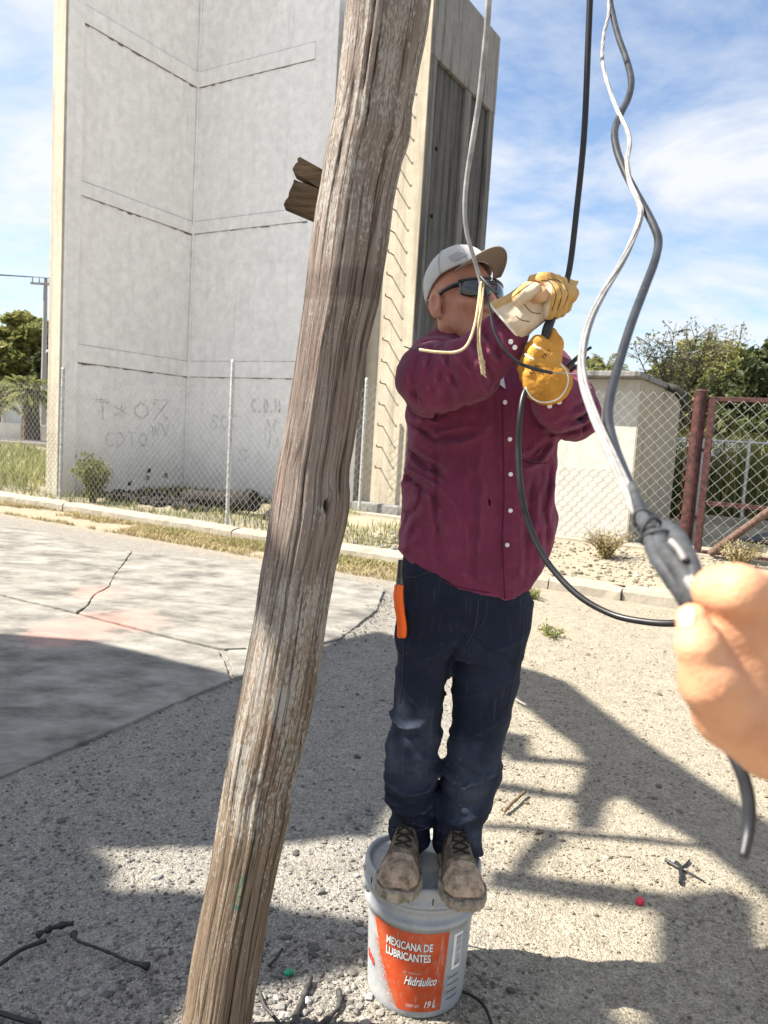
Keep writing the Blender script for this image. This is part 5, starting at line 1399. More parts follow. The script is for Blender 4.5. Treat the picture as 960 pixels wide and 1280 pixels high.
# ---- head frame
HCN = PA(577, 380, 2.085)
yaw, pit = math.radians(38), math.radians(9)
HF = nrm((math.sin(yaw) * math.cos(pit), -math.cos(yaw) * math.cos(pit), math.sin(pit)))
HS = nrm(np.cross(HF, (0, 0, 1)))            # towards his right, nearer the camera? sign fixed below
if HS[1] > 0: HS = -HS                        # HS: side towards the camera
HU = nrm(np.cross(HF, HS));  HU = HU if HU[2] > 0 else -HU
HR = np.stack([HF, HS, HU], 1)                # columns: forward, near side, up
def H(f, s, u): return HCN + HF * f + HS * s + HU * u
def head_sdf(p):
    d = s_ell(p, H(-0.012, 0, 0.030), (0.098, 0.076, 0.094), HR)
    d = smin(d, s_ell(p, H(0.022, 0, -0.035), (0.068, 0.064, 0.080), HR), 0.03)          # face block
    d = smin(d, s_cone(p, H(0.0, 0.050, -0.062), H(0.066, 0.016, -0.102), 0.026, 0.020), 0.025)   # jaw, near
    d = smin(d, s_cone(p, H(0.0, -0.050, -0.062), H(0.066, -0.016, -0.102), 0.026, 0.020), 0.025)
    d = smin(d, s_ell(p, H(0.076, 0, -0.100), (0.020, 0.022, 0.018), HR), 0.02)           # chin
    for sg in (1, -1):
        d = smin(d, s_ell(p, H(0.066, sg * 0.040, -0.018), (0.026, 0.026, 0.022), HR), 0.02)       # cheekbone
        d = smin(d, s_cone(p, H(0.084, sg * 0.012, 0.030), H(0.066, sg * 0.052, 0.030), 0.012, 0.010), 0.015)   # brow
        d = smax(d, -s_ell(p, H(0.098, sg * 0.032, 0.008), (0.016, 0.020, 0.012), HR), 0.012)      # eye socket
        d = smin(d, s_ell(p, H(0.078, sg * 0.032, 0.008), (0.013, 0.014, 0.012), HR), 0.004)       # eyelid
        d = smin(d, s_ell(p, H(0.100, sg * 0.013, -0.038), (0.012, 0.009, 0.009), HR), 0.008)      # nostril wing
        # ear
        ear = s_ell(p, H(-0.012, sg * 0.084, -0.010), (0.022, 0.010, 0.036), HR)
        ear = smax(ear, -s_ell(p, H(-0.006, sg * 0.095, -0.006), (0.012, 0.010, 0.021), HR), 0.005)
        ear = smin(ear, s_ell(p, H(-0.002, sg * 0.081, -0.041), (0.009, 0.006, 0.010), HR), 0.006)
        d = smin(d, ear, 0.006)
    d = smin(d, s_cone(p, H(0.090, 0, 0.022), H(0.117, 0, -0.030), 0.009, 0.0135), 0.012)   # nose
    d = smin(d, s_cone(p, H(0.088, 0.020, -0.066), H(0.088, -0.020, -0.066), 0.006, 0.006), 0.006)  # upper lip
    d = smin(d, s_cone(p, H(0.086, 0.017, -0.077), H(0.086, -0.017, -0.077), 0.007, 0.007), 0.006)
    d = smax(d, -s_cone(p, H(0.096, 0.026, -0.0715), H(0.096, -0.026, -0.0715), 0.0025, 0.0025), 0.004)
    # nasolabial crease, near side and far side
    for sg in (1, -1):
        d = smax(d, -s_cone(p, H(0.100, sg * 0.030, -0.040), H(0.088, sg * 0.040, -0.078), 0.004, 0.003), 0.008)
    # neck and shoulders' root
    nb = PA(598, 470, 2.12)
    d = smin(d, s_cone(p, H(-0.028, 0, -0.05), nb, 0.053, 0.062), 0.03)
    d = smin(d, s_ell(p, nb + np.array([0.0, 0.01, -0.09]), (0.17, 0.085, 0.09)), 0.04)
    d = smax(d, -s_cone(p, H(0.02, 0.068, -0.085), PA(600, 445, 2.04), 0.004, 0.004), 0.012)
    return d
lo = HCN - np.array([0.17, 0.17, 0.33]); hi = HCN + np.array([0.24, 0.17, 0.15])
man = sdf_obj('person', head_sdf, lo, hi, 0.0036, M_skin)
tag(man, 'man in plum shirt, jeans, white cap and sunglasses standing on the grey bucket, working cables', 'person')

M_hair = plain('grey_stubble', (0.30, 0.27, 0.25, 1), 0.9, 0.1, 0, 0.3, 120)
rh = np.random.default_rng(4); bv_m = BVHTree.FromPolygons([vv.co[:] for vv in man.data.vertices], [tuple(pp.vertices) for pp in man.data.polygons])
mb = MB()
for k in range(1500):
    f_, u_ = rh.uniform(-0.10, 0.012), rh.uniform(-0.075, 0.03)
    if f_ > -0.02 and u_ < -0.02 or (f_ + 0.012) ** 2 / 0.0006 + (u_ + 0.01) ** 2 / 0.0016 < 1: continue
    o_ = Vector(H(f_, 0.2, u_)); h_ = bv_m.ray_cast(o_, Vector(-HS), 0.3)
    if h_[0] is None: continue
    d_ = (h_[1] * 0.6 + Vector(-HU) * 0.8 + Vector(rh.normal(size=3) * 0.25)).normalized(); mb.tube([h_[0] - h_[1] * 0.001, h_[0] + d_ * 0.005], [0.0006, 0.0003], 3, caps=False)
o = mb.build('short_hair', M_hair, man); o['kind'] = 'stuff'
# ---- cap
cp = math.radians(25)
CF = nrm((math.sin(yaw) * math.cos(cp), -math.cos(yaw) * math.cos(cp), math.sin(cp))); CU = nrm(np.cross(CF, HS)); CU = CU if CU[2] > 0 else -CU
CR = np.stack([CF, HS, CU], 1); CC = H(-0.010, 0, 0.054)
def cap_sdf(p):
    q = (p - CC) @ CR
    d = s_ell(p, CC, (0.105, 0.0845, 0.101), CR)
    d = np.maximum(d, -s_ell(p, CC - CU * 0.002, (0.0995, 0.0785, 0.0945), CR))
    rim = -0.004 - 0.030 * np.clip(-q[:, 0] / 0.1, -0.2, 1)            # lower at the back
    d = smax(d, rim - q[:, 2], 0.004)
    # seams between the panels
    az = np.arctan2(q[:, 1], q[:, 0])
    d = d + 0.0012 * np.exp(-((np.abs(np.sin(az * 1.5 + 0.52)) / 0.06) ** 2))
    return d
M_cap = cloth('white_cap_cloth', (0.50, 0.495, 0.49, 1), var=0.06, bump=0.15); M_brim = cloth('brown_brim_cloth', (0.25, 0.205, 0.165, 1), var=0.1)
cap = sdf_obj('cap', cap_sdf, CC - 0.13, CC + 0.13, 0.0033, M_cap); world_parent(cap, man)
def brim_pts(side_top):
    vs = []; nr, na = 12, 30
    for i in range(nr + 1):
        t = i / nr
        for k in range(na + 1):
            a = -0.98 + 1.96 * k / na
            r0 = np.array([0.103 * math.cos(a), 0.082 * math.sin(a)]); ext = 0.062 * math.cos(a * 1.28) ** 0.75
            r = r0 + np.array([ext * t, 0.004 * t * math.sin(a)])
            z = 0.006 - 0.026 * (r[1] / 0.08) ** 2 + 0.012 * t - 0.012 * t * t
            vs.append(CC + CF * r[0] + HS * r[1] + CU * (z + side_top))
    fs = []
    for i in range(nr):
        for k in range(na):
            q = i * (na + 1) + k; fs.append((q, q + 1, q + na + 2, q + na + 1))
    return vs, fs
v, f = brim_pts(0.0); br = mesh_obj('brim', np.array(v), f, [M_brim, M_cap], cap, smooth=True)
sm = br.modifiers.new('thick', 'SOLIDIFY'); sm.thickness = 0.0035; sm.offset = 0
M_capseam = plain('cap_seam', (0.40, 0.40, 0.41, 1), 0.9, 0.1)
for az_ in (0.55, 1.35, 2.3, -0.55):
    pts = []
    for el in np.linspace(0.02, 1.45, 14):
        q = np.array([0.1062 * math.cos(az_) * math.cos(el), 0.0857 * math.sin(az_) * math.cos(el), 0.1022 * math.sin(el)]); pts.append(Vector(CC + CR @ q))
    mb = MB(); mb.tube(pts, 0.0011, 5); mb.build('panel_seam', M_capseam, cap, smooth=True)
mb = MB(); mb.tube([Vector(CC + CF * (0.103 * math.cos(a) + 0.062 * math.cos(a * 1.28) ** 0.75) + HS * (0.082 + 0.004) * math.sin(a) + CU * (0.006 - 0.026 * ((0.086 * math.sin(a)) / 0.08) ** 2)) for a in np.linspace(-0.97, 0.97, 30)], 0.0024, 6); mb.build('brim_edge', M_brim, cap, smooth=True)
mb = MB(); mb.tube([Vector(CC + CR @ np.array([0.000, 0, 0.1015])), Vector(CC + CR @ np.array([0.000, 0, 0.1055]))], [0.007, 0.004], 10); mb.build('top_button', M_cap, cap)
# grey patch on the side panel of the cap
bv_cap = BVHTree.FromPolygons([vv.co[:] for vv in cap.data.vertices], [tuple(pp.vertices) for pp in cap.data.polygons])
def hit(bv, px, py, off=0.0):
    d = ray(px, py).normalized(); h = bv.ray_cast(CAM, d, 20.0)
    if h[0] is None: return None, None
    return h[0] + h[1] * off, h[1]
def grid_patch(name, bv, quad, mat, parent, n=8, off=0.002):
    vs = []; fs = []
    a, b, c, d = [Vector(q) for q in quad]
    for i in range(n + 1):
        for k in range(n + 1):
            p2 = a.lerp(b, k / n).lerp(d.lerp(c, k / n), i / n); h, _ = hit(bv, p2.x, p2.y, off); 
            if h is None: return None
            vs.append(h)
    for i in range(n):
        for k in range(n): q = i * (n + 1) + k; fs.append((q, q + 1, q + n + 2, q + n + 1))
    return mesh_obj(name, vs, fs, mat, parent, smooth=True)
grid_patch('cap_patch', bv_cap, [(560, 322), (572, 315), (585, 318), (569, 328)], cloth('grey_patch_cloth', (0.36, 0.36, 0.37, 1), var=0.1), cap)

# ---- sunglasses: wrapped dark lens, frame and temple arms
M_lens = Mat('dark_lens', 0.08, 0.6); M_lens.color((0.012, 0.014, 0.018, 1)); M_lens.b.inputs['Coat Weight'].default_value = 0.6; M_lens = M_lens.m
M_frame = plain('black_frame', (0.012, 0.012, 0.012, 1), 0.3, 0.5)
def wrap(a, u, off=0.0):
    return H((0.104 + off) * math.cos(a) ** 0.8 if math.cos(a) > 0 else (0.104 + off) * math.cos(a), (0.078 + off) * math.sin(a), u)
gl = None
for sg in (1, -1):
    vs = []; fs = []; na, nu = 16, 8
    for i in range(na + 1):
        t = i / na; a = sg * (0.10 + 0.88 * t)
        up = 0.036 - 0.006 * t; dn = -0.019 + 0.014 * t ** 3 + 0.012 * (1 - t) ** 4
        for k in range(nu + 1):
            s_ = k / nu; u = dn + (up - dn) * s_; vs.append(wrap(a, u, 0.010 + 0.004 * math.sin(PI * s_)))
    for i in range(na):
        for k in range(nu): q = i * (nu + 1) + k; fs.append((q, q + 1, q + nu + 2, q + nu + 1))
    if gl is None:
        gl = mesh_obj('sunglasses', np.array([list(map(float, x)) for x in vs]), fs, M_lens, man, smooth=True); le = gl
    else: le = mesh_obj('lens', np.array([list(map(float, x)) for x in vs]), fs, M_lens, gl, smooth=True)
    so = le.modifiers.new('thick', 'SOLIDIFY'); so.thickness = 0.003; so.offset = 0
    mb = MB(); mb.tube([Vector(wrap(sg * (0.06 + 0.95 * t), 0.034 - 0.006 * t, 0.012)) for t in np.linspace(0, 1, 14)], 0.0035, 6); mb.build('brow_bar', M_frame, gl, smooth=True)
    mb = MB(); mb.tube([Vector(wrap(sg * (0.96 + 0.75 * t), 0.022 - 0.016 * t * t, 0.006 if t < 0.7 else 0.003)) for t in np.linspace(0, 1, 10)], [0.007 - 0.0035 * t for t in np.linspace(0, 1, 10)], 7); mb.build('temple_arm', M_frame, gl, smooth=True)
mb = MB(); mb.tube([Vector(wrap(a, 0.024, 0.012)) for a in (-0.14, 0, 0.14)], 0.005, 6); mb.build('bridge', M_frame, gl)

# ---- shirt
T = loft([(422, 580, 622, 0.060, 2.12), (432, 556, 655, 0.080, 2.12), (445, 534, 682, 0.100, 2.12), (465, 520, 700, 0.112, 2.12), (490, 511, 705, 0.122), (520, 509, 703, 0.130), (550, 509, 698, 0.136), (600, 506, 697, 0.144), (650, 500, 695, 0.148), (692, 495, 692, 0.146), (720, 497, 686, 0.143), (760, 500, 672, 0.140)], YM)
hem_px = [(490, 684), (497, 693), (510, 708), (540, 727), (575, 740), (612, 747), (632, 751), (650, 748), (665, 740), (680, 724), (692, 704), (700, 688)]
hemw = np.array([[PA(a, b, 1.97)[0], PA(a, b, 1.97)[2]] for a, b in hem_px])
ARM_R = ([PA(548, 458, 2.09), PA(540, 475, 1.86), PA(588, 462, 1.80), PA(622, 430, 1.78), PA(633, 416, 1.775)], [0.084, 0.078, 0.066, 0.052, 0.045])
ARM_L = ([PA(680, 470, 2.12), PA(705, 500, 1.98), PA(716, 517, 1.90), PA(700, 505, 1.815), PA(692, 493, 1.785)], [0.078, 0.066, 0.058, 0.055, 0.048])
shirt_folds = [
    ([(508, 588), (530, 598), (548, 609), (566, 627), (573, 650)], 1.97, 0.008, 0.007), ([(512, 600), (540, 618), (556, 640)], 1.97, 0.010, -0.005), ([(505, 694), (511, 662), (521, 622)], 1.97, 0.008, 0.006), ([(497, 692), (514, 682), (526, 664)], 1.97, 0.007, 0.006),
    ([(502, 672), (513, 650), (518, 630)], 1.97, 0.007, -0.005), ([(512, 530), (530, 545), (560, 548)], 1.97, 0.010, 0.006), ([(516, 548), (540, 562), (580, 556), (610, 535)], 1.97, 0.011, 0.007), ([(560, 575), (556, 625), (566, 690)], 1.97, 0.014, 0.005), ([(600, 545), (606, 620), (600, 720)], 1.97, 0.014, 0.004),
    ([(585, 560), (583, 640), (590, 720)], 1.97, 0.012, -0.004), ([(618, 500), (619, 560), (621, 640)], 1.97, 0.008, -0.005), ([(694, 560), (676, 580), (655, 588)], 1.97, 0.009, 0.006), ([(697, 610), (680, 650), (676, 700)], 1.97, 0.010, 0.005), ([(665, 610), (662, 660), (668, 720)], 1.97, 0.012, -0.004),
    ([(640, 700), (655, 722), (664, 738)], 1.97, 0.008, 0.004), ([(530, 690), (560, 712), (600, 722)], 1.97, 0.012, 0.004),
    ([(699, 521), (714, 513), (730, 498)], 1.9, 0.006, 0.006), ([(690, 536), (714, 531), (738, 514)], 1.9, 0.006, 0.006), ([(704, 546), (724, 541), (741, 527)], 1.9, 0.006, 0.005), ([(694, 528), (714, 522), (735, 506)], 1.9, 0.005, -0.005), ([(720, 480), (730, 495), (742, 510)], 1.9, 0.006, 0.005)]
shirt_creases = [([(524, 440), (516, 472), (524, 508)], 1.785, 1.7), ([(541, 436), (535, 470), (549, 514)], 1.765, 1.8), ([(556, 433), (566, 468), (582, 503)], 1.745, 1.8), ([(574, 434), (590, 464), (602, 492)], 1.73, 1.8), ([(592, 424), (606, 452), (620, 476)], 1.722, 1.7), ([(608, 410), (618, 434), (630, 452)], 1.725, 1.5), ([(530, 500), (548, 480), (560, 445)], 1.76, 0.9),
    ([(505, 500), (525, 516), (562, 516)], 1.85), ([(515, 530), (545, 549), (602, 541)], 1.97), ([(512, 562), (533, 580), (560, 601)], 1.97), ([(690, 553), (672, 571), (648, 577)], 1.97), ([(694, 582), (684, 640), (688, 690)], 1.97), ([(548, 566), (544, 640), (553, 702)], 1.97), ([(592, 560), (594, 640), (588, 715)], 1.97),
    ([(666, 600), (660, 662), (655, 730)], 1.97), ([(700, 515), (716, 508), (735, 492)], 1.86, 1.5), ([(694, 530), (716, 525), (739, 508)], 1.86, 1.5), ([(700, 541), (722, 537), (742, 520)], 1.87, 1.5), ([(502, 660), (520, 640), (528, 612)], 1.97)]
def creases2d(p, lines):
    s = np.zeros(len(p)); q = p.copy(); q[:, 1] = 0
    wob = (fbm2(p[:, 0] * 25, p[:, 2] * 25, 2, 401) - 0.37) * 0.03
    for k, ln in enumerate(lines):
        pts, y = ln[:2]; am = ln[2] if len(ln) > 2 else 1.0
        w_ = [PA(a, b, y) * np.array([1, 0, 1]) for a, b in pts]
        a, b = np.array(w_[0]), np.array(w_[-1]); t = np.clip(((q - a) @ (b - a)) / ((b - a) @ (b - a)), 0, 1)
        d = np.abs(s_seg(q, w_) + wob * np.minimum(1, t * 3))
        env = np.sin(PI * np.clip(t * 0.9 + 0.05, 0, 1)) ** 0.6
        s = s - am * env * 0.0105 * np.exp(-d / 0.0055) + am * env * 0.0065 * np.exp(-((d - 0.016) / 0.008) ** 2)
    return s
plk = [PA(627, 478, 1.97), PA(631, 510, 1.97), PA(637, 560, 1.97), PA(639, 610, 1.97), PA(637, 660, 1.97), PA(634, 700, 1.97), PA(636, 752, 1.97)]
def shirt_sdf(p):
    d = s_loft(p, T, 2.25)
    hz = np.interp(p[:, 0], hemw[:, 0], hemw[:, 1])
    d = np.maximum(d, (hz - p[:, 2]) * 0.8)
    # inside of the hem is hollow
    inner = s_loft(p, T, 2.25) + 0.016
    d = np.maximum(d, -np.maximum(inner, p[:, 2] - (hz + 0.012)))
    # collar stand round the neck
    nb = PA(588, 419, 2.10)
    q = p - nb; rr_ = np.sqrt((q[:, 0] / 1.12) ** 2 + (q[:, 1]) ** 2); ang = np.arctan2(q[:, 1], q[:, 0])
    zc = 0.018 + 0.012 * np.sin(ang) - 0.01 * np.cos(ang)
    col = np.maximum(np.abs(rr_ - 0.076 - 0.25 * np.maximum(zc - q[:, 2], 0)) - 0.006, np.abs(q[:, 2] - zc + 0.004) - 0.032)
    d = smin(d, col, 0.012)
    aR = s_chain(p, *ARM_R, k=0.02); aL = s_chain(p, *ARM_L, k=0.02)
    d = smin(d, aR, 0.016); d = smin(d, aL, 0.016)
    # open neck: the shirt front parts at the top button
    d = smax(d, -s_cone(p, PA(621, 452, 1.965), PA(625, 478, 1.965), 0.020, 0.004), 0.006)
    w_ = (fbm2(p[:, 0] * 16 + p[:, 1] * 9, p[:, 2] * 9, 3, 91) - 0.44) * 0.016 + (fbm2(p[:, 0] * 40 + p[:, 1] * 20, p[:, 2] * 22 + p[:, 1] * 15, 2, 97) - 0.37) * 0.007
    sR, qR = arm_coord(p, ARM_R[0]); sL, qL = arm_coord(p, ARM_L[0])
    kR = np.clip(1 - aR / 0.012, 0, 1) * (aR < aL); kL = np.clip(1 - aL / 0.012, 0, 1) * (aL <= aR)
    rR = ridged(sR * 17 + 0.9 * np.sin(qR), qR * 0.9 + 3, 201); rL = ridged(sL * 24 + 0.9 * np.sin(qL), qL * 0.9 + 8, 211)
    x_, z_ = p[:, 0], p[:, 2]
    rT = ridged((x_ * 0.83 + z_ * 0.55) * 10 + p[:, 1] * 4, (z_ * 0.83 - x_ * 0.55) * 3.2, 221) * 0.75 + ridged((x_ - z_ * 0.25) * 11, z_ * 2.6 + p[:, 1] * 3, 231) * 0.5
    w_ = w_ + kR * (rR - 0.22) * 0.026 + kL * (rL - 0.22) * 0.022 + (1 - np.maximum(kR, kL)) * (rT - 0.35) * 0.011 * np.clip((p[:, 2] - hz) / 0.06, 0.25, 1)
    w_ = w_ * np.clip((p[:, 2] - hz) / 0.05, 0.25, 1)
    w_ = w_ - 0.004 * (1 - np.maximum(kR, kL))
    near = p[:, 1] < 2.06
    f_ = folds2d(p, shirt_folds)
    front = p.copy(); front[:, 1] = 0
    pd = s_seg(front, [x * np.array([1, 0, 1]) for x in plk])
    pk = np.where(near & (aR > 0.01) & (aL > 0.01), 0.0035 * (1 - np.clip((pd - 0.019) / 0.003, 0, 1)), 0)
    return d - w_ - np.where(near, f_ * 1.1 + creases2d(p, shirt_creases), 0) - pk
lo, hi = bounds([PA(488, 395, 1.70), PA(752, 395, 1.70), PA(488, 762, 2.30), PA(700, 762, 2.30)], 0.02)
shirt = sdf_obj('shirt', shirt_sdf, lo, hi, 0.0043, M_shirt, man)
sm = shirt.modifiers.new('smooth', 'SMOOTH'); sm.iterations = 1; sm.factor = 0.3
bv_shirt = BVHTree.FromPolygons([vv.co[:] for vv in shirt.data.vertices], [tuple(pp.vertices) for pp in shirt.data.polygons])
M_button = plain('pearl_button', (0.75, 0.74, 0.74, 1), 0.3, 0.5)
for (bx, by) in ((631, 503), (637, 549), (638, 593), (638, 638), (634, 681), (638, 427), (643, 434), (699, 502), (687, 507)):
    h, nn_ = hit(bv_shirt, bx, by)
    if h is None: continue
    mb = MB(); mb.tube([h - nn_ * 0.001, h + nn_ * 0.003, h + nn_ * 0.0042], [0.0058, 0.0058, 0.0042], 12); mb.build('button', M_button, shirt)
def seam(name, bv, pix, r, mat, parent, off=0.001, n=6):
    pts = []
    for q in spline([Vector((a, b, 0)) for a, b in pix], n):
        h, nn_ = hit(bv, q.x, q.y, off)
        if h is not None: pts.append(h)
    if len(pts) < 2: return None
    mb = MB(); mb.tube(pts, r, 5); return mb.build(name, mat, parent, smooth=True)
M_thread = plain('plum_thread', (0.09, 0.014, 0.036, 1), 0.9, 0.1)
seam('placket_seam', bv_shirt, [(628, 500), (629, 560), (630, 620), (628, 680), (631, 748)], 0.0014, M_thread, shirt)
seam('pocket_seam', bv_shirt, [(652, 575), (668, 580), (686, 578)], 0.0012, M_thread, shirt)
seam('hem_seam', bv_shirt, [(500, 691), (512, 703), (540, 721), (575, 734), (612, 741)], 0.0012, M_thread, shirt)
M_hole = plain('torn_hole', (0.02, 0.004, 0.01, 1), 0.95, 0.05)
seam('torn_hole', bv_shirt, [(611, 624), (612, 632)], 0.0028, M_hole, shirt)
# pale undershirt in the neck opening
mb = MB(); q = [P(617, 474, 1.972), P(628, 462, 1.972), P(632, 486, 1.972)]
mesh_obj('undershirt', [v + Vector((0, 0.0, 0)) for v in q] + [v + Vector((0, 0.03, 0)) for v in q], [(0, 1, 2), (5, 4, 3), (0, 3, 4, 1), (1, 4, 5, 2), (2, 5, 3, 0)], plain('pale_cotton', (0.62, 0.68, 0.80, 1), 0.9), man)

# ---- jeans
YJ = 2.09
HIP = loft([(660, 520, 660, 0.105), (700, 503, 664, 0.118), (725, 500, 660, 0.124), (745, 498, 662, 0.128), (770, 498, 658, 0.125), (800, 498, 655, 0.115), (812, 500, 652, 0.105)], YJ)
LGL = loft([(752, 500, 584, 0.105), (770, 498, 584, 0.108), (800, 497, 576, 0.106), (850, 496, 561, 0.098), (880, 493, 554, 0.093), (910, 488, 551, 0.090), (940, 484, 547, 0.088), (985, 482, 546, 0.085, 2.095), (1000, 486, 545, 0.081, 2.095), (1020, 490, 541, 0.076, 2.095), (1046, 490, 538, 0.074, 2.095)], YJ)
LGR = loft([(752, 580, 660, 0.105), (770, 577, 658, 0.108), (800, 571, 655, 0.106), (840, 566, 648, 0.100), (880, 566, 640, 0.095), (910, 564, 632, 0.092), (940, 560, 628, 0.090), (970, 554, 625, 0.087), (1000, 545, 617, 0.083), (1030, 540, 604, 0.077), (1060, 541, 600, 0.075)], YJ)
jean_folds = [([(497, 850), (510, 870), (525, 885)], 2.0, 0.010, 0.006), ([(486, 905), (505, 912), (522, 908), (532, 900)], 2.0, 0.008, 0.010), ([(488, 922), (505, 926), (520, 920)], 2.0, 0.008, -0.008), ([(482, 985), (505, 995), (535, 990), (552, 975)], 2.0, 0.009, 0.009), ([(488, 1004), (510, 1010), (545, 1002)], 2.0, 0.008, -0.008),
    ([(490, 1020), (515, 1022), (540, 1012)], 2.0, 0.007, 0.006), ([(578, 790), (566, 815), (560, 850), (558, 880)], 2.0, 0.008, -0.008), ([(590, 795), (610, 815), (650, 800)], 2.0, 0.012, 0.006), ([(575, 770), (600, 800), (640, 830)], 2.0, 0.010, -0.005), ([(560, 880), (590, 870), (636, 850)], 2.0, 0.011, 0.005),
    ([(556, 930), (585, 925), (626, 900)], 2.0, 0.010, 0.006), ([(548, 975), (580, 985), (622, 965)], 2.0, 0.009, 0.008), ([(545, 1000), (575, 1010), (612, 1000)], 2.0, 0.008, -0.007), ([(541, 1022), (570, 1030), (606, 1020)], 2.0, 0.008, 0.007), ([(505, 790), (530, 800), (565, 790)], 2.0, 0.012, -0.005), ([(520, 830), (545, 815), (570, 800)], 2.0, 0.010, 0.005), ([(500, 760), (520, 765), (560, 760)], 2.0, 0.011, 0.004)]
def jeans_sdf(p):
    d = s_loft(p, HIP, 2.4)
    l = s_loft(p, LGL, 2.1); r = s_loft(p, LGR, 2.1)
    lg = smin(l, r, 0.006)
    d = smin(d, lg, 0.02)
    hol = np.minimum(s_loft(p, LGL, 2.1), s_loft(p, LGR, 2.1)) + 0.024
    d = np.maximum(d, -np.maximum(hol, p[:, 2] - 0.50))
    f_ = folds2d(p, jean_folds)
    w_ = (fbm2(p[:, 0] * 18 + p[:, 1] * 9, p[:, 2] * 13, 3, 17) - 0.44) * 0.010
    x_, z_ = p[:, 0], p[:, 2]
    w_ = w_ + (ridged((x_ * 0.6 + z_ * 0.8) * 9, (z_ * 0.6 - x_ * 0.8) * 4 + p[:, 1] * 5, 301) - 0.35) * 0.007 + (ridged((z_ + 0.35 * np.abs(x_ - 0.13)) * 15 + p[:, 1] * 3, x_ * 5, 311) - 0.3) * 0.013 * np.clip((0.95 - z_) / 0.35, 0.12, 1)
    low = np.clip((0.75 - p[:, 2]) / 0.3, 0, 1)
    w_ = w_ + low * (fbm2(p[:, 0] * 12 + p[:, 1] * 6, p[:, 2] * 38, 2, 23) - 0.37) * 0.012
    return d - w_ - np.where(p[:, 1] < 2.1, f_ * 1.3, f_ * 0.6)
lo, hi = bounds([PA(476, 655, 1.94), PA(700, 655, 1.94), PA(476, 1062, 2.24), PA(640, 1062, 2.24)], 0.015)
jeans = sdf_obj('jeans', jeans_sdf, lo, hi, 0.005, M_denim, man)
sm = jeans.modifiers.new('smooth', 'SMOOTH'); sm.iterations = 1; sm.factor = 0.3
bv_j = BVHTree.FromPolygons([vv.co[:] for vv in jeans.data.vertices], [tuple(pp.vertices) for pp in jeans.data.polygons])
M_jthread = plain('denim_seam', (0.055, 0.06, 0.075, 1), 0.9, 0.1)
for pix in ([(598, 748), (596, 770), (592, 790), (582, 806)], [(608, 750), (608, 768), (600, 784)], [(503, 716), (512, 722), (528, 718), (540, 712)], [(655, 752), (652, 800), (642, 850), (634, 890)], [(505, 800), (503, 850), (500, 880)]):
    seam('stitching', bv_j, pix, 0.0011, M_jthread, jeans)
for pix in ([(491, 1036), (510, 1040), (537, 1034)], [(542, 1052), (570, 1056), (600, 1048)]):
    seam('hem_stitching', bv_j, pix, 0.0013, M_jthread, jeans)

# ---- boots
M_boot = Mat('dusty_suede', 0.95, 0.1); n_ = M_boot.noise(34, 7, 0.7); n2_ = M_boot.noise(120, 4, 0.6)
c_ = M_boot.ramp(n_, [(0.3, (0.06, 0.046, 0.034, 1)), (0.5, (0.135, 0.105, 0.077, 1)), (0.66, (0.28, 0.225, 0.165, 1))]); M_boot.color(c_); M_boot.bump(M_boot.math('ADD', n_, M_boot.math('MULTIPLY', n2_, 0.5)), 0.4, 0.004); M_boot = M_boot.m
M_toe = Mat('scuffed_toe', 0.95, 0.1); n_ = M_toe.noise(38, 7, 0.7); M_toe.color(M_toe.ramp(n_, [(0.36, (0.15, 0.115, 0.08, 1)), (0.5, (0.30, 0.23, 0.165, 1)), (0.64, (0.46, 0.345, 0.25, 1))])); M_toe.bump(n_, 0.4, 0.003); M_toe = M_toe.m
M_sole = plain('dirty_sole', (0.27, 0.235, 0.185, 1), 0.95, 0.1, 0, 0.3, 40, 0.5)
M_lace = plain('dark_lace', (0.025, 0.022, 0.02, 1), 0.9, 0.1)
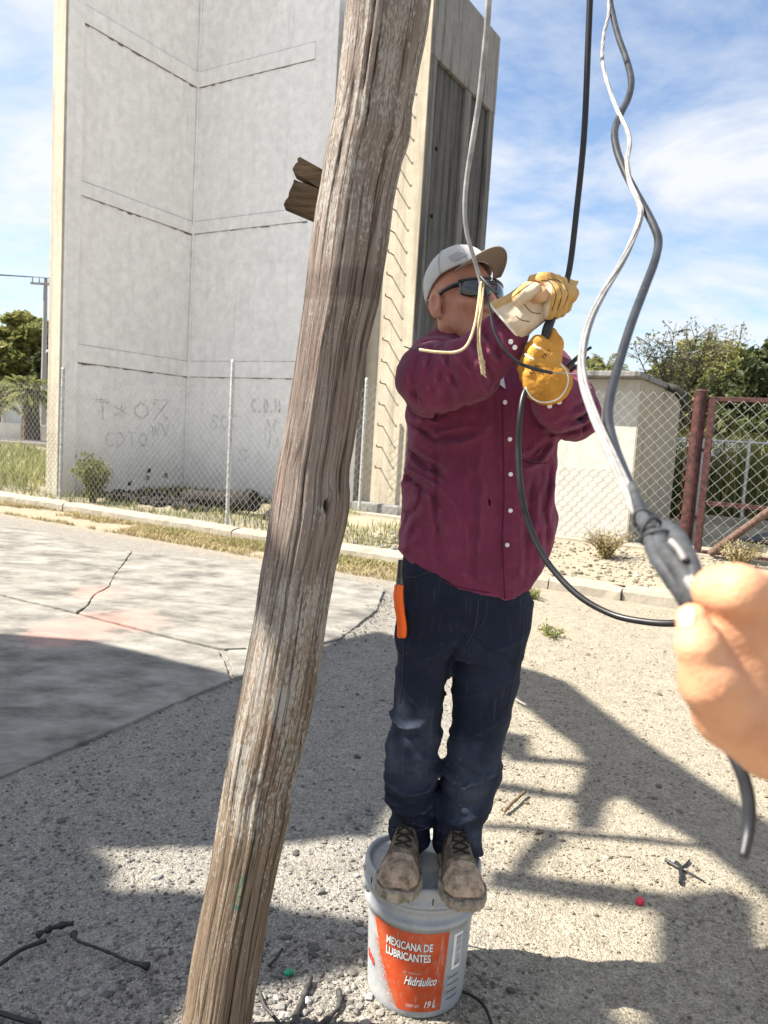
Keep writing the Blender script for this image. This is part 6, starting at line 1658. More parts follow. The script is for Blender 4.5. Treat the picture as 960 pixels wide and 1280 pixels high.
def boot(toe_px, heel_xy, ankle_px, ankle_y):
    toe = V3(G(toe_px[0], toe_px[1], LIDZ + 0.035)); heel = np.array([heel_xy[0], heel_xy[1], LIDZ])
    toe[2] = LIDZ; F = nrm(toe - heel); Sd = np.array([-F[1], F[0], 0]); L = np.linalg.norm(toe - heel); Rm = np.stack([F, Sd, np.array([0, 0, 1.0])], 1)
    ank = V3(P(ankle_px[0], ankle_px[1], ankle_y))
    def loc(f, s, u): return heel + F * f * L + Sd * s + np.array([0, 0, u])
    def plan(p, grow):
        q = (p - heel) @ Rm; t = q[:, 0] / L
        wd = np.interp(t, [0.0, 0.1, 0.3, 0.5, 0.72, 0.88, 0.97, 1.0], [0.022, 0.037, 0.040, 0.044, 0.058, 0.056, 0.040, 0.015]) + grow
        return np.maximum(np.abs(q[:, 1]) - wd, np.maximum(-q[:, 0] - grow, q[:, 0] - L - grow)), q, t
    def sole_f(p):
        pl, q, t = plan(p, 0.005)
        d = np.maximum(pl, np.abs(q[:, 2] - 0.014) - 0.013)
        tread = 0.004 * (np.abs(np.sin(q[:, 0] * 160)) > 0.75) * (q[:, 2] < 0.009)
        return smax(d, pl, 0.004) + tread * 0.5 + 0.0015 * np.sin(q[:, 0] * 90)
    def up_f(p):
        pl, q, t = plan(p, -0.002)
        top = np.interp(t, [-0.1, 0.0, 0.25, 0.45, 0.6, 0.75, 0.88, 0.97, 1.0], [0.11, 0.11, 0.115, 0.112, 0.088, 0.076, 0.072, 0.055, 0.03])
        wd = np.interp(t, [0.0, 0.3, 0.5, 0.72, 0.88, 1.0], [0.03, 0.035, 0.040, 0.053, 0.051, 0.024])
        h = np.clip(q[:, 2] / top, 0, 1.3)
        d = np.maximum(pl + 0.024 * h ** 3.0, q[:, 2] - top)
        d = smax(d, 0.018 - q[:, 2], 0.004)
        d = smin(d, s_cone(p, loc(0.24, 0, 0.06), ank, 0.043, 0.047), 0.02)
        d = d - (fbm2(q[:, 0] * 34, q[:, 1] * 34 + q[:, 2] * 20, 3, 7) - 0.44) * 0.006
        # creases across the vamp, edge of the toe cap, tongue ridge
        for tt, am in ((0.60, 0.0035), (0.655, 0.003), (0.74, 0.002)): d = d + am * np.exp(-((q[:, 0] - L * tt - 0.01 * np.cos(q[:, 1] * 50)) / 0.005) ** 2) * (q[:, 2] > 0.03)
        return d
    pts = [loc(-0.05, 0.07, -0.01), loc(1.06, -0.07, 0.16), loc(-0.05, -0.07, 0.16), loc(1.06, 0.07, -0.01), ank + 0.06, ank - 0.06]
    lo_, hi_ = bounds(pts, 0.012)
    b = sdf_obj('boot', up_f, lo_, hi_, 0.0036, [M_boot, M_toe], man)
    me = b.data; c = np.array([list(pg.center) for pg in me.polygons]); q = (c - heel) @ Rm
    cap_ = (q[:, 0] / L > 0.70 + 1.5 * np.abs(q[:, 1]) ** 1.3 * 2) & (q[:, 2] > 0.035) 
    me.polygons.foreach_set('material_index', cap_.astype(np.int32))
    sdf_obj('sole', sole_f, lo_, hi_, 0.0036, M_sole, None); so_ = bpy.context.scene.collection.objects[-1]
    world_parent(so_, b)
    bv = BVHTree.FromPolygons([vv.co[:] for vv in me.vertices], [tuple(pp.vertices) for pp in me.polygons])
    def top_at(f, s):
        o_ = Vector(loc(f, s, 0.3)); h = bv.ray_cast(o_, Vector((0, 0, -1)), 1.0); return (h[0] + Vector((0, 0, 0.0025))) if h[0] is not None else Vector(loc(f, s, 0.1))
    for k in range(5):
        f0 = 0.585 - 0.062 * k; w0 = 0.022 - 0.001 * k
        for sg in (1, -1):
            mb = MB(); mb.tube([top_at(f0 + 0.055 * t * 1.0, sg * w0 * (1 - 2 * t)) + Vector((0, 0, 0.002 * (1 if sg > 0 else 0) + 0.003 * math.sin(PI * t))) for t in np.linspace(0, 1, 7)], 0.0024, 5); mb.build('lace', M_lace, b)
    for sg in (1, -1):
        for q_ in range(2):
            base_ = top_at(0.36, 0.0); e = top_at(0.44 + 0.10 * q_, sg * (0.035 - 0.012 * q_))
            mid_ = (base_ + e) / 2 + Vector((0, 0, 0.018)); mb = MB(); mb.tube(spline([base_, mid_, e], 5), 0.0022, 5); mb.build('lace', M_lace, b)
    return b
HL = P(513, 1040, 2.10); HRr = P(566, 1046, 2.10)
boot((494, 1112), (HL.x + 0.005, 2.165), (514, 1030), 2.10)
boot((584, 1124), (HRr.x - 0.005, 2.15), (568, 1036), 2.095)

# ---- work gloves
def leather(name, c0, c1, c2):
    m = Mat(name, 0.75, 0.25); n1 = m.noise(14, 6, 0.65); n2 = m.noise(120, 4, 0.6)
    m.color(m.ramp(n1, [(0.28, c0), (0.5, c1), (0.72, c2)])); m.bump(m.math('ADD', m.math('MULTIPLY', n1, 2.0), n2), 0.4, 0.003); return m.m
M_must = leather('mustard_leather', (0.30, 0.13, 0.022, 1), (0.50, 0.235, 0.035, 1), (0.58, 0.31, 0.07, 1)); M_creamL = leather('cream_leather', (0.36, 0.28, 0.19, 1), (0.56, 0.46, 0.34, 1), (0.66, 0.57, 0.45, 1))
M_tan = leather('tan_leather', (0.34, 0.19, 0.09, 1), (0.50, 0.30, 0.16, 1), (0.56, 0.36, 0.22, 1))
M_piping = plain('white_piping', (0.75, 0.71, 0.62, 1), 0.8, 0.2)
YG = 1.745
def gp3(u, v, dy): return PA(u, v, YG + dy)
FR = []       # right hand: fist seen from the thumb side; fingers close round the cable
for k, (x0, y0, x1, y1, x2, y2, x3, y3, dy) in enumerate(((668, 352, 683, 347, 693, 366, 686, 391, -0.030), (674, 349, 690, 345, 700, 366, 694, 391, -0.012), (680, 348, 697, 347, 707, 367, 700, 389, 0.008), (690, 351, 706, 353, 713, 367, 706, 384, 0.028))):
    FR.append(([gp3(x0, y0, dy + 0.03), gp3(x1, y1, dy), gp3(x2, y2, dy - 0.012), gp3(x3, y3, dy + 0.004)], [0.0165, 0.0165, 0.0155, 0.0145]))
def gloveR(p):
    d = s_ell(p, gp3(668, 373, 0.012), (0.040, 0.036, 0.036))
    d = smin(d, s_cone(p, gp3(662, 376, 0.010), gp3(632, 403, 0.025), 0.036, 0.058), 0.02)
    d = smin(d, s_cone(p, gp3(672, 392, 0.0), gp3(650, 402, 0.0), 0.024, 0.034), 0.015)   # heel of the thumb
    for pts, rs_ in FR: d = smin(d, s_chain(p, pts, rs_, 0.01), 0.0035)
    th = s_chain(p, [gp3(650, 372, -0.030), gp3(660, 363, -0.048), gp3(668, 362, -0.056)], [0.018, 0.0165, 0.015], 0.01)
    d = smin(d, th, 0.006)
    d = smin(d, s_cone(p, gp3(711, 360, 0.03), gp3(720, 352, 0.03), 0.012, 0.006), 0.006); d = smin(d, s_cone(p, gp3(713, 364, 0.03), gp3(717, 374, 0.03), 0.010, 0.007), 0.006)
    ax_ = PA(1, 1, 1)
    a, b = gp3(662, 376, 0.010), gp3(632, 403, 0.025); ax_ = nrm(b - a); d = smax(d, (p - b) @ ax_ - 0.002, 0.004)
    d = np.maximum(d, -np.maximum(s_cone(p, a + ax_ * 0.03, b + ax_ * 0.02, 0.03, 0.054), -((p - b) @ ax_ + 0.03)))
    w_ = (fbm2(p[:, 0] * 60 + p[:, 1] * 40, p[:, 2] * 60 - p[:, 1] * 30, 3, 33) - 0.44) * 0.006
    return d - w_
lo, hi = bounds([gp3(605, 335, -0.09), gp3(730, 430, 0.09)], 0.01)
M_mustpale = leather('worn_mustard_leather', (0.30, 0.17, 0.05, 1), (0.47, 0.285, 0.095, 1), (0.57, 0.40, 0.19, 1))
gR = sdf_obj('glove', gloveR, lo, hi, 0.0026, [M_mustpale, M_creamL, M_tan], man)
gR['label'] = 'mustard and cream leather glove closed in a fist'
me = gR.data; c = np.array([list(pg.center) for pg in me.polygons]); nn_ = np.array([list(pg.normal) for pg in me.polygons])
A2 = gp3(640, 366, 0); B2 = gp3(684, 352, 0)
low = c[:, 2] < np.interp(c[:, 0], [gp3(612, 390, 0)[0], gp3(640, 378, 0)[0], gp3(655, 362, 0)[0], gp3(684, 352, 0)[0], gp3(690, 345, 0)[0]], [gp3(612, 392, 0)[2], gp3(640, 378, 0)[2], gp3(655, 360, 0)[2], gp3(684, 356, 0)[2], gp3(690, 350, 0)[2]])
rt = c[:, 0] > gp3(683, 370, 0)[0]
me.polygons.foreach_set('material_index', np.where(low & ~rt, 1, 0).astype(np.int32))
# the closed thumb tip, round and tan, showing in the fist
tp = gp3(676, 368, -0.052)
mesh_t = lambda p: smin(s_ell(p, tp, (0.0165, 0.014, 0.0165)), s_cone(p, tp, gp3(668, 372, -0.02), 0.015, 0.016), 0.006)
sdf_obj('thumb_tip', mesh_t, tp - 0.04, tp + 0.05, 0.0022, M_tan, gR)
a, b = gp3(662, 376, 0.010), gp3(632, 403, 0.025); ax_ = Vector(nrm(b - a)); o1 = ax_.orthogonal().normalized(); o2 = ax_.cross(o1)
mb = MB(); ring = [Vector(b) + (o1 * math.cos(t) + o2 * math.sin(t)) * 0.0585 for t in np.linspace(0, 2 * PI, 32)]; mb.tube(ring, 0.0028, 6); mb.build('cuff_piping', M_piping, gR, smooth=True)
bv_gr = BVHTree.FromPolygons([vv.co[:] for vv in gR.data.vertices], [tuple(pp.vertices) for pp in gR.data.polygons])
M_gseam = plain('dark_glove_seam', (0.16, 0.09, 0.035, 1), 0.9, 0.1)
for pix in ([(676, 350), (687, 352), (695, 368), (690, 388)], [(684, 348), (695, 352), (702, 368), (697, 388)], [(691, 348), (703, 354), (710, 368), (703, 385)], [(655, 380), (664, 390), (676, 392)], [(640, 372), (655, 360), (668, 352)], [(645, 395), (652, 400), (662, 402)]): seam('glove_seam', bv_gr, pix, 0.0011, M_gseam, gR, 0.0)
# left hand: back of the glove towards the camera, fingers curled off to the photo's left round the cable, flared cuff below
YH = 1.738
def gh(u, v, dy): return PA(u, v, YH + dy)
FL = [([gh(690, 436, -0.012), gh(672, 428, -0.014), gh(664, 436, 0.004), gh(671, 441, 0.022)], [0.0155, 0.0155, 0.0145, 0.013]), ([gh(686, 446, -0.016), gh(668, 441, -0.018), gh(660, 450, 0.002), gh(668, 455, 0.02)], [0.016, 0.016, 0.015, 0.013]),
      ([gh(683, 456, -0.016), gh(664, 453, -0.018), gh(656, 461, 0.002), gh(664, 466, 0.02)], [0.016, 0.0155, 0.0145, 0.013]), ([gh(681, 466, -0.014), gh(664, 465, -0.015), gh(657, 471, 0.002), gh(664, 475, 0.018)], [0.0145, 0.014, 0.013, 0.012])]
def gloveL(p):
    d = s_ell(p, gh(682, 450, 0.0), (0.030, 0.026, 0.052))
    for pts, rs_ in FL: d = smin(d, s_chain(p, pts, rs_, 0.008), 0.004)
    d = smin(d, s_chain(p, [gh(692, 448, 0.004), gh(694, 430, 0.002), gh(690, 417, 0.004)], [0.019, 0.0165, 0.013], 0.01), 0.008)
    a, b = gh(684, 458, 0.0), gh(686, 482, -0.004)
    cuff = s_ell(p, gh(684, 478, -0.012), (0.056, 0.026, 0.050))
    cuff = smax(cuff, -s_ell(p, gh(688, 484, 0.010), (0.050, 0.024, 0.044)), 0.004)
    d = smin(d, cuff, 0.012)
    w_ = (fbm2(p[:, 0] * 60 + p[:, 1] * 40, p[:, 2] * 60 - p[:, 1] * 30, 3, 35) - 0.44) * 0.006
    return d - w_
lo, hi = bounds([gh(640, 405, -0.06), gh(725, 515, 0.06)], 0.008)
gL = sdf_obj('glove', gloveL, lo, hi, 0.0026, M_must, man); gL['label'] = 'mustard leather glove seen from its back, flared cuff'
bv_g = BVHTree.FromPolygons([vv.co[:] for vv in gL.data.vertices], [tuple(pp.vertices) for pp in gL.data.polygons])
seam('cuff_piping', bv_g, [(657, 484), (664, 496), (675, 502), (687, 502), (699, 497), (707, 486), (710, 474), (707, 463), (700, 455)], 0.0022, M_piping, gL, 0.0006)
for pix in ([(667, 431), (671, 435), (676, 436)], [(657, 443), (662, 447), (667, 450)]): seam('edge_highlight', bv_g, pix, 0.0028, M_piping, gL, 0.0004)  # white highlights along two finger edges, laid on as thin tubes
def print_px(body, x0, y0, x1, y1, hpx, bv, mat, parent):
    vs, fs = text_mesh(body, 1.0, 0, 0.01); X0, X1 = min(v.x for v in vs), max(v.x for v in vs); Y0, Y1 = min(v.y for v in vs), max(v.y for v in vs)
    d = Vector((x1 - x0, y1 - y0)); n2 = Vector((d.y, -d.x)).normalized(); out = []
    for v in vs:
        q = Vector((x0, y0)) + d * ((v.x - X0) / (X1 - X0)) + n2 * hpx * ((v.y - Y0) / (Y1 - Y0)); h, _ = hit(bv, q.x, q.y, 0.0007)
        if h is None: return
        out.append(h)
    mesh_obj('lettering', out, fs, mat, parent)
print_px('TRU', 680, 450, 689, 440, 5, bv_g, M_bprint, gL); print_px('ANA', 664, 470, 674, 458, 5, bv_g, M_bprint, gL)

# ---- pliers in the hip pocket
pl = empty('pliers', P(502, 740, 1.99), 'pliers with orange handles stuck in the hip pocket of the jeans', 'pliers')
M_orange = plain('orange_grip', (0.85, 0.13, 0.008, 1), 0.4, 0.4, 0, 0.06); M_steel = plain('dark_steel', (0.10, 0.11, 0.10, 1), 0.4, 0.5, 0.6, 0.3)
YP = 1.985
for dx, dy in ((0, 0), (-4, 0.02)):
    mb = MB(); mb.tube(spline([P(501 + dx, 731, YP + dy), P(500 + dx, 745, YP + dy - 0.004), P(502 + dx, 765, YP + dy - 0.004), P(504.5 + dx, 782, YP + dy), P(504 + dx, 797, YP + dy + 0.002)], 4), [0.0082] * 3 + [0.0092] * 5 + [0.0085] * 5 + [0.0088] * 3 + [0.006], 9); mb.build('handle', M_orange, pl, smooth=True)
mb = MB(); mb.tube([P(500, 732, YP + 0.008), P(500, 715, YP + 0.008), P(501, 700, YP + 0.01)], [0.011, 0.008, 0.007], 8); mb.build('jaw', M_steel, pl)
# ================================================================ CABLES
M_cabk = plain('black_insulation', (0.010, 0.010, 0.011, 1), 0.4, 0.45, 0, 0.3, 40)
M_cagr = plain('grey_insulation', (0.019, 0.021, 0.026, 1), 0.42, 0.45, 0, 0.35, 30)
M_calg = plain('pale_grey_sheath', (0.30, 0.30, 0.30, 1), 0.5, 0.4, 0, 0.25, 20)
M_alu = plain('bare_aluminium', (0.29, 0.28, 0.27, 1), 0.5, 0.5, 0.2, 0.15, 60)
M_cream = plain('cream_insulation', (0.62, 0.50, 0.30, 1), 0.6, 0.3, 0, 0.15, 60)
def cable(pix, r, mat, name, parent=None, n=6, sides=10, strands=0):
    pts = spline([P(a, b, y) for a, b, y in pix], n); m = len(pts)
    rs = [r] * m if not isinstance(r, (list, tuple)) else [float(np.interp(i / (m - 1), np.linspace(0, 1, len(r)), r)) for i in range(m)]
    mb = MB()
    if strands:
        # twisted strands round the core
        L = 0; ref = None; fr = []
        for i, p in enumerate(pts):
            t = (pts[min(i + 1, m - 1)] - pts[max(i - 1, 0)]).normalized()
            if ref is None: ref = t.orthogonal()
            ref = (ref - t * ref.dot(t)).normalized(); fr.append((ref.copy(), t.cross(ref)))
        for s_ in range(strands):
            L = 0; q = []
            for i, p in enumerate(pts):
                if i: L += (p - pts[i - 1]).length
                a = 2 * PI * s_ / strands + L / (rs[i] * 9); q.append(p + (fr[i][0] * math.cos(a) + fr[i][1] * math.sin(a)) * rs[i] * 0.58)
            mb.tube(q, [x * 0.46 for x in rs], 6)
    else: mb.tube(pts, rs, sides)
    return mb.build(name, mat, parent, smooth=True)
# black cable held by the man, sagging away behind the other hand
bc = empty('black_cable', P(711, 340, 1.75), 'black cable coming down from above into the gloves and sagging away to the right', 'cable')
cable([(756, -620, 1.68), (748, -300, 1.69), (741, -120, 1.70), (738, -20, 1.71), (735, 60, 1.72), (730, 170, 1.73), (720, 270, 1.74), (712, 335, 1.75), (703, 366, 1.752), (692, 392, 1.76), (684, 412, 1.745), (686, 440, 1.752), (672, 470, 1.748), (656, 490, 1.72), (650, 520, 1.70), (648, 560, 1.70), (650, 602, 1.685), (657, 642, 1.68), (671, 680, 1.66), (692, 713, 1.63), (725, 746, 1.58), (765, 768, 1.53), (805, 777, 1.48), (845, 779, 1.43), (900, 772, 1.36), (990, 740, 1.28), (1100, 690, 1.2)], 0.0068, M_cabk, 'sheath', bc)
cable([(690, 396, 1.735), (684, 412, 1.73), (681, 424, 1.73)], [0.0105, 0.0115, 0.010], M_cabk, 'tape_wrap', bc)
# grey house cable hanging in front of the face, its end split into three
gc = empty('grey_cable', P(600, 350, 1.68), 'pale grey cable hanging before the face, its end split into cream and grey wires', 'cable')
cable([(640, -560, 1.42), (626, -260, 1.47), (616, -90, 1.50), (612, -20, 1.52), (609, 30, 1.54), (604, 80, 1.56), (599, 125, 1.58), (591, 175, 1.60), (584, 220, 1.62), (581, 255, 1.63), (583, 288, 1.64), (591, 318, 1.65), (599, 345, 1.66), (602, 360, 1.66)], [0.0062, 0.0062, 0.0061, 0.0058, 0.005, 0.0045, 0.0042], M_calg, 'sheath', gc)
cable([(601, 352, 1.663), (598, 380, 1.66), (593, 408, 1.655), (584, 431, 1.65), (570, 440, 1.65), (545, 440, 1.655), (524, 437, 1.66)], 0.0031, M_cream, 'cream_wire', gc, sides=8)
cable([(524, 437, 1.66), (514, 436, 1.66), (505, 433, 1.66)], 0.0014, M_cagr, 'bare_end', gc, sides=6)
cable([(603, 352, 1.657), (602, 380, 1.655), (599, 405, 1.655), (599, 430, 1.655), (602, 452, 1.655), (604, 468, 1.655)], [0.0044, 0.0044, 0.0042, 0.0046, 0.0052, 0.0054], M_cream, 'rope_wire', gc, strands=3)
rr = random.Random(2)
for k in range(14):
    t = rr.random(); a, b = 600 + 3.5 * t + rr.uniform(-2, 2), 440 + 28 * t
    cable([(a, b, 1.655), (a + rr.uniform(-3, 3), b + rr.uniform(0, 4), 1.652), (a + rr.uniform(-5, 5), b + rr.uniform(1, 7), 1.650)], 0.0009, M_cream, 'frayed_strand', gc, 3, 4)
cable([(602, 348, 1.665), (607, 366, 1.66), (613, 390, 1.65), (618, 414, 1.64), (630, 437, 1.63), (650, 454, 1.63), (672, 462, 1.645), (690, 466, 1.66)], [0.0036, 0.0036, 0.0034, 0.0032, 0.0034, 0.0042, 0.0035], M_cagr, 'grey_wire', gc)
cable([(690, 466, 1.66), (710, 467, 1.66), (742, 469, 1.665)], 0.0011, M_alu, 'bare_end', gc, sides=6)
cable([(601, 346, 1.655), (610, 356, 1.64), (622, 368, 1.63)], [0.0034, 0.0036, 0.003], M_cagr, 'grey_stub', gc)
# stiff black ends beyond the lower glove
we = empty('wire_end', P(715, 455, 1.86), 'stiff black cut wire ends sticking out beyond the lower glove', 'wire')
for pix, r in (([(694, 470, 1.84), (708, 459, 1.84), (722, 447, 1.84), (730, 440, 1.84)], 0.0052), ([(727, 442, 1.84), (733, 438, 1.84), (739, 434, 1.84)], 0.0034), ([(700, 476, 1.85), (715, 462, 1.85), (727, 455, 1.85)], 0.0048), ([(722, 458, 1.85), (730, 452, 1.85), (736, 446, 1.85)], 0.003)):
    cable(pix, r, M_cabk, 'wire', we)
# twisted service cable: insulated conductors and bare messenger, taped together in the near hand
tc = empty('twisted_cable', P(800, 260, 1.1), 'twisted cable of dark and bare white wires, taped where the near hand grips it', 'cable')
vd = lambda v: float(np.interp(v, [-700, -100, 0, 100, 300, 400, 550, 650, 745, 1100], [2.6, 1.95, 1.72, 1.45, 1.08, 0.92, 0.74, 0.57, 0.44, 0.40]))
blk = [(764, -700), (778, -520), (752, -360), (772, -220), (759, -90), (762, -10), (766, 18), (773, 46), (783, 74), (789, 100), (786, 121), (776, 142), (768.5, 163), (771, 187), (781, 214), (795, 241), (808, 264), (818, 284), (823, 301), (819, 325), (806, 360), (790, 402), (775, 450), (764, 490), (760, 522), (767, 556), (780, 591), (796, 627), (818, 664), (842, 705), (866, 748)]
cable([(a, b, vd(b)) for a, b in blk], [0.0058, 0.0058, 0.0058, 0.0060, 0.0058, 0.0056, 0.0052, 0.0050, 0.0046], M_cagr, 'insulated_wire', tc)
wht = [(760, -700), (752, -520), (775, -360), (750, -220), (757, -90), (761, 0), (760, 22), (755, 42), (753, 75), (760, 106), (772, 138), (783, 160), (787, 178), (784, 200), (787, 226), (797, 250), (801, 266), (793, 294), (775, 332), (753, 368), (737, 402), (728, 440), (729, 476), (742, 518), (761, 562), (779, 602), (796, 636), (816, 668), (846, 706), (876, 752)]
cable([(a, b, vd(b) - 0.012) for a, b in wht], [0.0034, 0.0034, 0.0035, 0.0038, 0.0043, 0.0046, 0.0050, 0.0052], M_alu, 'bare_wire', tc, strands=5)
M_tapeg = plain('grey_tape', (0.05, 0.054, 0.06, 1), 0.62, 0.3, 0, 0.35, 60, 0.4)
yw = 0.435
for pix, r in (([(790, 606, 0.60), (800, 640, 0.545), (815, 668, 0.50), (836, 694, 0.46), (858, 722, 0.44), (870, 755, 0.43)], [0.003, 0.004, 0.0064, 0.0072, 0.0072, 0.0072]),
               ([(812, 662, 0.50), (818, 690, 0.47), (834, 716, 0.45), (852, 740, 0.44), (866, 762, 0.435)], [0.005, 0.0052, 0.0050, 0.0055, 0.006]),
               ([(822, 655, 0.51), (842, 668, 0.485), (856, 690, 0.46), (866, 716, 0.44), (872, 745, 0.43)], [0.004, 0.0062, 0.0058, 0.0060, 0.006])):
    cable(pix, r, M_tapeg, 'tape_wrap', tc)
for k in range(9):
    t = k / 8; c = P(806 + 58 * t, 650 + 90 * t, 0.505 - 0.07 * t); ax_ = (P(870, 745, 0.43) - P(815, 665, 0.49)).normalized(); o1 = ax_.orthogonal().normalized(); o2 = ax_.cross(o1)
    rr0 = 0.0062 + 0.0030 * math.sin(PI * min(1, t * 1.1)) + rr.uniform(-0.0006, 0.0006); tl = rr.uniform(0.5, 1.0) * rr.choice((-1, 1, 1))
    ring = [c + ax_ * rr0 * tl * math.sin(q + k * 2.1) + (o1 * math.cos(q) + o2 * math.sin(q)) * (rr0 + 0.0004 * math.sin(q * 3 + k)) for q in np.linspace(0, 2 * PI, 20)]
    mb = MB(); mb.tube(ring, rr.uniform(0.0012, 0.0022), 5); mb.build('tape_turn', M_tapeg, tc, smooth=True)
cable([(860, 722, 0.415), (870, 740, 0.41), (884, 766, 0.41)], 0.0030, M_alu, 'bare_end', tc, strands=4)
cable([(838, 676, 0.45), (848, 686, 0.445), (856, 700, 0.44)], 0.0022, M_alu, 'bare_end', tc)
cable([(905, 925, 0.43), (924, 958, 0.42), (935, 995, 0.415), (936, 1035, 0.41), (929, 1072, 0.40)], [0.0036, 0.0037, 0.0038, 0.0036, 0.0026], M_cagr, 'insulated_wire', tc)
# ================================================================ THE NEAR HAND
M_hand = Mat('sunlit_skin', 0.55, 0.35)
n_ = M_hand.noise(22, 4, 0.6); n2_ = M_hand.noise(90, 5, 0.6)
c_ = M_hand.ramp(n_, [(0.3, (0.53, 0.235, 0.125, 1)), (0.66, (0.66, 0.35, 0.20, 1))]); c_ = M_hand.mix(M_hand.math('MULTIPLY', M_hand.step(n2_, 0.5, 0.8), 0.3), c_, (0.48, 0.19, 0.10, 1)); M_hand.color(c_)
M_hand.bump(M_hand.voro(420), 0.25, 0.001); M_hand.bump(M_hand.noise(1.0, 5, 0.6, M_hand.mapped((90, 90, 260), (0.4, 0.6, 0.2))), 0.35, 0.002); M_hand.b.inputs['Subsurface Weight'].default_value = 0.15; M_hand.b.inputs['Subsurface Radius'].default_value = (0.012, 0.005, 0.003); M_hand.b.inputs['Subsurface Scale'].default_value = 0.6; M_hand = M_hand.m
def hc(pts, k): return ([PA(u, v, y) for u, v, y, r in pts], [r * y / FPX for u, v, y, r in pts], k)
HANDP = {
 'thumb': hc([(865, 774, 0.360, 20), (873, 806, 0.356, 27), (888, 850, 0.358, 38), (915, 892, 0.368, 46), (965, 918, 0.385, 58)], 0.004),
 'index': hc([(893, 758, 0.380, 24), (896, 737, 0.372, 28), (922, 740, 0.364, 34), (970, 752, 0.378, 35), (1035, 790, 0.395, 40)], 0.004),
 'middle': hc([(900, 800, 0.425, 22), (886, 782, 0.415, 23), (905, 770, 0.405, 28), (980, 790, 0.410, 36), (1045, 815, 0.415, 42)], 0.004),
 'ring': hc([(905, 838, 0.44, 22), (892, 818, 0.432, 22), (912, 805, 0.428, 27), (985, 825, 0.428, 36), (1045, 850, 0.430, 42)], 0.004),
 'little': hc([(915, 870, 0.45, 19), (905, 855, 0.446, 20), (925, 842, 0.444, 24), (990, 865, 0.444, 32), (1045, 880, 0.440, 38)], 0.004),
}
def near_hand(p):
    d = s_ell(p, PA(985, 850, 0.40), np.array([88, 75, 105]) * 0.40 / FPX)
    d = smin(d, s_ell(p, PA(955, 812, 0.374), np.array([56, 36, 66]) * 0.372 / FPX), 0.012)
    d = smin(d, s_ell(p, PA(926, 782, 0.368), np.array([42, 30, 46]) * 0.368 / FPX), 0.012)
    d = smin(d, s_cone(p, PA(930, 840, 0.385), PA(1000, 860, 0.395), 62 * 0.39 / FPX, 80 * 0.39 / FPX), 0.012)
    d = smin(d, s_cone(p, PA(1000, 880, 0.395), PA(1130, 1010, 0.40), 78 * 0.395 / FPX, 74 * 0.40 / FPX), 0.02)
    d = smin(d, s_cone(p, PA(1130, 1010, 0.40), PA(1420, 1290, 0.40), 74 * 0.40 / FPX, 100 * 0.40 / FPX), 0.02)
    for k, (pts, rs_, kk) in HANDP.items(): d = smin(d, s_chain(p, pts, rs_, kk), 0.0045 if k != 'thumb' else 0.007)
    # creases at the thumb joint and between thumb and finger
    for a, b, r in (((868, 800, 0.340), (884, 806, 0.338), 0.0012), ((876, 826, 0.335), (896, 822, 0.333), 0.0010), ((905, 712, 0.345), (925, 712, 0.345), 0.001)):
        d = smax(d, -s_cone(p, PA(*a), PA(*b), r, r), 0.003)
    # knuckle wrinkles and a tendon or two
    for q in range(4):
        d = smax(d, -s_cone(p, PA(903 + q * 5, 706 + q, 0.336), PA(908 + q * 6, 728 + q, 0.322), 0.0009, 0.0007), 0.002)
        d = smax(d, -s_cone(p, PA(862 + q * 2, 802 + q * 6, 0.334), PA(888 + q * 2, 800 + q * 6, 0.329), 0.0008, 0.0008), 0.002)
    d = d - 0.0012 * np.exp(-(s_seg(p, [PA(930, 880, 0.33), PA(965, 800, 0.335), PA(990, 760, 0.34)]) / 0.004) ** 2)
    d = d - (fbm2(p[:, 0] * 90 + p[:, 1] * 60, p[:, 2] * 90, 3, 55) - 0.44) * 0.0016
    return d
pts = [PA(835, 690, 0.33), PA(835, 690, 0.48), PA(1440, 1310, 0.34), PA(1440, 1310, 0.46), PA(835, 1000, 0.34)]
lo, hi = bounds(pts, 0.01)
hand = sdf_obj('person', near_hand, lo, hi, 0.0023, M_hand)
tag(hand, 'second person, only a sunlit bare hand at the photo edge gripping the taped cable', 'person')
bv_h = BVHTree.FromPolygons([vv.co[:] for vv in hand.data.vertices], [tuple(pp.vertices) for pp in hand.data.polygons])
M_nail = plain('thumb_nail', (0.72, 0.52, 0.42, 1), 0.3, 0.5, 0, 0.04)
vs = []; fs = []; n = 8
for i in range(n + 1):
    for k in range(n + 1):
        s_, t = 2 * k / n - 1, 2 * i / n - 1; m_ = math.sqrt(max(0, 1 - 0.5 * t * t)); m2 = math.sqrt(max(0, 1 - 0.5 * s_ * s_))
        u, v = 859 + s_ * m_ * 9 + t * m2 * -1, 772 + t * m2 * 12; h, _ = hit(bv_h, u, v, 0.0006)
        vs.append(h if h is not None else P(u, v, 0.345))
for i in range(n):
    for k in range(n): q = i * (n + 1) + k; fs.append((q, q + 1, q + n + 2, q + n + 1))
mesh_obj('thumbnail', vs, fs, M_nail, hand, smooth=True)
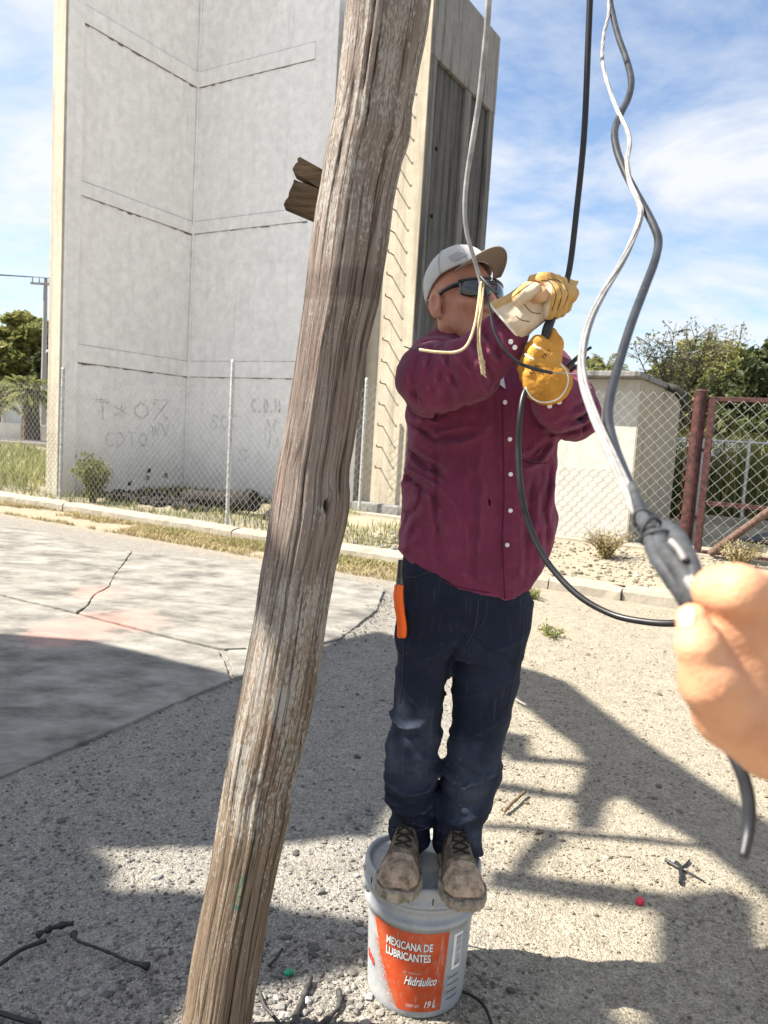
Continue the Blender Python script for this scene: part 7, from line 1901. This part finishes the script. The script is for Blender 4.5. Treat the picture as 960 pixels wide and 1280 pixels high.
# ================================================================ SHADE BLOCKER (unseen, added): panels cut to the shade on yard, pole and man
HC_ = 6.0
shv = Vector((SUNV.x, SUNV.y)) / SUNV.z          # metres of shift per metre of height
blocker = empty('shade_blocker', (-9, 2, 0), 'added unseen shade blocker beside the yard, flat panels cut to cast the shadows', 'shade_blocker')
M_blockp = plain('blocker_sheet', (0.45, 0.46, 0.47, 1), 0.6, 0.4, 0.3, 0.2, 6)
def shade_panel(poly, h, name='shade_panel'):
    pl = [(x + shv.x * h, y + shv.y * h) for x, y in poly]
    if sum(pl[i][0] * pl[(i + 1) % len(pl)][1] - pl[(i + 1) % len(pl)][0] * pl[i][1] for i in range(len(pl))) < 0: pl.reverse()
    mb = MB(); mb.prism(pl, h, h + 0.06); return mb.build(name, M_blockp, blocker)
def gp(*px): return [(G(a, b).x, G(a, b).y) for a, b in px]
A_ = gp((-300, 790), (0, 795), (110, 803), (300, 850))
shade_panel(A_ + gp((420, 800), (470, 790), (500, 800), (478, 1000), (455, 1046), (330, 1052), (250, 1056), (130, 1058), (-300, 1000)), HC_)
shade_panel(gp((-300, 1140), (60, 1085), (110, 1105), (230, 1112), (340, 1132), (455, 1156), (458, 1205)) + [(-0.2, 2.02), (-0.5, 1.95), (-0.7, 1.2), (-4, 1.2)], HC_ + 0.01)
shade_panel(gp((560, 1194), (585, 1196), (644, 1200), (729, 1210), (796, 1223), (813, 1215), (817, 1162), (822, 1124), (847, 1115), (897, 1113), (927, 1128), (932, 1160), (936, 1204), (965, 1256), (1000, 1310)) + [(0.79, 1.80), (0.79, 2.06), (0.68, 2.075), (0.68, 1.80)] + gp((560, 1330)), HC_ + 0.03)
shade_panel(gp((968, 1116), (1060, 1114), (1140, 1140), (1240, 1275), (1010, 1312), (967, 1254)), HC_ + 0.05)
shade_panel([(0.66, 1.70), (0.81, 1.70), (0.81, 1.955), (0.66, 1.955)], HC_ + 0.07)
shade_panel(gp((-300, 985), (60, 1044), (112, 1062), (128, 1085), (112, 1112), (-300, 1150)), HC_ + 0.12)
# added panels for the broad diagonal shade and thin lines on the gravel
shade_panel(gp((640, 832), (662, 838), (699, 850), (745, 888), (796, 926), (864, 972), (923, 1010), (990, 1050), (990, 1150), (940, 1111), (897, 1077), (868, 1052), (821, 1027), (771, 993), (745, 1004), (735, 1036), (716, 1036), (712, 993), (729, 951), (716, 930), (686, 909), (640, 871)), HC_ + 0.02)
for k, (pix, wpx_) in enumerate((([(630, 944), (735, 953)], 8), ([(610, 979), (715, 994)], 9), ([(598, 1029), (720, 1042), (870, 1058)], 8), ([(610, 1100), (700, 1112), (815, 1127)], 24), ([(612, 925), (650, 930)], 26), ([(640, 1090), (665, 1060), (690, 1045)], 24))):
    up_ = [(a, b - wpx_ / 2) for a, b in pix]; dn_ = [(a, b + wpx_ / 2) for a, b in reversed(pix)]
    shade_panel(gp(*(up_ + dn_)), HC_ - 0.1 - 0.08 * k, 'shade_bar')
for x, y in ((-12.5, 2.6), (-12.5, 4.6), (-9.0, 6.2), (-9.3, 0.9)):
    mb = MB(); mb.tube([(x, y, 0), (x, y, HC_)], 0.08, 10); mb.build('blocker_post', M_post, blocker)
